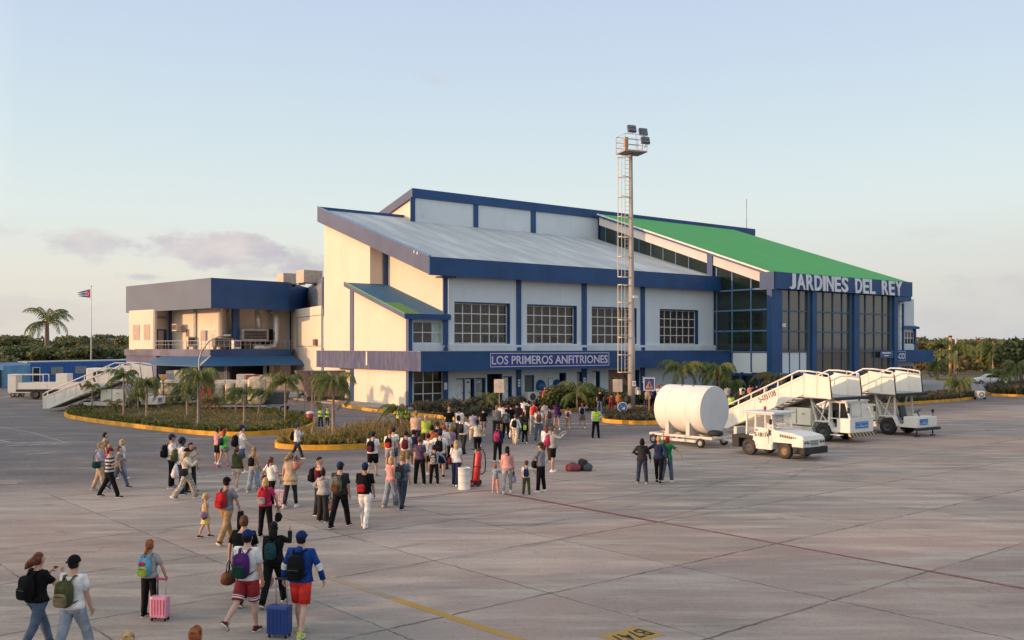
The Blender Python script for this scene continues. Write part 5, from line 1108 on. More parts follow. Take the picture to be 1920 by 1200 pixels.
        c = MB(); c.bbox(7.9, 8.75, -1.0, 1.0, .50, 1.12, .04); c.bbox(7.0, 7.95, -1.0, 1.0, .50, .66, .02); co = c.build('open_driver_deck', VW, t)
        n_ = MB(); n_.box(8.755, 8.77, -.75, .05, .66, 1.0); no = n_.build('blue_name_plate', LOGOB, co)
        for k, (a, b, c1, c2) in enumerate(((-.68, -.5, .7, .78), (-.42, -.25, .72, .84), (-.18, 0, .7, .78))): q = MB(); q.box(8.771, 8.777, a, b, c1, c2); q.build('plate_mark', mat('pale_blue_mark', (.25, .42, .62), .4), no)
        bu = MB(); bu.bbox(8.7, 8.92, -1.1, 1.1, .36, .50, .02); bu.build('bumper', BLACK, t)
        q = MB(); q.bbox(7.5, 7.95, -.55, .05, .85, .98, .05); q.T = Matrix.Translation((7.45, -.25, 1.0)) @ Matrix.Rotation(R(-14), 4, 'Y'); q.bbox(-.07, .07, -.3, .3, 0, .72, .06); q.T = None; q.box(7.55, 7.85, -.4, -.1, .6, .86); q.build('driver_seat', SEAT, co)
        q = MB(); q.tube([(8.3 + .14*cos(a), -.25 + .19*sin(a), 1.42 + .10*cos(a)) for a in [2*pi*i/12 for i in range(13)]], .02, 5); q.bar((8.3, -.25, 1.42), (8.42, -.25, 1.1), .04); q.build('steering_wheel', BLACK, co)
        q = MB(); q.bar((8.65, .75, 1.1), (8.65, .75, 1.4), .03); q.bbox(8.58, 8.68, .68, .84, 1.32, 1.52, .03); q.build('mirror', BLACK, co)
        for sg in (-1, 1): q = MB(); q.bar((8.6, sg * .8, .1), (8.6, sg * .8, .4), .06); q.bbox(8.5, 8.72, sg * .8 - .12, sg * .8 + .12, .0, .06, .02); q.build('jack_foot', BLACK, t)
    return t
stair_truck('boarding_stairs_truck', (13.75, 54.8, 0), -55, 'nearest white boarding stairs truck with closed glass cab and S-08108 on its side', True)
stair_truck('boarding_stairs_truck', (18.9, 58.6, 0), -56, 'second white boarding stairs truck with open driver deck and black seat', False, 'S-08.10', 2.48)
stair_truck('boarding_stairs_truck', (-37.2, 72.3, 0), 3, 'shaded grey white boarding stairs truck parked behind the big planted island', False, '111', 2.5)

# ---- tug ----
TG = thing('baggage_tug', 'cream white towing tractor marked S-18114 with glazed cab and long bonnet', 'tow tractor', (11.9, 43.0, 0), R(-53))
m = MB(); m.prism([(-.95, -.78, .42), (.45, -.78, .36), (1.55, -.78, .36), (1.55, -.78, .95), (1.0, -.78, 1.15), (-.1, -.78, 1.05), (-.95, -.78, .80)][::1], (0, 1.56, 0)); 
bd = MB(); bd.bbox(-.05, 1.35, -.80, .80, .36, 1.02, .04); bd.bbox(.38, 1.32, -.84, -.78, .34, .62, .03); bo_ = bd.build('body', VW, TG)
hd = MB(); hd.prism([(1.28, -.80, .72), (3.02, -.80, .74), (3.10, -.80, .92), (3.0, -.80, 1.10), (2.5, -.80, 1.20), (1.28, -.80, 1.30)][::-1], (0, 1.6, 0)); ho = hd.build('bonnet', VW, TG)
gr_ = MB()
for i in range(9): gr_.box(1.75 + i * .105, 1.82 + i * .105, -.812, -.80, 1.0 - i*.01, 1.13 - i*.012)
gr_.build('bonnet_vents', RUSTY, ho)
gr_ = MB()
for i in range(4): gr_.box(3.10, 3.125, -.28, .28, .68 + i * .065, .71 + i * .065)
gr_.build('radiator_grille', GREYM, ho)
fn = MB(); fn.bbox(2.45, 3.08, -.86, -.45, .58, .98, .05); fn.bbox(2.45, 3.08, .45, .86, .58, .98, .05); fn.bbox(3.0, 3.1, -.45, .45, .58, .72, .02); fn.build('front_wing', VW, TG)
for y in (-.72, -.52, .52, .72): q = MB(); q.tube([(3.08, y, .82), (3.12, y, .82)], .065, 10); q.build('headlight', mat('lamp_glass_dark', (.12, .12, .12), .1), TG)
bp_ = MB(); bp_.bbox(2.55, 3.2, -.92, .92, .28, .60, .04); bp_.build('front_ballast_bumper', BLACK, TG)
rb = MB(); rb.bbox(-1.05, -.62, -.85, .85, .32, .92, .04); rb.bbox(-.65, .2, -.85, -.45, .78, .95, .03); rb.bbox(-.65, .2, .45, .85, .78, .95, .03); rb.build('rear_counterweight', BLACK, TG)
rw = MB(); rw.bbox(-1.35, -1.15, -.35, .35, .3, 1.25, .02); rw.bar((-1.1, 0, .45), (-1.5, 0, .42), .1); rw.build('tow_hitch', VWD, TG)
def cabpost(mb):
    for x, x2 in ((-.22, -.22), (.30, .30), (1.40, 1.22)):
        for sg in (-1, 1): mb.bar((x, sg * .74, .98), (x2, sg * .70, 2.02), .075)
cp = MB(); cabpost(cp); cp.bar((1.40, -.72, 1.28), (1.40, .72, 1.28), .07); cp.bar((1.22, -.7, 2.0), (1.22, .7, 2.0), .07); cp.bar((-.22, -.72, 1.0), (-.22, .72, 1.0), .07)
for sg in (-1, 1): cp.bar((-.22, sg*.73, 2.0), (1.22, sg*.71, 2.0), .06); cp.bar((.30, sg*.74, 1.34), (1.36, sg*.73, 1.30), .06)
cpo = cp.build('cab_frame', VW, TG)
dr = MB(); dr.bbox(.34, 1.12, -.845, -.77, .50, 1.33, .03); dro = dr.build('door', VW, TG); put_text('number_stencil', 'S-18114', .21, .004, mat('olive_stencil_paint', (.07, .055, .03), .7), dro, frame((.33, -.862, .93), (1, 0, 0), (0, 0, 1)), bold=.022, width=.82)
q = MB(); q.box(.36, .52, -.852, -.846, 1.20, 1.27); q.build('red_plate', mat('red_plate', (.25, .04, .03), .5), dro); q = MB(); q.tube([(1.02, -.86, 1.1), (1.02, -.86, 1.2)], .015, 5); q.build('handle', BLACK, dro)
for pts, nm in (([(.34, -.745, 1.36), (1.33, -.735, 1.33), (1.2, -.71, 1.97), (.33, -.71, 1.97)], 'side_window'), ([(.34, .745, 1.36), (1.33, .735, 1.33), (1.2, .71, 1.97), (.33, .71, 1.97)], 'side_window'), ([(1.385, -.68, 1.32), (1.385, .68, 1.32), (1.235, .66, 1.96), (1.235, -.66, 1.96)], 'windscreen'), ([(-.2, -.74, 1.05), (.26, -.74, 1.05), (.26, -.71, 1.97), (-.2, -.71, 1.97)], 'rear_side_window')):
    q = MB(); q.add(pts, [(0, 1, 2, 3)]); q.build(nm, CLEAR, cpo)
rf = MB(); rf.bbox(-.42, 1.48, -.86, .86, 2.03, 2.12, .04); rfo = rf.build('cab_roof', mat('bluish_white_roof', (.62, .64, .66), .5), TG); q = MB(); q.tube([(.6, -.4, 2.12), (.6, -.4, 2.2)], .03, 6); q.ell((.6, -.4, 2.27), (.07, .07, .10)); q.build('beacon', mat('red_beacon', (.3, .02, .03), .3), rfo)
q = MB(); q.bbox(.2, .62, -.5, .0, .95, 1.15, .05); q.bbox(.12, .26, -.5, 0, 1.15, 1.7, .05); q.build('driver_seat', SEAT, TG); q = MB(); q.tube([(1.0 + .10*cos(a), -.25 + .18*sin(a), 1.38 + .12*cos(a)) for a in [2*pi*i/12 for i in range(13)]], .018, 5); q.bar((1.0, -.25, 1.38), (1.25, -.25, 1.1), .03); q.build('steering_wheel', BLACK, TG)
q = MB(); q.bbox(1.28, 1.36, -1.0, -.84, 1.55, 1.80, .03); q.bar((1.3, -.72, 1.78), (1.32, -.9, 1.74), .02); q.build('wing_mirror', BLACK, TG)
q = MB(); q.bbox(.9, 1.1, -.3, .3, 1.1, 1.3, .02); q.build('dashboard', DKF, TG)
BRR = mat('dusty_brown_rim', (.22, .14, .08), .7, var=.3, scale=4)
for x, r_, mr in ((0, .40, DKF), (2.05, .37, BRR)):
    for sg in (-1, 1): q = MB(); q.wheel((x, sg * .76, r_), r_, .28, 'y'); q.build('wheel', [mat('dusty_tyre', (.045, .038, .033), .8, var=.3), mr], TG)
TG.scale = (.97, .97, .98)

# ---- tank on its dolly ----
ta = Vector((.66, -.75, 0)); tdeg = math.degrees(math.atan2(ta.y, ta.x)); tc_ = Vector((9.42, 47.1, 0))
TKM = streaky('cream_tank_paint', (.78, .75, .70), (.50, .40, .30), .35, 1.8)
TK = thing('storage_tank', 'large cream white cylindrical tank lying on a flat dolly', 'tank', tc_ + Vector((0, 0, .58)), R(tdeg))
rt_ = 1.24; zt_ = 1.29; m = MB(); seg = 56
prof = [(-1.50, .001), (-1.50, rt_ * .6), (-1.49, rt_ - .02), (-1.46, rt_), (-.5, rt_), (.5, rt_), (1.46, rt_), (1.49, rt_ - .02), (1.50, rt_ * .6), (1.50, .001)]
m.rings([[Vector((x, r * cos(2*pi*k/seg), zt_ + r * sin(2*pi*k/seg))) for k in range(seg)] for x, r in prof[2:8]], 0, False); m.build('shell', TKM, TK)
for x, a, b in ((-1.5, 0, 3), (1.5, 7, 10)):
    e = MB(); e.add([(x, (rt_-.02) * cos(2*pi*k/seg), zt_ + (rt_-.02) * sin(2*pi*k/seg)) for k in range(seg)], [tuple(range(seg)) if x > 0 else tuple(reversed(range(seg)))]); e.build('end_plate', mat('pale_tank_end', (.60, .61, .61), .7, var=.06, scale=1.0, bump=.06, bscale=6), TK)
m = MB()
for x in (-.72, .55): m.rings([[Vector((x + dx, (rt_ + .006) * cos(2*pi*k/seg), zt_ + (rt_ + .006) * sin(2*pi*k/seg))) for k in range(seg)] for dx in (0, .012)], 0, False)
m.build('weld_seam', mat('seam_line_paint', (.5, .45, .38), .6), TK)  # weld seams slightly darker and tanner than the shell
for x in (-.72, .62):   # saddles: curved webs with a flange
    m = MB(); n = 14; top = [Vector((x, rt_ * sin(a) * 1.0, zt_ - rt_ * cos(a))) for a in [R(-62) + R(124) * i / n for i in range(n + 1)]]
    for i in range(n):
        a, b = top[i], top[i + 1]; m.add([(x - .03, a.y, 0), (x - .03, b.y, 0), (x - .03, b.y, b.z - .003), (x - .03, a.y, a.z - .003), (x + .03, a.y, 0), (x + .03, b.y, 0), (x + .03, b.y, b.z - .003), (x + .03, a.y, a.z - .003)], [(0,3,2,1),(4,5,6,7),(0,1,5,4),(1,2,6,5),(2,3,7,6),(3,0,4,7)])
    for sg in (-1, 1): m.box(x - .11, x + .11, sg * rt_ * .885 - .02, sg * rt_ * .885 + .03, 0, zt_ - rt_ * .40)
    m.build('saddle', VWD, TK)
for x in (-.35, .35): m = MB(); m.bbox(x - .03, x + .03, -.35, -.25, zt_ + rt_ * .93, zt_ + rt_ * 1.0, .01); m.build('lifting_lug', RUSTY, TK)
DY = thing('dolly_trailer', 'long low white flat dolly with small black wheels and a tow bar', 'trailer', tc_, R(tdeg))
m = MB(); 
for y in (-.95, .95, 0): m.bbox(-2.0, 2.05, y - .06, y + .06, .44, .57, .02)
for x in (-1.95, -1.2, -.4, .4, 1.2, 2.0): m.bbox(x - .07, x + .07, -.9, .9, .45, .565, .02)
m.build('frame', VWD, DY)
m = MB(); m.bbox(-1.9, 1.2, -1.0, -.9, .22, .36, .02); m.bbox(-1.9, 1.2, .9, 1.0, .22, .36, .02); m.build('lower_rail', VWD, DY)
for x in (-1.7, 1.35):
    for sg in (-1, 1): q = MB(); q.wheel((x, sg * 1.0, .24), .24, .16, 'y'); q.build('wheel', [BLACK, GREYM], DY)
m = MB(); m.bar((1.9, 0, .42), (3.3, .25, .30), .14, .10); m.bar((3.3, .25, .30), (4.25, .62, .42), .14, .10); m.build('tow_bar', VWD, DY)
m = MB(); m.ell((1.75, -.3, .72), (.38, .35, .16), e=.8); m.build('black_sack', BLACK, DY)

# ---- white flatbed truck, platform cart (left) ----
p = PX(118, 89); TR = thing('flatbed_truck', 'white flatbed truck with boxy cab behind the grey boarding stairs', 'truck', (p.x, p.y, 0), R(4))
q = MB(); q.bbox(-4.0, 4.2, -1.15, 1.15, .72, .95, .03); q.build('chassis', BLACK, TR)
for i, (a, b) in enumerate(((-3.7, -1.0), (-.95, 1.4), (1.45, 3.9))): q = MB(); q.bbox(a, b, -1.2, -1.12, .98, 1.62, .02); q.build('drop_side', VW, TR)
q = MB(); q.bbox(-3.75, -3.68, -1.2, 1.2, .98, 1.62, .02); q.bbox(-3.7, 3.9, 1.12, 1.2, .98, 1.62, .02); q.box(-3.7, 3.9, -1.12, 1.12, .96, 1.0); q.build('load_bed', VWD, TR)
q = MB(); q.bbox(-.35, .75, -.8, .5, 1.62, 2.5, .03); q.build('white_cabinet', VW, TR)
q = MB(); q.bbox(2.6, 4.6, -1.0, 1.0, 1.3, 3.05, .14); co = q.build('cab', VW, TR)
q = MB(); q.bbox(2.57, 2.61, -.8, -.4, 1.85, 2.6, .02); q.bbox(2.57, 2.61, .1, .6, 1.85, 2.6, .02); q.bbox(3.3, 4.3, -1.02, -.98, 2.0, 2.75, .03); q.build('cab_window', GLASS, co)
for x in (-2.2, -1.2, 3.6):
    for sg in (-1, 1): q = MB(); q.wheel((x, sg * 1.0, .5), .5, .3, 'y'); q.build('wheel', [BLACK, DKF], TR)
p = PX(50, 92); CT = thing('platform_cart', 'small white open frame cart beside the flatbed tail', 'cart', (p.x, p.y, 0), R(6))
q = MB(); q.bbox(-1.5, 1.5, -.7, .7, .42, .55, .02); q.build('deck', VWD, CT); q = MB(); q.bbox(-1.55, -.75, -.7, .7, .55, 2.35, .03); q.build('end_box', VW, CT)
q = MB(); q.bar((-1.4, -.7, 2.3), (1.9, -.7, 2.3), .08); q.bar((1.9, -.7, 2.3), (1.9, -.7, .5), .08); q.bar((-1.4, .7, 2.3), (1.9, .7, 2.3), .08); q.bar((1.9, .7, 2.3), (1.9, .7, .5), .08); q.build('frame_rail', VW, CT)
for x in (-1.1, -.7, .9):
    for sg in (-1, 1): q = MB(); q.wheel((x, sg * .6, .24), .24, .14, 'y'); q.build('wheel', [BLACK, GREYM], CT)

# ---- baggage carts and heaps behind the big island ----
WRAP = mat('shiny_wrap_film', (.45, .38, .26), .22, var=.35, scale=3, bump=.5, bscale=6); REDC = mat('red_crate', (.35, .05, .045), .6, var=.2); TAN2 = mat('tan_crate', (.52, .40, .28), .7, var=.15); CRW = mat('pale_crate', (.62, .56, .46), .6, var=.1)
def cart(px, py, ln, rz, lab, wd=1.5, tall=0.0, grp='baggage carts behind the big island'):
    g0 = G(px, py); t = thing('baggage_cart', lab, 'baggage cart', g0, rz, grp)
    q = MB(); q.bbox(-ln/2, ln/2, -wd/2, wd/2, .42, .54, .02); q.build('deck', GREYM, t)
    for x in (-ln*.35, ln*.35):
        for sg in (-1, 1): q = MB(); q.wheel((x, sg * wd * .42, .22), .22, .14, 'y'); q.build('wheel', [BLACK, GREYM], t)
    if tall:
        q = MB()
        for x in (-ln/2 + .04, ln/2 - .04):
            for y in (-wd/2 + .04, wd/2 - .04): q.bar((x, y, .5), (x, y, tall), .06)
        q.build('corner_post', GREYM, t); q = MB(); q.bbox(-ln/2 - .03, ln/2 + .03, -wd/2 - .03, wd/2 + .03, tall, tall + .06, .02); q.build('cart_roof', mat('pale_cart_roof', (.5, .46, .42), .6), t)
    q = MB(); q.bar((ln/2, 0, .42), (ln/2 + .8, 0, .2), .06); q.build('tow_bar', GREYM, t)
    return g0
def crate(x, y, z, w, d, h, m, lab, rz=.1, name='crate', seams=0, grp=None, cat='crate'):
    t = thing(name, lab, cat, (x, y, z), rz, grp); q = MB(); q.bbox(-w/2, w/2, -d/2, d/2, 0, h, .025); q.build('box', m, t)
    q = MB()
    for k in range(seams): zz = h * (k + 1) / (seams + 1); q.box(-w/2 - .004, w/2 + .004, -d/2 - .006, d/2 + .006, zz - .02, zz + .02)
    q.box(-.02, .02, -d/2 - .008, -d/2, .03, h - .03); q.build('lid_strap', DKF, t); return t
cg = cart(440, 772, 5.2, .08, 'long baggage cart heaped with wrapped bundles and a red crate', 1.7)
crate(cg.x - 2.1, cg.y - .3, .55, .95, 1.2, 2.1, REDC, 'tall red ribbed crate at the left end of the long cart', seams=2, name='red_crate')
for i, (dx, w, h) in enumerate(((-1.15, .8, 1.7), (-.3, .7, 1.9), (.6, .9, 1.8), (1.75, 1.35, 2.25))):
    o = MB(); o.ell((0, 0, h/2), (w/2, .6, h/2), 18, 12, e=.42); o = o.build('wrapped_bundle', WRAP); o.location = (cg.x + dx, cg.y, .55); tag(o, ['shiny wrapped bundle right beside the tall red crate', 'slim shiny wrapped bundle, second from the red crate', 'dull shiny wrapped bundle in the middle of the long cart', 'biggest shiny wrapped bundle at the right end of the long cart'][i], 'baggage', 'wrapped bundles on the long cart')
for i, (px, w, h, m, lab) in enumerate(((461, 1.6, 1.5, CRW, 'pale crate beside the dark red crates on the rear cart'), (484, 2.2, 1.45, REDC, 'dark red two-tier crate on the rear cart'), (512, 2.4, 1.45, TAN2, 'long tan crate beside the dark red crates on the rear cart'), (548, 2.2, 1.3, TAN2, 'tan crate at the right end of the rear cart'))):
    p = PX(px, 88); crate(p.x, p.y, .95, w, 1.2, h, m, lab, rz=.12, seams=1, cat='crate')
for i, (px, ln) in enumerate(((478, 4.6), (536, 4.6))):
    p = PX(px, 88); t = thing('baggage_cart', ['left of two high carts carrying the crates by the awning', 'right of two high carts carrying the crates by the awning'][i], 'baggage cart', (p.x, p.y, 0), .12, 'high carts by the awning'); q = MB(); q.bbox(-ln/2, ln/2, -.7, .7, .80, .93, .02); q.build('deck', GREYM, t)
    for x in (-1.6, 1.6):
        for sg in (-1, 1): q = MB(); q.wheel((x, sg*.6, .3), .3, .15, 'y'); q.build('wheel', [BLACK, GREYM], t); q = MB(); q.bar((x, sg*.55, .3), (x, sg*.55, .82), .08); q.build('leg', GREYM, t)
for i, (px, w) in enumerate(((392, 2.4), (424, 2.6), (452, 1.6))):
    p = PX(px, 84); crate(p.x, p.y, 2.05 if 0 else 1.62, w, .9, .42, [GREYM, CRW, CREAMV][i], ['grey flat box lying left above the red crate', 'pale flat box lying above the wrapped bundles', 'short pale flat box near the pale crate'][i], rz=.1, name='flat_box', cat='box')
    q = cart(px, 763, 2.6, .1, ['covered cart standing left behind the red crate', 'covered cart standing behind the wrapped bundles', 'covered cart standing under the pale crate'][i], 1.2)
cg = cart(512, 770, 2.6, .05, 'flat dolly carrying a tipped black tray at the end of the luggage row', 1.6)
o = MB(); o.prism([(-.9, -.5, 0), (.9, -.5, 0), (1.15, -.5, .95), (-.35, -.5, .95)][::1], (0, 1.0, 0)); o = o.build('tipped_tray', mat('dark_grey_tray', (.05, .055, .06), .5)); o.location = (cg.x + .1, cg.y, .55); tag(o, 'dark grey slanted tray standing on the flat dolly', 'tray')
cg = cart(316, 752, 2.2, .05, 'cart with a bulging pale curtain, behind the triangular sign', 1.5, 1.75)
o = MB(); o.ell((0, 0, .75), (.85, .65, .75), 16, 10, e=.5); o = o.build('wrapped_load', WRAP); o.location = (cg.x, cg.y, .55); tag(o, 'pale wrapped load inside the cart behind the triangular sign', 'baggage')
cg = cart(288, 748, 3.2, .05, 'dark cart nearest to the grey stair platform', 1.5, 1.6); cg = cart(345, 750, 3.0, .05, 'dark cart between the triangular sign and the lamp post', 1.5, 1.7)
p = PX(330, 92); crate(p.x, p.y, .1, 1.6, 1.4, 2.6, GREYM, 'grey metal cabinet with open pale door under the left awning', name='metal_cabinet', cat='cabinet')
p = PX(346, 91); o = MB(); o.prism([(-.9, 0, 0), (.9, 0, 0), (.45, 0, 1.5), (-1.1, 0, 1.5)], (0, .08, 0)); o = o.build('leaning_board', mat('peach_board', (.62, .48, .38), .7)); o.location = (p.x, p.y - .3, 1.3); o.rotation_euler = (R(-12), 0, 0); tag(o, 'peach board leaning beside the grey metal cabinet', 'board')
BRC = mat('brown_container_panel', (.26, .16, .11), .7, var=.15)
for i, (px, w) in enumerate(((584, 3.0), (612, 3.2))):
    p = PX(px, 84); t = thing('slanted_container', ['brown slant ended cargo container left of the service door', 'brown cargo container next to the service door'][i], 'container', (p.x, p.y, 0), .35, 'brown cargo containers'); q = MB(); q.prism([(-w/2 + 1.1, -.8, .5), (w/2, -.8, .5), (w/2, -.8, 2.9), (-w/2, -.8, 2.9)], (0, 1.6, 0)); q.build('body', BRC, t); q = MB(); q.bar((-w/2, -.83, 2.9), (w/2, -.83, 2.9), .08); q.bar((-w/2, -.83, 2.9), (-w/2 + 1.1, -.83, .5), .08); q.bar((w/2, -.83, 2.9), (w/2, -.83, .5), .08); q.build('edge_rail', GREYM, t); q = MB(); q.bbox(-w/2 + 1, w/2, -.7, .7, .1, .48, .02); q.build('base', DKF, t)
# ---- signs and small things ----
def post(px, py, h, m=mat('orange_sign_post', (.45, .25, .12), .7), r=.035, name='sign', lab='', cat='road sign', rz=0.0, z=.12, grp=None):
    g0 = G(px, py, z); t = thing(name, lab, cat, g0, rz, grp); q = MB(); q.bar((0, 0, 0), (0, 0, h), r * 2); q.build('post', m, t); return t, g0
def hz(px, ybase, ytop, z=.12): g0 = G(px, ybase, z); return (ybase - ytop) * g0.y / F
h = hz(306, 762, 702, .1); t, g0 = post(306, 762, h, mat('rusty_post', (.22, .12, .08), .8), lab='triangular yield sign seen from behind on a rusty post, points down', cat='road sign')
q = MB(); q.prism([(-.42, -.05, h), (0, -.05, h - .75), (.42, -.05, h)], (0, .03, 0)); q.build('sign_back', mat('ochre_sign_back', (.42, .27, .13), .6), t)
for (px, yb, yt, w, lab) in ((936, 785, 711, .42, 'pale back of a rectangular road sign behind the crowd before the doors'), (1158, 776, 711, .42, 'pale back of a rectangular road sign just left of the mast')):
    h = hz(px, yb, yt); t, g0 = post(px, yb, h, lab=lab); q = MB(); q.bbox(-w * .85, w * .85, -.06, -.03, h - .95, h, .02); q.build('sign_back', mat('peach_sign_back', (.62, .50, .42), .6), t)
t, g0 = post(571, 768, hz(571, 768, 712), mat('brown_post', (.3, .2, .15), .8), lab='bare brown sign post at the right end of the big island', cat='post')
t, g0 = post(585, 792, hz(585, 792, 715), mat('brown_post', (.3, .2, .15), .8), r=.045, lab='bare reddish brown post beside the red bucket', cat='post')
t, g0 = post(1217, 782, hz(1217, 782, 712), lab='square warning sign with orange triangle on blue, on orange post', cat='road sign'); h = hz(1217, 782, 708)
q = MB(); q.bbox(-.40, .40, -.06, -.03, h - .92, h, .02); so = q.build('sign_panel', WHITEL, t); q = MB(); q.box(-.34, .34, -.066, -.061, h - .86, h - .06); q.build('blue_field', mat('sign_navy', (.04, .06, .22), .5), so)
q = MB(); q.prism([(-.27, -.069, h - .76), (.27, -.069, h - .76), (0, -.069, h - .2)], (0, -.004, 0)); q.build('orange_triangle', mat('sign_orange', (.6, .26, .15), .5), so); q = MB(); q.ell((0, -.078, h - .42), (.04, .004, .05)); q.bar((0, -.078, h - .68), (.03, -.078, h - .46), .05); q.bar((-.06, -.078, h - .52), (.08, -.078, h - .56), .03); q.build('pictogram', mat('sign_dark', (.15, .04, .03), .5), so)
g0 = G(1167, 782, .12); t = thing('keep_right_sign', 'low round blue sign with white arrow pointing down right at the mast foot', 'road sign', g0); q = MB(); q.bar((0, 0, 0), (0, 0, .55), .06); q.build('post', mat('orange_sign_post', (.45, .25, .12), .7), t)
q = MB(); q.tube([(0, -.03, .72), (0, -.06, .72)], .36, 28, sm=False); so = q.build('sign_disc', WHITEL, t); q = MB(); q.tube([(0, -.061, .72), (0, -.066, .72)], .32, 28, sm=False); q.build('blue_face', mat('sign_blue', (.03, .12, .35), .5), so)
q = MB(); q.bar((-.17, -.075, .90), (.08, -.075, .63), .08, .012); q.prism([(.17, -.07, .53), (.16, -.07, .76), (-.05, -.07, .56)], (0, -.01, 0)); q.build('arrow', WHITEL, so)
g0 = G(1188, 752, 2.0); t = thing('speed_plate', 'small white plate with a dark zero fixed to the mast', 'plate', (pm.x + .12, pm.y - .46, 4.1 - 1.6)); q = MB(); q.box(-.12, .12, -.02, 0, -.18, .18); q.build('plate', WHITEL, t); q = MB(); q.tube([(.05 * cos(a), -.025, .09 * sin(a)) for a in [2*pi*i/10 for i in range(11)]], .015, 4); q.build('zero', BLACK, t)
# telephone hoods, notice, AC units, bench by the wall
def TU(u, v, z): return O + D1 * u + D2 * v + Vector((0, 0, z))
HOOD = mat('blue_plastic_hood', (.02, .10, .26), .35)
for i, px in enumerate((1019, 1050)):
    t = thing('telephone_hood', ['left blue dome telephone hood on the wall with a person below', 'right blue dome telephone hood on the wall, half over a door'][i], 'telephone hood', TU(U(px, -.5), 0, 1.5), TH, 'telephone hoods'); q = MB(); n = 12
    q.rings([[Vector((.50 * sin(a) * cos(b) * 1.0, -.62 + .62 * (1 - sin(a)) if 0 else -.02 - .58 * max(0, sin(b)) * 1.0 * sin(a), .62 * cos(a))) for b in [pi * j / n for j in range(n + 1)]] for a in [R(8) + R(110) * i_ / 8 for i_ in range(9)]], 0, False); q.build('hood', HOOD, t); q = MB(); q.bbox(-.1, .1, -.14, -.02, -.2, .15, .02); q.build('telephone', GREYM, t)
t = thing('notice_frame', 'small dark framed white notice between the telephone hoods', 'notice', TU(U(1032), -.02, 1.5), TH); q = MB(); q.bbox(-.3, .3, -.04, -.01, 0, .75, .01); q.build('frame', GREYM, t); q = MB(); q.box(-.24, .24, -.046, -.041, .06, .69); q.build('paper', WHITEL, t)
for px, lab in ((996, 'white outdoor air conditioning unit standing left before the wall'), (1012, 'white outdoor air conditioning unit standing right before the wall, under the hood')):
    p = TU(U(px, -1.2), -1.2, .15); t = thing('outdoor_unit', lab, 'air conditioner', p, TH, 'outdoor units by the wall'); q = MB(); q.bbox(-.55, .55, -.25, .25, .1, .95, .03); q.build('casing', VWD, t); q = MB(); q.tube([(0, -.255, .52), (0, -.27, .52)], .33, 18, sm=False); q.build('fan_grille', DKF, t); q = MB(); q.bbox(-.45, -.35, -.2, .2, 0, .1, .01); q.bbox(.35, .45, -.2, .2, 0, .1, .01); q.build('foot', BLACK, t)
# bucket, barrel, extinguisher, bags on the ground
g0 = G(577, 796); t = thing('litter_bucket', 'red bucket with white crumpled lining at the tip of the big island kerb', 'bucket', (g0.x + .15, g0.y, .3)); q = MB(); q.tube([(0, 0, 0), (0, 0, .42)], [.17, .25], 16); q.build('bucket', mat('red_bucket', (.45, .03, .03), .5), t); q = MB(); q.ell((0, 0, .46), (.25, .24, .13), 12, 8); q.build('lining', WHITE, t)
g0 = G(870.5, 917); t = thing('white_barrel', 'white metal drum standing beside the red wheeled extinguisher', 'barrel', (g0.x, g0.y, 0)); q = MB(); q.rings([[Vector((r * cos(2*pi*k/36), r * sin(2*pi*k/36), z)) for k in range(36)] for r, z in ((.215, 0), (.22, .02), (.21, .04), (.21, .27), (.216, .285), (.21, .30), (.21, .53), (.216, .545), (.21, .56), (.21, .72), (.222, .735), (.222, .76), (.20, .765), (.20, .72), (.001, .72))], 0, True, True)
q.build('drum', WHITE, t); t.scale = (1.05, 1.05, 1.02)
g0 = G(892, 912); t = thing('fire_extinguisher', 'tall red wheeled fire extinguisher with black hose and handle bar', 'fire extinguisher', g0, .1)
RED = mat('red_extinguisher_paint', (.50, .03, .035), .35, var=.1); q = MB(); q.T = Matrix.Rotation(R(5), 4, 'Y'); q.tube([(0, 0, .16), (0, 0, .22), (0, 0, 1.18), (0, 0, 1.27), (0, 0, 1.31)], [.09, .125, .125, .09, .04], 16); q.build('cylinder', RED, t)
q = MB(); q.T = Matrix.Rotation(R(5), 4, 'Y'); q.bar((-.14, .03, .1), (-.14, .03, 1.2), .05, .05); q.bar((.0, 0, 1.3), (-.28, 0, 1.36), .03); q.tube([(0, 0, 1.28), (.02, 0, 1.42)], .03, 8); q.box(-.13, .13, -.13, .13, .72, .75); q.bbox(-.10, .16, -.15, .15, .06, .16, .02); q.build('trolley', BLACK, t)
q = MB(); q.tube([(.10, 0, 1.33), (.26, 0, 1.36), (.34, 0, 1.15), (.36, 0, .8), (.34, 0, .55), (.25, 0, .45), (.14, -.02, .46)], .022, 7); q.build('hose', BLACK, t)
for y in (-.2, .2): q = MB(); q.wheel((-.18 if y < 0 else .1, y * .7, .13), .13, .06, 'y'); q.build('wheel', [BLACK, RED], t)
def softbag(px, py, r, m, lab, rz=0, e=.7, grp='bags lying on the apron'):
    g0 = G(px, py); t = thing('travel_bag', lab, 'bag', g0, rz, grp); q = MB(); q.ell((0, 0, r[2] * .9), r, 16, 10, e=e); o = q.build('body', m, t)
    for v in o.data.vertices: n_ = noise.noise(v.co * 5 + Vector((px, 0, 0))); v.co *= 1 + .16 * n_; v.co.z = max(v.co.z, .005)
    q = MB(); q.tube([(-r[0]*.4, 0, r[2]*1.7), (-r[0]*.25, -.02, r[2]*2.05), (r[0]*.25, 0, r[2]*2.0), (r[0]*.4, 0, r[2]*1.65)], .014, 5); q.build('strap', mat('bag_strap', (.08, .06, .06), .7), t)
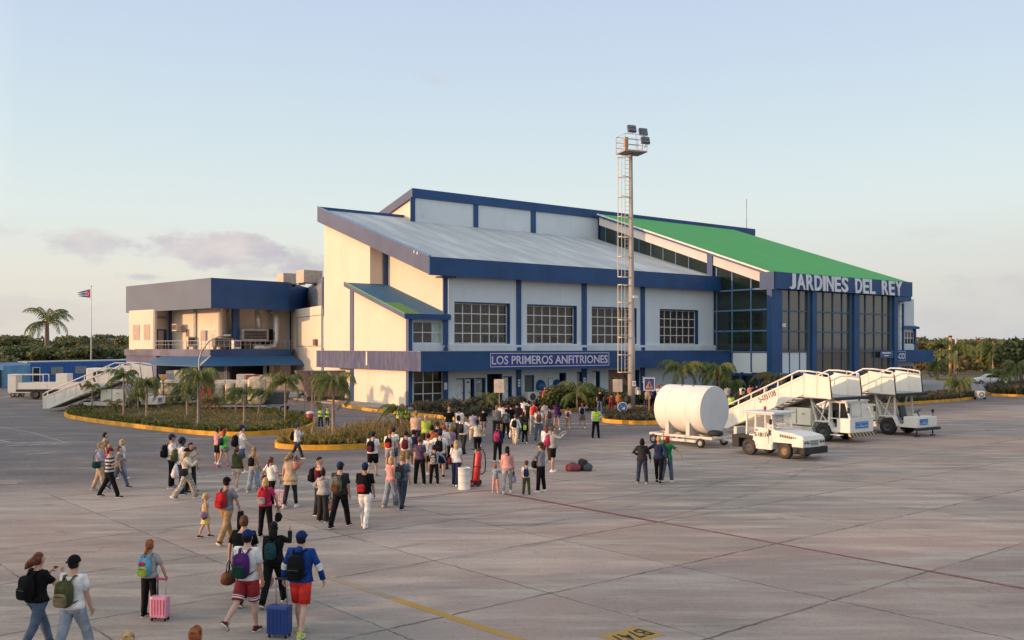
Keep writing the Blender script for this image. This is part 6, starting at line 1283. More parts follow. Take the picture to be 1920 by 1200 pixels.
softbag(1074, 883, (.33, .22, .17), mat('wine_red_cloth', (.22, .045, .06), .8, bump=.3, bscale=8), 'wine red soft bag lying on the apron, leftmost of the heap'); softbag(1093, 882, (.24, .2, .24), mat('black_cloth_bag', (.02, .022, .028), .8), 'black soft bag in the middle of the heap on the apron'); softbag(1102, 883, (.2, .18, .16), mat('slate_cloth_bag', (.06, .075, .085), .8), 'slate grey bag at the right of the heap on the apron', e=.8)
# white car and things at the right edge
p = G(1855, 721); CR = thing('white_car', 'small white saloon car parked by the right hand hedge', 'car', p, R(172), None)
def carbody():
    sec = [(-2.15, .45, .78, .62), (-2.05, .40, .95, .76), (-1.3, .30, 1.0, .80), (-.75, .28, 1.40, .66), (.3, .28, 1.44, .66), (.95, .28, 1.02, .80), (1.9, .30, .86, .78), (2.15, .42, .66, .62)]
    q = MB(); rings = []
    for x, z0, z1, w in sec:
        wl = .82 if abs(x) < 1.95 else .74; zb_ = min(z1, .92)
        rings.append([Vector(v) for v in ((x, -wl, z0), (x, -wl, zb_ * .7), (x, -wl * .98, zb_), (x, -w * .9 if z1 > 1.1 else -w, z1 - .03 if z1 > 1.1 else z1), (x, 0, z1 + .02), (x, w * .9 if z1 > 1.1 else w, z1 - .03 if z1 > 1.1 else z1), (x, wl * .98, zb_), (x, wl, zb_ * .7), (x, wl, z0))])
    q.rings([r[::-1] for r in rings], 0, True, True); return q
carbody().build('body', mat('white_car_paint', (.74, .75, .76), .25, coat=.5), CR)
q = MB(); q.add([(.98, -.68, 1.02), (.98, .68, 1.02), (.36, .55, 1.40), (.36, -.55, 1.40)], [(0, 1, 2, 3)]); q.build('windscreen', GLASS, CR)
for sg in (-1, 1): q = MB(); q.add([(.85, sg*.82, 1.0), (.3, sg*.66, 1.38), (-.7, sg*.66, 1.36), (-1.2, sg*.82, 1.0)], [(0, 1, 2, 3) if sg > 0 else (3, 2, 1, 0)]); q.build('side_window', GLASS, CR)
for x in (-1.3, 1.35):
    for sg in (-1, 1): q = MB(); q.wheel((x, sg*.76, .31), .31, .2, 'y'); q.build('wheel', [BLACK, GREYM], CR)
q = MB(); q.bbox(2.1, 2.19, -.4, .4, .58, .72, .02); q.build('grille', BLACK, CR)
for y in (-.62, .62): q = MB(); q.ell((2.05, y, .70), (.1, .16, .07)); q.build('headlight', mat('headlight_glass', (.35, .4, .45), .1), CR)
g0 = G(1794.5, 748.5); t = thing('traffic_cone', 'faded orange traffic cone by the right hand kerb', 'traffic cone', g0); q = MB(); q.tube([(0, 0, .03), (0, 0, .75)], [.2, .04], 14); q.build('cone', mat('faded_orange_cone', (.45, .16, .09), .7), t); q = MB(); q.bbox(-.26, .26, -.26, .26, 0, .035, .01); q.build('base', BLACK, t)
g0 = G(1837, 749); t = thing('ground_power_cart', 'small white two wheeled cart on the far right apron', 'cart', g0, .1); q = MB(); q.bbox(-.38, .38, -.3, .3, .2, .85, .06); q.build('body', VW, t); q = MB(); q.tube([(.22 * cos(a), -.32, .5 + .2 * sin(a)) for a in [2*pi*i/10 for i in range(11)]], .03, 5); q.build('hose_reel', BLACK, t)
for sg in (-1, 1): q = MB(); q.wheel((sg * .5, 0, .17), .17, .1, 'x'); q.build('wheel', [BLACK, DKF], t)
p = G(1782, 707); t = thing('orange_pole', 'thick sunlit orange pole standing on the right lawn', 'pole', p); hh = CAMZ + (651 - 632) * p.y / F; q = MB(); q.tube([(0, 0, 0), (0, 0, hh)], [.27, .24], 12); q.build('pole', mat('orange_tan_pole', (.55, .36, .20), .7), t); q = MB(); q.tube([(0, 0, hh), (0, 0, hh + .25)], [.29, .29], 12); q.build('cap', BLACK, t)
p = PX(1793, 170); t = thing('far_chimney_post', 'short pale post seen over the scrub beside the orange pole', 'pole', p); q = MB(); q.tube([(0, 0, 0), (0, 0, 6.8)], [.2, .25], 10); q.build('pole', mat('pale_post', (.5, .42, .35), .8), t)

# ---- unseen airliner added left of and behind the camera to shade the near apron ----
AL = thing('added_shade_airliner', 'white airliner added out of view beside the camera to shade the near apron', 'airliner', (-17.5, -6, 0), R(90)); AWM = mat('aircraft_white', (.75, .75, .75), .35)
q = MB(); rr = [(-20, .25, 4.6), (-17, 1.0, 4.2), (-12, 1.75, 3.55), (-8, 1.98, 3.3), (12, 1.98, 3.3), (15.5, 1.85, 3.2), (18, 1.4, 2.95), (19.6, .7, 2.75), (20.2, .1, 2.65)]
q.rings([[Vector((x, -r * cos(2*pi*k/28), z + r * sin(2*pi*k/28))) for k in range(28)] for x, r, z in rr]); q.build('fuselage', AWM, AL)
for sg in (-1, 1):
    q = MB(); q.prism([(4, sg * 1.6, 2.4), (-1.5, sg * 1.6, 2.4), (-5, sg * 15, 3.4), (-3, sg * 15, 3.4)][::sg], (0, 0, .25)); q.build('wing', AWM, AL)
    q = MB(); q.tube([(4.5, sg * 5, 1.6), (4, sg * 5, 1.6), (1.2, sg * 5, 1.7)], [.75, .95, .6], 18); q.build('engine', AWM, AL)
    for x in (-1, 15): q = MB(); q.wheel((x, sg * (2.4 if x < 0 else .3), .5), .5, .3, 'y'); q.bar((x, sg * (2.2 if x < 0 else .1), .5), (x, sg * (2.2 if x < 0 else .1), 2.2), .2, mi=1); q.build('landing_gear', [BLACK, GREYM], AL)
    q = MB(); q.prism([(-15, sg * .5, 4.6), (-18, sg * .5, 4.6), (-19, sg * 6, 5.0), (-17.8, sg * 6, 5.0)][::sg], (0, 0, .15)); q.build('tailplane', AWM, AL)
q = MB(); q.prism([(-13, -.12, 5.0), (-18.5, -.12, 5.0), (-20.5, -.12, 11.5), (-18.2, -.12, 11.5)], (0, .24, 0)); q.build('fin', mat('aircraft_tail_blue', (.05, .12, .4), .4), AL)
# ================= people =================
CC = dict(white=(.76,.74,.72), cream=(.62,.54,.42), beige=(.46,.34,.24), black=(.008,.008,.009), charcoal=(.030,.030,.034), grey=(.20,.20,.21), lgrey=(.36,.35,.35), navy=(.02,.028,.075), blue=(.012,.05,.22), royal=(.010,.026,.11), denim=(.085,.12,.18), ldenim=(.26,.30,.36), dkdenim=(.03,.04,.065),
    red=(.42,.02,.025), brightred=(.62,.04,.03), maroon=(.12,.02,.03), pink=(.60,.30,.28), hotpink=(.48,.04,.11), magenta=(.42,.04,.12), salmon=(.55,.22,.17), orange=(.55,.15,.05), yellow=(.62,.50,.18), lime=(.40,.52,.08), hivis=(.50,.70,.05), green=(.02,.20,.07), brightgreen=(.10,.48,.10), olive=(.07,.075,.03), darkgreen=(.01,.05,.035), teal=(.015,.06,.065),
    khaki=(.22,.17,.10), tan=(.36,.22,.11), brown=(.12,.055,.03), purple=(.075,.02,.12), lilac=(.30,.22,.34), lavender=(.32,.30,.40), sky=(.25,.36,.45), slate=(.10,.12,.14), burgundy=(.14,.02,.035), peach=(.60,.42,.32), skyb=(.12,.38,.50))
HAIRC = dict(blonde=(.50,.33,.15), dblonde=(.30,.19,.09), brown=(.10,.05,.028), dark=(.016,.011,.009), black=(.007,.006,.006), ginger=(.30,.09,.035), redhair=(.34,.035,.02), grey=(.3,.28,.26), chestnut=(.16,.055,.03))
SK = {'': (.48, .27, .185), 'pale': (.55, .34, .26), 'tan': (.36, .19, .115), 'dark': (.055, .03, .02)}
_cm = {}
def cloth(c):
    if c in _cm: return _cm[c]
    if c == 'stripes': m = wavemat('black_white_stripes', (.02,.02,.02), (.5,.5,.48), 2.6, 'Z', .85, .25)
    elif c == 'darkpattern': m = mat('dark_printed_cloth', (.10,.05,.10), .85, var=.3, scale=9, var2=(.012,.016,.04))
    elif c == 'leopard': m = mat('leopard_print', (.55,.50,.42), .85, var=.1, scale=24, var2=(.04,.035,.03))
    elif c == 'plaid': m = mat('red_plaid_cloth', (.25,.03,.03), .85, var=.3, scale=14, var2=(.02,.015,.02))
    elif c == 'camo': m = mat('camouflage_cloth', (.14,.13,.10), .85, scale=10, var2=(.03,.035,.02))
    elif c == 'redstripe': m = mat('red_cloth', (.26,.01,.02), .8, var=.12, scale=3, bump=.4, bscale=9)
    else: m = mat(c + '_cloth', CC[c], .82, var=.22, scale=6, bump=.9, bscale=13, spec=.12)
    _cm[c] = m; return m
def skinm(k): return mat('skin' + k, SK[k], .55, var=.08, scale=6)
def hairm(k): return mat(k + '_hair', HAIRC[k], .6, var=.35, scale=18, bump=.7, bscale=40, spec=.15)
EYE = mat('eye_dark', (.03, .02, .02), .3); MOUTH = mat('lip_tone', (.30, .10, .08), .5)
def remeshed(mb, vox):
    me = bpy.data.meshes.new('t'); me.from_pydata(mb.v, [], mb.f); o = bpy.data.objects.new('t', me); col.objects.link(o)
    md = o.modifiers.new('r', 'REMESH'); md.mode = 'VOXEL'; md.voxel_size = vox; md.use_smooth_shade = True
    ms = o.modifiers.new('s', 'SMOOTH'); ms.factor = .5; ms.iterations = 1
    dg = bpy.context.evaluated_depsgraph_get(); m2 = bpy.data.meshes.new_from_object(o.evaluated_get(dg)); bpy.data.objects.remove(o); bpy.data.meshes.remove(me); return m2
ARM = {'d': (4, 8, 12, 0), 'f': (26, 8, 20, 4), 'b': (-24, 9, 8, 0), 'ph': (36, 12, 92, 22), 'pt': (72, 18, 62, 18), 'up': (160, 14, 12, 0), 'hip': (-14, 42, 62, 62), 'hd': (95, 42, 128, 40), 'out': (18, 58, 12, 0), 'cr': (28, 12, 88, 68), 'hold': (18, 12, 70, 30), 'back': (-30, 30, 25, 0), 'far': (8, 26, 8, 0), 'strap': (30, 20, 120, 25)}
LEG = {'w1': ((26, 8), (-20, 16)), 'w2': ((-20, 16), (26, 8)), 's': ((3, 2), (-3, 2)), 'v1': ((14, 5), (-12, 10)), 'v2': ((-12, 10), (14, 5)), 'k': ((-28, 34), (10, 2)), 'bw': ((-24, 4), (22, 4)), 'a': ((0, 0), (0, 0))}
def person(px, fy, ty, sex, heading, legs, arms, hair, hat, top, bottom, shoe, label, bags, skin='', group='passengers walking to the terminal'):
    g0 = G(px, fy); H = CAMZ * (fy - ty) / (fy - HY); H = max(.85, min(1.95, H)); s = H / 1.75; f = sex == 'f'; kid = H < 1.35
    near = fy > 930; mid = fy > 860; vox = .021 if near else (.026 if mid else .032); seg = 12 if near else 9
    T_ = thing('person', label, 'person', g0, R(-heading), group)
    hs = 1.06 + max(0, 1.62 - H) * .45; hk = (1.62 - 1.47) ; hcz = 1.475 + .155 * hs     # head height (unscaled units)
    rnd = random.Random(int(px * 7 + fy)); lean = .03 if legs[0] in 'wv' else 0.0
    # joints
    LW = .090 if f else .085; SW = .158 if f else .182
    J = {}
    for k, sg in enumerate((-1, 1)):
        a, b = LEG[legs][k]; hip = Vector((sg * LW, 0, .92)); sp_ = .035 if legs in ('s', 'a') else 0.0
        kn = hip + Vector((sg * (.01 + sp_), sin(R(a)) * .43, -cos(R(a)) * .43)); an = kn + Vector((sg * sp_, sin(R(a - b)) * .41, -cos(R(a - b)) * .41)); J[sg] = (hip, kn, an, a - b)
    drop = min(J[-1][2].z, J[1][2].z) - .085
    dz = Vector((0, 0, -drop))
    for sg in J: J[sg] = tuple(q + dz if isinstance(q, Vector) else q for q in J[sg])
    base = -drop
    def P_(x, y, z): t_ = max(0, (z - .9)); return Vector((x, y + lean * t_, z + base))
    SH = {}
    for k, sg in enumerate((-1, 1)):
        sw, ab, el, inn = ARM[arms[k]]; sh = P_(sg * SW, 0, 1.415); ab, sw, el, inn = R(ab), R(sw + rnd.uniform(-3, 3)), R(el), R(inn)
        d1 = Vector((sg * sin(ab), sin(sw) * cos(ab), -cos(sw) * cos(ab))); el_ = sh + d1 * .285
        d2 = Vector((sg * (sin(ab) * .35 - sin(inn)), sin(sw + el) * cos(inn), -cos(sw + el) * cos(inn))).normalized(); wr = el_ + d2 * .25; SH[sg] = (sh, el_, wr, d2)
    if f: TR = [(.86, .155, .10), (.93, .172, .118), (1.02, .148, .10), (1.11, .122, .088), (1.20, .132, .098), (1.29, .150, .115), (1.38, .150, .098), (1.43, .125, .08), (1.465, .06, .055), (1.52, .046, .05)]
    else: TR = [(.86, .150, .10), (.93, .160, .112), (1.02, .150, .105), (1.11, .148, .10), (1.20, .162, .110), (1.30, .180, .118), (1.39, .182, .105), (1.44, .15, .085), (1.475, .07, .062), (1.52, .053, .056)]
    fat = 1.05 + (rnd.uniform(-.03, .14) if not kid else .03)
    def torso(mb, off, z0, z1, mi=0, flare=0.0):
        rings = []
        for z, rx, ry in TR:
            if z < z0 - .001 or z > z1 + .001: continue
            k = off + flare * max(0, (1.15 - z)); rings.append([P_((rx * fat + k) * cos(2*pi*i/14), (ry * fat + k) * sin(2*pi*i/14), z) for i in range(14)])
        mb.rings(rings, mi)
    M = Matrix.Scale(s, 4)
    body = MB(); torso(body, 0, .86, 1.52); 
    hc = P_(0, .012, hcz); body.ell(hc, (.073*hs, .090*hs, .112*hs), 14, 10); body.ell(hc + Vector((0, .022, -.055)) * hs, (.052*hs, .062*hs, .055*hs), 10, 8)
    body.ell(hc + Vector((0, .095, -.018)) * hs, (.014, .022, .026), 8, 6)
    for sg in (-1, 1): body.ell(hc + Vector((sg * .074, -.005, -.01)) * hs, (.012, .022, .032), 8, 6)
    body.tube([P_(0, 0, 1.46), hc + Vector((0, -.01, -.05))], [.054, .052], 9)
    for sg in (-1, 1):
        hip, kn, an, pa = J[sg]; calf = kn.lerp(an, .35) + Vector((0, -.015, 0))
        body.tube([hip + Vector((0, 0, .03)), hip.lerp(kn, .3), hip.lerp(kn, .7), kn, calf, kn.lerp(an, .75), an], ([.084 * fat, .080 * fat, .064, .054, .057, .041, .037] if 'short' in bottom or bottom == 'none' or 'dress' in top else [.080, .072, .058, .048, .048, .038, .034]), 10)
        body.tube([an + Vector((0, -.03, -.01)), an + Vector((0, .06, -.045)), an + Vector((0, .14, -.06))], [.034, .036, .026], 8)
        sh, el_, wr, d2 = SH[sg]; body.tube([P_(sg * .09, 0, 1.40), sh + Vector((-sg*.01, 0, .0)), sh.lerp(el_, .35), el_, el_.lerp(wr, .3), wr], [.06, .055, .046, .038, .040, .029], 9)
        palm_ = wr + d2 * .05; body.tube([wr, wr + d2 * .045, wr + d2 * .085], [.029, .038, .034], 8, flat=[.9, .5, .45])
    me = remeshed(body, vox); b2 = MB(); b2.v = [v.co[:] for v in me.vertices]; b2.f = [tuple(p.vertices) for p in me.polygons]; b2.mi = [0] * len(b2.f); b2.sm = [True] * len(b2.f); bpy.data.meshes.remove(me)
    # fingers and thumb, bent, of unequal length
    if mid or near:
        for sg in (-1, 1):
            sh, el_, wr, d2 = SH[sg]; side = d2.cross(Vector((sg, 0, 0))); side = side.normalized() if side.length > .1 else Vector((0, 1, 0)); nrm = d2.cross(side).normalized() * (-1 if d2.cross(side).x * sg > 0 else 1)
            for k, (o_, ln) in enumerate(((-.026, .066), (-.009, .078), (.009, .074), (.025, .058))):
                a = wr + d2 * .078 + side * o_; b = a + (d2 * .85 + nrm * .3).normalized() * ln * .55; c = b + (d2 * .45 + nrm * .9).normalized() * ln * .5; b2.tube([a, b, c], [.0105, .0095, .0075], 5)
            a = wr + d2 * .03 - side * .028; b2.tube([a, a + (d2 * .6 - side * .7).normalized() * .04, a + (d2 * .95 - side * .4 + nrm * .3).normalized() * .068], [.013, .011, .008], 5)
    for sg in (-1, 1): b2.ell(hc + Vector((sg * .030, .083, .004)) * hs, (.011, .008, .007), 8, 5, mi=1)
    b2.ell(hc + Vector((0, .083, -.058)) * hs, (.022, .008, .006), 8, 5, mi=2)
    b2.v = [tuple(M @ Vector(p)) for p in b2.v]; b2.build('body', [skinm(skin), EYE, MOUTH], T_)
    def crumple(o, amp):
        for v in o.data.vertices:
            c = v.co; v.co = c + Vector((noise.noise(c * 9), noise.noise(c * 9 + Vector((5, 0, 0))), 0)) * amp
    # upper garment
    style, c = top.split(':')[:2]; mb = MB(); mb.T = M
    z0 = {'tee': .93, 'long': .93, 'tank': .93, 'polo': .93, 'jacket': .93, 'hoodie': .93, 'dress': .86, 'tunic': .86, 'crop': 1.02, 'vest': .93}[style]
    off = {'tee': .022, 'long': .022, 'tank': .014, 'polo': .022, 'jacket': .036, 'hoodie': .038, 'dress': .018, 'tunic': .034, 'crop': .012, 'vest': .04}[style]
    torso(mb, off, z0, 1.465, flare=.05 if style not in ('tank', 'crop') else .0)
    if style in ('dress', 'tunic'):
        ln = .30 if style == 'dress' else .12; mb.rings([[P_((.165 + off + .05 * t) * cos(2*pi*i/14), (.115 + off + .05 * t) * sin(2*pi*i/14), .88 - ln * t) for i in range(14)] for t in (0, .5, 1)], 0, False)
    if style not in ('tank', 'crop', 'vest', 'dress'):
        for sg in (-1, 1):
            sh, el_, wr, d2 = SH[sg]; st = P_(sg * .085, 0, 1.41)
            if style in ('tee', 'polo', 'tunic'): mb.tube([st, sh + Vector((sg*.004, 0, .008)), sh.lerp(el_, .4), sh.lerp(el_, .72)], [.075, .072, .064, .067], 10)
            else: mb.tube([st, sh + Vector((sg*.004, 0, .008)), sh.lerp(el_, .5), el_, el_.lerp(wr, .5), el_.lerp(wr, .93)], [.078, .076, .064, .056, .052, .046], 10)
    if style in ('hoodie', 'jacket'): mb.tube([P_(0, -.055, 1.50), P_(0, -.09, 1.46), P_(0, -.10, 1.40)], [.06, .08, .05], 9)
    if style == 'polo': mb.tube([P_(0, 0, 1.46), P_(0, 0, 1.50)], [.072, .066], 12, cap=False)
    nm = {'tee': 't_shirt', 'long': 'long_sleeved_top', 'tank': 'tank_top', 'polo': 'polo_shirt', 'jacket': 'jacket', 'hoodie': 'hoodie', 'dress': 'dress', 'tunic': 'loose_shirt', 'crop': 'top', 'vest': 'safety_vest'}[style]
    if style == 'vest':
        sm = MB(); sm.T = M; torso(sm, .02, .93, 1.465)
        for sg in (-1, 1): sh, el_, wr, d2 = SH[sg]; sm.tube([P_(sg * .085, 0, 1.41), sh, sh.lerp(el_, .5), el_, el_.lerp(wr, .93)], [.074, .07, .06, .052, .044], 10)
        sm.build('work_shirt', cloth(top.split(':')[2]), T_)
    o = mb.build(nm, cloth(c), T_); crumple(o, .020 if near else .010)
    if style == 'vest':
        mb = MB(); mb.T = M
        for z in (1.05, 1.17): k = 1.0; rr_ = [(rx, ry) for zz, rx, ry in TR if abs(zz - z) < .08][0]; mb.rings([[P_((rr_[0] * fat + .062) * cos(2*pi*i/14), (rr_[1] * fat + .055) * sin(2*pi*i/14), z + dz_) for i in range(14)] for dz_ in (0, .035)], 0, False)
        mb.build('reflective_band', cloth('lgrey'), o)
    if c == 'blue' and style == 'jacket':
        for sg in (-1, 1):
            sh, el_, wr, d2 = SH[sg]; mb = MB(); mb.T = M; mb.tube([sh.lerp(el_, .78), el_, el_.lerp(wr, .18)], [.066, .064, .062], 10, cap=False); mb.build('white_sleeve_panel', cloth('white'), o)
    if c == 'white' and style == 'jacket':
        mb = MB(); mb.T = M; mb.tube([P_(-.16, 0, 1.42), P_(0, -.13, 1.36), P_(.16, 0, 1.42)], [.03, .03, .03], 6); mb.build('red_yoke', cloth('red'), o)
    # lower garment
    style, c = bottom.split(':')
    if style != 'none':
        mb = MB(); mb.T = M; torso(mb, .018, .86, 1.02)
        for sg in (-1, 1):
            hip, kn, an, pa = J[sg]; h0 = hip + Vector((0, 0, .03))
            if style == 'shorts': mb.tube([h0, hip.lerp(kn, .35), hip.lerp(kn, .85)], [.104 * fat, .102 * fat, .100], 10)
            elif style == 'short': mb.tube([h0, hip.lerp(kn, .25), hip.lerp(kn, .42)], [.102 * fat, .104 * fat, .105], 10)
            elif style == 'leggings': mb.tube([h0, hip.lerp(kn, .4), kn, kn.lerp(an, .4), an + Vector((0, 0, .04))], [.102 * fat, .092, .067, .068, .048], 10)
            elif style == 'wide': mb.tube([h0, hip.lerp(kn, .4), kn, kn.lerp(an, .5), an + Vector((0, 0, -.03))], [.108 * fat, .105, .096, .100, .106], 10)
            elif style == 'capri': mb.tube([h0, hip.lerp(kn, .4), kn, kn.lerp(an, .45)], [.104 * fat, .096, .082, .082], 10)
            else: mb.tube([h0, hip.lerp(kn, .4), kn, kn.lerp(an, .4), kn.lerp(an, .8), an + Vector((0, 0, -.01))], [.108 * fat, .099, .080, .078, .071, .068], 10)
        nm = {'shorts': 'shorts', 'short': 'shorts', 'leggings': 'leggings', 'wide': 'wide_trousers', 'capri': 'cropped_trousers', 'jeans': 'jeans', 'trousers': 'trousers'}[style]
        o = mb.build(nm, cloth(c), T_); crumple(o, .009 if near else .006)
        if c == 'redstripe':
            mb = MB(); mb.T = M
            for sg in (-1, 1):
                hip, kn, an, pa = J[sg]
                for a, b in ((.66, .69), (.73, .78)): mb.tube([hip.lerp(kn, a), hip.lerp(kn, b)], [.108, .108], 10, cap=False)
            mb.build('white_trim', cloth('white'), o)
    # shoes
    for sg in (-1, 1):
        hip, kn, an, pa = J[sg]; pitch = max(0, -pa) * .9 if an.z > base * 0 + .12 else 0; rot = Matrix.Rotation(R(-min(45, pitch)), 3, 'X'); mb = MB(); mb.T = M
        prof = [(-.085, -.055, .030, .030), (-.06, -.052, .044, .036), (0, -.045, .046, .045), (.07, -.055, .050, .034), (.135, -.062, .046, .025), (.17, -.065, .028, .016)]
        mb.rings([[an + rot @ Vector((w * cos(2*pi*i/10), y, z + hgt * sin(2*pi*i/10))) for i in range(10)] for y, z, w, hgt in prof][::-1])
        mb.tube([an + Vector((0, -.01, -.03)), an + Vector((0, -.015, .01))], [.045, .043], 9)
        so_ = mb.build('shoe', cloth(shoe), T_)
        if near or mid: mb = MB(); mb.T = M; mb.rings([[an + rot @ Vector((w * 1.06 * cos(2*pi*i/10), y, z_ )) for i in range(10)] for (y, z_, w) in ((.04, -.088, .058), (.04, -.066, .060))], 0, True) if 0 else mb.rings([[an + rot @ Vector((.052 * cos(2*pi*i/12), .035 + .135 * sin(2*pi*i/12), z_)) for i in range(12)] for z_ in (-.088, -.068)]); mb.build('sole', cloth('white'), so_)
    # hair and headwear
    if hair != 'bald' and hair != 'none':
        st, hc_ = hair.split(':'); mb = MB(); mb.T = M; hr = MB(); hr.ell(hc + Vector((0, -.014, .016)) * hs, (.084*hs, .096*hs, .112*hs), 18, 14)
        hv = []
        for p in hr.v:
            q = Vector(p) - hc
            if q.y > -.012 * hs and q.z < .045 * hs: q.y = -.012 * hs; q.x *= .93
            if q.z < -.075 * hs and st in ('short', 'crop'): q.x *= .8; q.z = -.075 * hs; q.y = max(q.y, -.075)
            q *= 1 + .13 * noise.noise(q * 34 + Vector((px, 0, 0))); hv.append(hc + q)
        mb.add(hv, hr.f, 0, True)
        if st == 'long': mb.tube([hc + Vector((0, -.05, .03)), hc + Vector((.01, -.085, -.08)), hc + Vector((.015, -.105, -.20)), hc + Vector((.03, -.11, -.33))], [.07*hs, .088*hs, .082, .035], 10, flat=.55)
        if st == 'bob': mb.tube([hc + Vector((0, -.02, .05)), hc + Vector((0, -.03, -.06)), hc + Vector((0, -.03, -.14))], [.08*hs, .098*hs, .085*hs], 12, flat=.85)
        if st == 'pony': mb.tube([hc + Vector((0, -.08, .05)), hc + Vector((.0, -.13, .02)), hc + Vector((-.02, -.15, -.10)), hc + Vector((-.03, -.14, -.24))], [.03, .038, .036, .012], 8)
        if st == 'bun': mb.ell(hc + Vector((0, -.075, .095)), (.042, .042, .042), 10, 8)
        if st == 'braid': mb.tube([hc + Vector((-.01, -.07, -.02)), hc + Vector((-.05, -.10, -.15)), hc + Vector((-.09, -.10, -.28)), hc + Vector((-.13, -.06, -.45)), hc + Vector((-.15, -.05, -.55))], [.04, .036, .04, .032, .012], 8)
        if st == 'windy': mb.tube([hc + Vector((0, -.05, .03)), hc + Vector((-.05, -.10, -.03)), hc + Vector((-.12, -.13, -.09)), hc + Vector((-.19, -.13, -.16))], [.07, .075, .055, .012], 9)
        mb.build('hair', hairm(hc_), T_)
    if hat:
        st, c = hat.split(':'); mb = MB(); mb.T = M
        if st in ('cap', 'bcap'):
            mb.ell(hc + Vector((0, -.008, .035)) * hs, (.090*hs, .106*hs, .098*hs), 18, 8, zmin=-.12); sg = 1 if st == 'cap' else -1
            mb.rings([[hc + Vector((w * cos(a), sg * (y0 + (d * sin(a))), .034 + z)) for a in [pi * i / 10 for i in range(11)]] for w, y0, d, z in ((.075, .075, .10, .0), (.078, .075, .105, .008))], 0, True, False)
            mb.ell(hc + Vector((0, -.008, .132)) * hs, (.01, .01, .006), 6, 4)
            o = mb.build('cap', cloth(c), T_)
            if st == 'bcap': m2 = MB(); m2.T = M; m2.ell(hc + Vector((0, -.004 + .098, .06)) * hs, (.03, .006, .018), 8, 4); m2.build('cap_opening', skinm(skin), o)
        else:
            mb.ell(hc + Vector((0, -.008, .03)) * hs, (.092*hs, .108*hs, .10*hs), 16, 8, zmin=-.35); mb.build('hat', cloth(c), T_)
    # things carried
    RM = Matrix.Translation(g0) @ Matrix.Rotation(R(-heading), 4, 'Z')
    def W_(v): return RM @ (Vector(v) * s)
    for bg_ in [b for b in bags.split(';') if b]:
        q = bg_.split('@'); kind, c = q[0], q[1]; lab = q[2]; ex = q[3] if len(q) > 3 else ''
        if kind == 'bp':
            k = float(ex) if ex and ex[0].isdigit() else 1.0; org = W_(P_(0, -.145, 1.20)); t = thing('backpack', lab, 'backpack', org, R(-heading), 'backpacks worn by passengers'); k *= .92; t.scale = (s*k, s*k, s*k)
            parts = ex.split(',') if ex else []
            m = MB(); m.ell((0, -.085, .0), (.155, .105, .235), 18, 14, e=.62); m.build('main_bag', cloth(c), t)
            c2 = parts[1] if len(parts) > 1 else c
            m = MB(); m.ell((0, -.185, -.085), (.125, .05, .12), 14, 10, e=.6); po = m.build('front_pocket', cloth(c2), t); m = MB(); m.tube([(-.10, -.225, -.02), (0, -.238, -.01), (.10, -.225, -.02)], .006, 5); m.build('zip', cloth('charcoal' if c != 'black' else 'slate'), po)
            if len(parts) > 2: m = MB(); m.ell((0, -.17, .10), (.10, .035, .055), 12, 8, e=.7); m.build('top_pocket', cloth(parts[2]), t)
            m = MB(); m.tube([(-.03, -.05, .235), (0, -.05, .285), (.03, -.05, .235)], .010, 5); m.build('grab_loop', cloth(c), t)
            for sg in (-1, 1):
                m = MB(); sc_ = SW * .52; m.tube([(sg * .07, -.02, .20), (sg * sc_, .05, .285), (sg * sc_ * 1.1, .16, .285), (sg * sc_ * 1.25, .275, .20), (sg * .155, .26, .02), (sg * .17, .12, -.12), (sg * .13, -.02, -.17)], [.026] * 7, 6, flat=.3); m.build('strap', cloth(c if c not in ('red',) else 'charcoal'), t)
        elif kind == 'sb':    # shoulder bag at the hip or behind; ex = side
            sg = -1 if ex != 'r' else 1; org = W_(P_(sg * .20, -.08, .98)); t = thing('shoulder_bag', lab, 'bag', org, R(-heading), 'bags carried by passengers'); t.scale = (s, s, s)
            m = MB(); m.ell((sg * .02, 0, 0), (.07, .15, .13), 14, 10, e=.7); m.build('bag_body', cloth(c), t); m = MB(); m.tube([(sg * .0, -.12, .09), (-sg * .05, -.10, .30), (-sg * .10, .02, .50), (-sg * .03, .17, .35), (0, .13, .08)], .012, 5); m.build('strap', cloth(c), t)
        elif kind in ('hb', 'duf', 'sack', 'jk'):
            sg = -1 if 'r' not in ex else 1; wr = SH[sg][2] + SH[sg][3] * .09; org = W_(wr)
            t = thing({'hb': 'handbag', 'duf': 'duffel_bag', 'sack': 'plastic_bag', 'jk': 'carried_jacket'}[kind], lab, 'jacket' if kind == 'jk' else 'bag', org, R(-heading), 'bags carried by passengers' if kind != 'jk' else None); t.scale = (s, s, s); L_ = {'hb': .16, 'duf': .20, 'sack': .12, 'jk': .02}[kind]
            m = MB()
            if kind == 'duf': m.ell((0, 0, -L_ - .13), (.13, .23, .13), 16, 12, e=.7)
            elif kind == 'hb': m.ell((0, 0, -L_ - .13), (.09, .15, .14), 14, 10, e=.7)
            elif kind == 'sack': m.rings([[Vector((rx * cos(2*pi*i/12), ry * sin(2*pi*i/12), z)) for i in range(12)] for z, rx, ry in ((0, .015, .03), (-.08, .03, .07), (-.18, .08, .12), (-.36, .09, .15), (-.46, .08, .13), (-.48, .04, .08))])
            else: m.rings([[Vector((rx * cos(2*pi*i/12), ry * sin(2*pi*i/12), z)) for i in range(12)] for z, rx, ry in ((.05, .05, .08), (-.08, .07, .11), (-.30, .075, .14), (-.55, .06, .12), (-.62, .02, .07))])
            o = m.build({'hb': 'bag_body', 'duf': 'bag_body', 'sack': 'sack', 'jk': 'hanging_cloth'}[kind], cloth(c), t); crumple(o, .03)
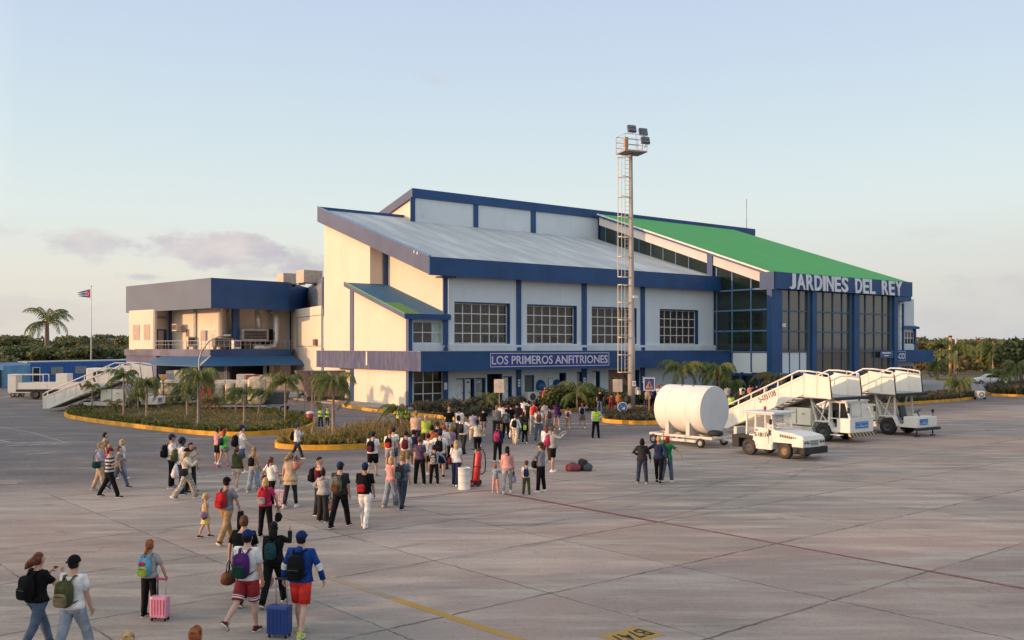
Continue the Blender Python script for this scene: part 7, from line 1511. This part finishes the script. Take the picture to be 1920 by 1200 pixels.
            if kind in ('hb', 'duf'):
                for dx in (-.03, .03): m = MB(); m.tube([(dx, -.09, -L_ - .02), (dx * .5, -.04, -.02), (0, 0, .01), (dx * .5, .04, -.02), (dx, .09, -L_ - .02)], .010, 5); m.build('handle', cloth('black' if c != 'black' else 'charcoal'), t)
    return T_
def suitcase(px, py, w, d, h, c, lab, deg, hand=1.0, trim=None, tilt=0):
    g0 = G(px, py); t = thing('suitcase', lab, 'suitcase', g0, R(deg), 'rolling suitcases'); q = MB(); q.bbox(-w/2, w/2, -d/2, d/2, .06, h, .045); b = q.build('shell', c, t)
    q = MB()
    for k in range(-2, 3): q.bbox(k * w * .17 - .008, k * w * .17 + .008, -d/2 - .006, -d/2 + .004, .12, h - .06, .003)
    q.build('shell_ribs', trim or c, b)
    for sx in (-1, 1): q = MB(); q.tube([(sx * w * .26, d/2 - .04, h), (sx * w * .26, d/2 - .04, hand)], .009, 6); q.build('pull_rod', GREYM, t)
    q = MB(); q.bbox(-w * .3, w * .3, d/2 - .06, d/2 - .02, hand - .02, hand + .02, .01); q.build('grip', trim or BLACK, t)
    for sx in (-1, 1):
        for sy in (-1, 1): q = MB(); q.wheel((sx * w * .38, sy * d * .32, .032), .032, .025, 'x', seg=12); q.build('wheel', [BLACK, BLACK], t)
    t.rotation_euler = (R(tilt), 0, R(deg)); return t
CROWD = """
70|1219|1032|f|25|w1|ph,ph|windy:chestnut||tee:black|jeans:denim|black|woman with dark red ponytail, black t-shirt and jeans holding up a phone, bottom left|bp@black@bulky black backpack with side pouches on the woman with the dark red ponytail
137|1240|1037|m|12|w2|d,d|crop:dark|bcap:black|tee:white|jeans:ldenim|white|man in white t-shirt, pale jeans and black back to front cap, bottom left|bp@olive@olive canvas rucksack with tan base on the man in the back to front cap@x,khaki,olive
281|1157|1015|f|10|s|d,far|braid:ginger||tee:lgrey|trousers:black|black|girl with ginger braid and black trousers holding the pink suitcase handle|bp@skyb@small rainbow coloured backpack on the girl with the ginger braid@x,lime,hotpink
240|1441|1186|f|0|s|d,d|long:blonde||tee:white|jeans:denim|white|person of whom only the blonde top of the head shows at the bottom edge|
367|1432|1177|m|15|s|d,d|crop:ginger||tee:grey|jeans:denim|black|balding reddish haired person whose head only shows at the bottom edge|
457|1130|963|m|8|w1|far,d|short:brown||tee:black|trousers:charcoal|black|man with bushy brown hair and black t-shirt carrying a brown duffel bag|duf@brown@brown and black duffel bag in the left hand of the bushy haired man@l
513|1133|975|f|5|w2|d,pt|long:black||jacket:black|trousers:black|black|person all in black with long black hair raising a phone|bp@teal@dark teal backpack on the person all in black@0.8;duf@pink@pink and black striped bag held by the person all in black@l
464|1186|995|m|12|k|d,d|crop:dark|cap:royal|tee:white|shorts:redstripe|maroon|man in white t-shirt, blue cap and red shorts with white stripes|bp@purple@purple and green backpack on the man in red striped shorts@x,darkgreen,purple
564|1190|997|m|10|v1|far,far|crop:dark|cap:royal|jacket:blue|shorts:brightred|lime|man in blue sports jacket and bright red shorts pulling the blue suitcase|bp@black@flat black backpack over the blue sports jacket@x,black
498|1006|897|f|8|a|d,far|bob:blonde||polo:hotpink|trousers:black|black|blonde woman in hot pink polo shirt and black trousers|bp@red@red backpack with pale grey netting on the woman in hot pink@x,lgrey;hb@black@black round bag hanging from the hand of the woman in hot pink@r
424|1018|892|m|20|w1|d,far|crop:dark|cap:black|tee:grey|trousers:tan|brown|man in grey t-shirt, tan trousers and black cap|bp@red@large bright red backpack on the man in tan trousers@x,red;jk@black@black jacket hanging from the hand of the man in tan trousers@r
385|1007|927|f|70|v1|back,d|windy:blonde||dress:yellow|short:charcoal|black|little girl with windblown blonde hair in a yellow dress|sb@lilac@small purple bag of the little girl in yellow@r
206|932|838|m|80|bw|d,ph|crop:dark|cap:maroon|tee:stripes|trousers:black|black|person in black and white striped shirt striding in black trousers|
223|915|835|m|75|w1|d,d|short:brown||tee:grey|jeans:denim|navy|man in grey t-shirt and jeans beside the striped shirt|
197|893|812|m|60|s|d,d|short:dark||tee:khaki|jeans:khaki|black|tall man in olive brown t-shirt at the back of the left group|
187|920|830|f|75|v2|d,hold|short:dblonde||hoodie:lavender|trousers:beige|lgrey|woman in lavender hoodie and beige trousers, leftmost in the left group|sb@darkgreen@dark green bag of the woman in the lavender hoodie@r
205|906|833|m|60|s|d,d|bald||tee:magenta|trousers:charcoal|black|bald person in dark pink shirt half hidden in the left group|
228|898|824|f|80|v1|d,d|bob:blonde||tee:white|jeans:ldenim|white|curly blonde woman in light jeans at the right of the left group|
322|914|815|m|65|s|d,d|crop:dark|cap:navy|tee:white|trousers:black|grey|man in white t-shirt and navy cap holding a white plastic bag|bp@black@black backpack on the man with the white plastic bag@x,black;sack@white@white and orange plastic carrier bag held beside black trousers@r
341|926|818|m|60|s|ph,d|crop:black|cap:navy|polo:white|jeans:navy|navy|dark skinned man in white polo shirt and navy cap looking at a phone|bp@olive@olive and brown rucksack hanging by the man in the white polo@0.9
358|922|831|m|110|s|d,ph|short:dark||tee:cream|trousers:charcoal|black|dark haired man in cream shirt holding up a dark phone|
349|935|838|f|70|w1|d,ph|long:blonde|cap:black|hoodie:cream|wide:leopard|white|blonde woman in cream top and leopard print trousers|sb@charcoal@black woven bag across the hip of the woman in leopard print@r
408|870|803|m|40|s|d,d|short:dark||tee:pink|shorts:black|white|man in pale pink shirt behind the red haired woman|sack@cream@pale tote bag held by the man in the pale pink shirt@l
420|876|805|f|30|v2|d,d|long:redhair||tee:brightgreen|short:grey|magenta|woman with long bright red hair in a bright green top|bp@navy@navy backpack on the woman with bright red hair@0.8
452|888|797|m|60|v1|d,f|crop:dark|cap:navy|tee:white|shorts:denim|white|man in white t-shirt, navy cap and denim shorts walking alone|bp@black@black backpack on the man in denim shorts@x,black
444|921|838|f|20|v1|d,d|pony:chestnut||hoodie:olive|short:cream|white|woman in olive top and cream shorts|
476|922|838|f|15|v2|d,d|long:dblonde||long:beige|wide:ldenim|white|woman with long fair hair, beige top and wide pale jeans|bp@black@small black backpack on the woman in wide pale jeans@0.8
508|948|857|f|30|v1|hip,far|pony:chestnut||tee:white|trousers:black|black|woman with copper ponytail and loose white shirt pulling the patterned suitcase|sb@burgundy@dark red bag on the shoulder of the woman in the loose white shirt@l
545|952|848|f|15|v2|far,hd|windy:dblonde||tunic:beige|leggings:charcoal|white|woman in long beige shirt and grey leggings raising her hand to her face|hb@salmon@pink bag behind the woman in the long beige shirt@r
557|860|795|m|95|w2|strap,d|crop:dark|cap:navy|jacket:white|jeans:dkdenim|white|man in white and red tracksuit top and navy cap by the flower island|bp@black@black backpack on the man in the white tracksuit top@x,black
599|965|858|m|100|s|d,hd|crop:dark||tank:maroon|trousers:charcoal|black|man in dark maroon tank top looking back over his shoulder|bp@black@big black backpack on the man in the maroon tank top@x,black
606|978|882|f|25|s|hip,d|short:dark||hoodie:lgrey|wide:charcoal|grey|woman with short dark hair in pale grey hoodie|hb@salmon@salmon pink cloth bag beside the pale grey hoodie@r;sack@grey@grey sack held low by the woman in the pale grey hoodie@l
638|988|864|m|15|bw|d,d|crop:dark|cap:navy|tee:charcoal|trousers:black|black|man in black t-shirt and navy cap with legs wide in mid stride|bp@camo@camouflage olive rucksack on the wide striding man@x,brown
684|988|868|m|10|v1|d,d|crop:dark|cap:royal|tee:black|trousers:white|white|man in black t-shirt, white trousers and blue cap|bp@black@black and red backpack on the man in white trousers@x,red
733|950|856|f|35|v2|hold,d|bob:blonde||long:pink|wide:ldenim|white|blonde curly woman in pink top and pale jeans|jk@navy@navy and green clothes carried by the blonde curly woman@l
754|954|852|m|20|v1|d,d|short:dblonde||tee:denim|trousers:dkdenim|black|man in steel blue t-shirt and dark trousers beside the curly blonde woman|bp@charcoal@dark backpack with a round grey hat, between the pair in blue and pink@x,slate
699|894|809|m|15|v2|d,d|crop:dark|cap:navy|tee:white|shorts:black|grey|man in white t-shirt and black shorts with navy cap, leftmost by the kerb|bp@black@black and red backpack on the leftmost man by the kerb@x,maroon
731|882|806|m|10|s|d,d|crop:ginger||tee:white|shorts:lgrey|white|ginger haired bare headed man in white t-shirt by the flower island|bp@black@black and red backpack on the ginger haired man@x,brightred
738|880|802|m|30|s|d,d|crop:dark|cap:navy|tee:white|shorts:denim|white|man in navy cap half hidden behind the ginger haired man|
761|884|808|m|5|v1|d,d|crop:dark|cap:navy|tee:white|shorts:khaki|white|man in white t-shirt and khaki shorts with navy cap|bp@maroon@dark maroon backpack on the man in khaki shorts@x,maroon
787|908|820|f|10|a|d,d|short:chestnut||tee:darkpattern|trousers:black|black|heavy set person in dark patterned shirt and black trousers|
803|890|813|m|15|v1|d,d|crop:dark|cap:navy|tee:white|shorts:black|white|man in white t-shirt and black shorts behind the small boy|
810|882|798|m|10|s|d,d|short:dark||jacket:orange|shorts:charcoal|black|person in bright orange top in the middle of the crowd|
814|908|836|m|5|a|out,out|short:dark||tee:lgrey|trousers:black|charcoal|boy in grey t-shirt and black trousers held by the hand|bp@charcoal@black and white patterned backpack on the boy in grey@x,lgrey,lgrey
825|896|807|m|8|v2|out,d|crop:dark|cap:royal|tee:white|shorts:royal|black|man in white t-shirt and royal blue shorts|bp@black@black backpack on the man in royal blue shorts@x,black
833|880|797|m|30|s|d,d|crop:ginger||tee:white|trousers:charcoal|black|ginger man half hidden behind the man in royal blue shorts|jk@black@black coat over the arm of the half hidden ginger man@r
855|911|826|f|12|v1|d,d|long:blonde||tee:white|wide:navy|white|blonde woman in white t-shirt and navy blue trousers by the white barrel|sb@burgundy@wine red bag of the blonde woman by the barrel@l
780|846|770|m|8|s|d,d|short:dblonde||tee:peach|trousers:charcoal|black|broad man in pale pink t-shirt and dark trousers|
799|850|778|f|10|s|d,d|pony:blonde||tee:lime|trousers:charcoal|black|woman in lime yellow patterned top beside the broad man in pink|
842|824|763|m|5|s|far,far|bald||tee:black|jeans:ldenim|black|bald broad man in black t-shirt and faded jeans|
869|852|780|m|35|v1|d,out|crop:grey||tee:white|trousers:charcoal|black|heavy man in white t-shirt reaching for the hand of the dark haired woman|bp@charcoal@round dark backpack on the heavy man in white@x,charcoal
895|854|787|f|-5|k|out,d|pony:black||tee:cream|trousers:black|white|woman with long dark ponytail and cream top holding hands|hb@lavender@white and lilac bag of the woman with the dark ponytail@r
861|824|765|m|10|s|d,d|short:dark||polo:white|trousers:charcoal|black|dark haired man in white shirt with black shoulder straps|bp@black@small black backpack on the man in the white shirt@0.7
887|830|771|f|10|s|d,d|bun:dark||tee:lavender|jeans:cream|white|dark haired woman in pale lavender t-shirt|
931|822|760|m|8|s|d,d|bald||tee:grey|trousers:charcoal|black|big bald man in dark grey t-shirt|
933|866|796|f|10|v2|d,d|bun:brown||jacket:navy|trousers:black|white|girl in navy and purple jacket walking alone in black trousers|bp@hotpink@hot pink backpack on the girl in the navy jacket@x,magenta
944|812|757|m|0|s|d,d|short:black||tee:white|shorts:black|white|dark haired man in white t-shirt beside the big bald man|
949|822|767|f|5|s|d,d|short:dark||tee:slate|trousers:black|black|woman in slate grey top with a lime collar|bp@grey@grey backpack on the woman with the lime collar@0.7
958|816|758|f|0|s|d,d|short:black||long:black|trousers:black|black|dark haired person in black, left of two in the thick of the crowd|
969|812|754|m|0|s|d,d|short:black||long:charcoal|trousers:charcoal|black|dark haired person in charcoal, right of two in the thick of the crowd|
966|832|777|f|15|v1|far,far|bun:chestnut||hoodie:white|wide:cream|white|woman in white hoodie and wide cream trousers|bp@black@black backpack on the woman in wide cream trousers@x,black;sack@white@white plastic bag held by the woman in cream trousers@l
974|810|757|f|-10|s|d,d|short:black||tee:red|trousers:black|black|person with a red and dark printed shirt and black hair|
984|831|788|m|0|s|d,d|short:black||jacket:black|trousers:black|white|small child in black with a bright yellow backpack|bp@hivis@bright yellow backpack on the small child in black@0.9
983|802|747|m|-5|s|d,d|short:black||polo:white|trousers:black|black|dark haired man in crisp white shirt at the outdoor unit|
1001|814|752|f|5|s|d,d|bun:chestnut||crop:brightred|trousers:lgrey|white|woman in bright red sleeveless top with bare shoulders|
1010|826|765|m|0|a|d,d|short:dark||tee:white|jeans:denim|black|person in white t-shirt and blue jeans with a brown backpack|bp@brown@brown leather backpack on the person in white and blue jeans@x,brown
1021|806|753|m|5|s|d,d|short:dark||tee:lgrey|trousers:grey|white|man in pale grey t-shirt under the left telephone hood|
1030|818|760|f|0|s|d,d|short:dark||tee:lavender|shorts:grey|white|short haired person in lavender with a brown cloth bundle|bp@brown@brown grey bundle on the back of the person in lavender@0.9
1044|806|751|f|5|s|d,d|long:dark||tee:purple|short:denim|white|woman in a purple top and denim shorts by the hedge|sb@black@black bag of the woman in the purple top@r
1024|866|797|f|5|s|d,d|long:chestnut||long:white|trousers:brown|white|woman with very long chestnut hair and white top|
1037|884|800|m|85|s|pt,pt|short:brown||hoodie:lgrey|shorts:black|white|man in grey hoodie and black shorts taking a photo with raised hands|bp@magenta@pink purple backpack on the man taking a photo@x,magenta
1014|922|831|m|-60|s|cr,d|short:brown|cap:charcoal|tee:grey|trousers:black|white|man in grey t-shirt and black joggers hugging a dark bag|hb@black@black bag hugged by the man in black joggers@l
987|928|866|m|5|s|d,out|crop:brown||tee:cream|trousers:olive|navy|small boy in olive trousers with a bright blue backpack|bp@royal@bright blue backpack on the small boy in olive trousers@1.0
951|925|837|f|10|v2|d,d|long:black||hoodie:pink|leggings:lgrey|white|woman with black hair in a pink hoodie and pale grey leggings|hb@lavender@blue patterned tote of the woman in the pink hoodie@r
929|923|873|f|5|s|d,out|bun:ginger||tee:sky|trousers:pink|white|toddler in pale blue top and pink trousers|bp@sky@tiny pale blue backpack on the toddler@0.8
1065|803|765|m|5|s|d,d|crop:chestnut||tee:white|trousers:tan|white|child in tan trousers walking beside the crossing stripes|bp@red@small red and blue backpack on the child in tan trousers@x,blue
1092|803|756|f|10|s|d,hd|short:redhair||long:lavender|shorts:khaki|white|red haired person in pale top and khaki shorts shading the eyes|bp@black@black backpack on the red haired person in khaki shorts@x,black
1117|821|762|m|165|s|hip,d|short:black||vest:hivis:white|trousers:black|black|worker in yellow safety vest and black trousers standing on the crossing|
1125|776|730|m|10|s|d,d|short:brown||tee:black|jeans:denim|black|man in black t-shirt and jeans with a yellow arm patch by the hedge|
1146|776|737|m|0|s|out,d|short:dark||long:plaid|trousers:maroon|black|person in red plaid shirt and dark red trousers|
1160|774|735|m|0|s|d,d|short:dark||tee:orange|trousers:charcoal|black|person in orange yellow top behind the sign post|
1204|906|823|f|10|s|hip,far|bob:black||jacket:charcoal|jeans:dkdenim|grey|woman with dark hair and dark brown jacket, leftmost of three posing|
1235|906|818|f|20|v1|out,back|bun:blonde||long:navy|leggings:black|black|blonde woman in navy top, middle of three posing|
1251|904|818|f|40|v2|up,out|bob:redhair||tee:green|jeans:denim|white|red haired woman in green top, rightmost of three posing with one arm raised|
1224|772|722|m|0|s|d,d|short:dark||long:navy|trousers:black|black|person in dark navy top behind the warning sign|sb@lgrey@pale grey bag of the person behind the warning sign@l
1213|774|726|m|90|s|d,ph|short:dark||tee:beige|trousers:charcoal|black|person in beige looking down behind the warning sign post|
1235|766|722|f|0|s|d,d|short:redhair||tee:white|trousers:navy|white|red capped person in white at the left end of the tank|
1371|783|738|m|5|s|d,d|short:black||vest:hivis:sky|trousers:black|black|worker in yellow safety vest and blue shirt between tank and stairs|
1364|764|722|m|0|s|d,d|short:dark||tee:lgrey|trousers:khaki|black|person in grey stooping beyond the right end of the tank|
1392|760|722|m|0|s|d,d|short:black||tee:white|trousers:black|black|person in white with dark straps, leftmost in the hall entrance|bp@black@black backpack on the leftmost person in the hall entrance@x,lgrey
1406|757|722|m|5|s|d,hd|short:brown||tee:salmon|trousers:lgrey|white|man in salmon pink shirt with a hand at his head by the entrance|
1419|756|720|m|0|s|d,d|short:dark||tee:navy|trousers:black|black|person in navy in the middle of the hall entrance|
1429|756|722|f|0|s|d,d|long:dark||tee:charcoal|trousers:navy|black|long haired person in charcoal in the hall entrance|
1426|757|728|f|0|s|d,d|bun:dark||tee:hotpink|trousers:black|white|small person in hot pink in the hall entrance|
1434|756|721|m|0|s|d,d|short:dark||polo:white|trousers:charcoal|black|man in white shirt, rightmost in the hall entrance|
1448|757|724|m|0|s|d,d|short:dark||long:charcoal|trousers:charcoal|black|dark clothed person seen through the near stair handrail|
601|802|763|m|185|s|cr,cr|short:dark||vest:hivis:grey|trousers:charcoal|white|worker in yellow vest with folded arms, left of two by the red bucket|
614|802|764|f|170|v1|d,cr|short:dark||vest:hivis:navy|leggings:charcoal|white|worker in yellow vest half hidden by a palm, right of two by the red bucket|
749|810|762|m|5|s|d,d|short:dark||vest:hivis:black|trousers:black|brown|worker in yellow vest behind the drooping small palm|
763|808|761|f|170|s|d,cr|short:black||vest:lime:black|leggings:black|brown|worker in lime vest facing the camera beside the glass door bed|
1022|768|726|f|200|s|hold,d|bun:chestnut||tee:magenta|trousers:charcoal|black|woman in pinkish red top talking under the left telephone hood|
1886|733|711|m|0|s|d,d|short:black||vest:hivis:charcoal|trousers:black|black|tiny worker in bright yellow jacket beside the white car|
1240|765|716|m|180|s|d,ph|short:dark||tee:slate|trousers:black|black|dark figure standing by the doors left of the full palm|
992|806|752|m|0|s|d,d|short:black||tee:charcoal|trousers:charcoal|black|dark clothed person just behind the crisp white shirt|
1006|800|748|f|0|v1|d,d|long:black||tee:black|trousers:grey|white|long haired person in black between the white shirt and the hood|
938|808|756|m|0|s|d,d|short:brown||tee:cream|trousers:khaki|black|man in cream top deep in the crowd behind the big bald man|
953|806|752|f|0|s|d,d|bob:black||tee:burgundy|trousers:black|black|woman in burgundy top deep in the crowd|
1013|812|760|f|5|v2|d,d|pony:brown||tee:peach|short:denim|white|woman in peach top behind the brown leather backpack|bp@grey@grey backpack on the woman in the peach top@0.8
977|826|772|f|10|s|d,d|bun:dark||tee:charcoal|jeans:denim|white|woman in charcoal top beside the yellow backpack child|
906|818|764|m|5|v1|d,d|short:dark||tee:black|shorts:grey|white|man in black t-shirt near the pale sign back|
820|862|792|m|10|s|d,d|crop:brown|cap:navy|tee:black|trousers:charcoal|black|man in black t-shirt and navy cap behind the lime top|
775|876|806|m|10|v1|d,d|crop:dark|cap:navy|tee:navy|shorts:grey|white|man in navy t-shirt and cap behind the patterned shirt|
845|872|800|f|10|s|d,d|pony:dblonde||tee:lilac|trousers:black|white|woman in lilac top behind the blonde woman by the barrel|
1194|763|719|m|0|s|d,d|short:dark||tee:lgrey|trousers:charcoal|black|person in grey in the dark doorway right of the mast|
"""
for ln in CROWD.strip().splitlines():
    a = ln.split('|'); px, fy, ty = float(a[0]), float(a[1]), float(a[2]); skin = 'dark' if 'dark skinned' in a[12] or (px, fy) in ((1117, 821), (749, 810), (763, 808), (1371, 783), (601, 802)) else random.Random(px).choice(['', '', 'pale', 'tan'])
    grp = 'airport workers in yellow vests' if a[9].startswith('vest') else 'passengers walking to the terminal'
    person(px, fy, ty, a[3], float(a[4]), a[5], a[6].split(','), a[7], a[8], a[9], a[10], a[11], a[12], a[13], skin, grp)
suitcase(524, 1194, .40, .24, .56, mat('royal_blue_shell', (.012, .045, .22), .4, var=.15), 'royal blue hard suitcase pulled by the man in red shorts', -12, 1.0)
suitcase(300, 1163, .34, .18, .46, mat('pastel_pink_shell', (.62, .28, .40), .35, var=.1), 'small pastel pink suitcase pulled by the girl with the braid', -8, .76, mat('hot_pink_trim', (.55, .06, .14), .5))
suitcase(527, 951, .36, .22, .58, mat('patterned_purple_shell', (.50, .38, .46), .5, scale=12, var=.2, var2=(.10, .05, .13)), 'lilac and black patterned suitcase between two women with raised handle', -15, 1.0)
suitcase(1210, 776, .40, .25, .62, mat('dark_grey_shell', (.05, .06, .09), .5), 'dark grey suitcase behind the warning sign post', -15, 1.0)
suitcase(1131, 776, .38, .22, .5, mat('dark_green_shell', (.02, .05, .04), .5), 'small dark green suitcase beside the man in black by the hedge', -15, .9)
suitcase(355, 921, .36, .22, .52, mat('navy_shell', (.02, .035, .09), .5), 'small navy suitcase between the men in white shirts', -15, .95)
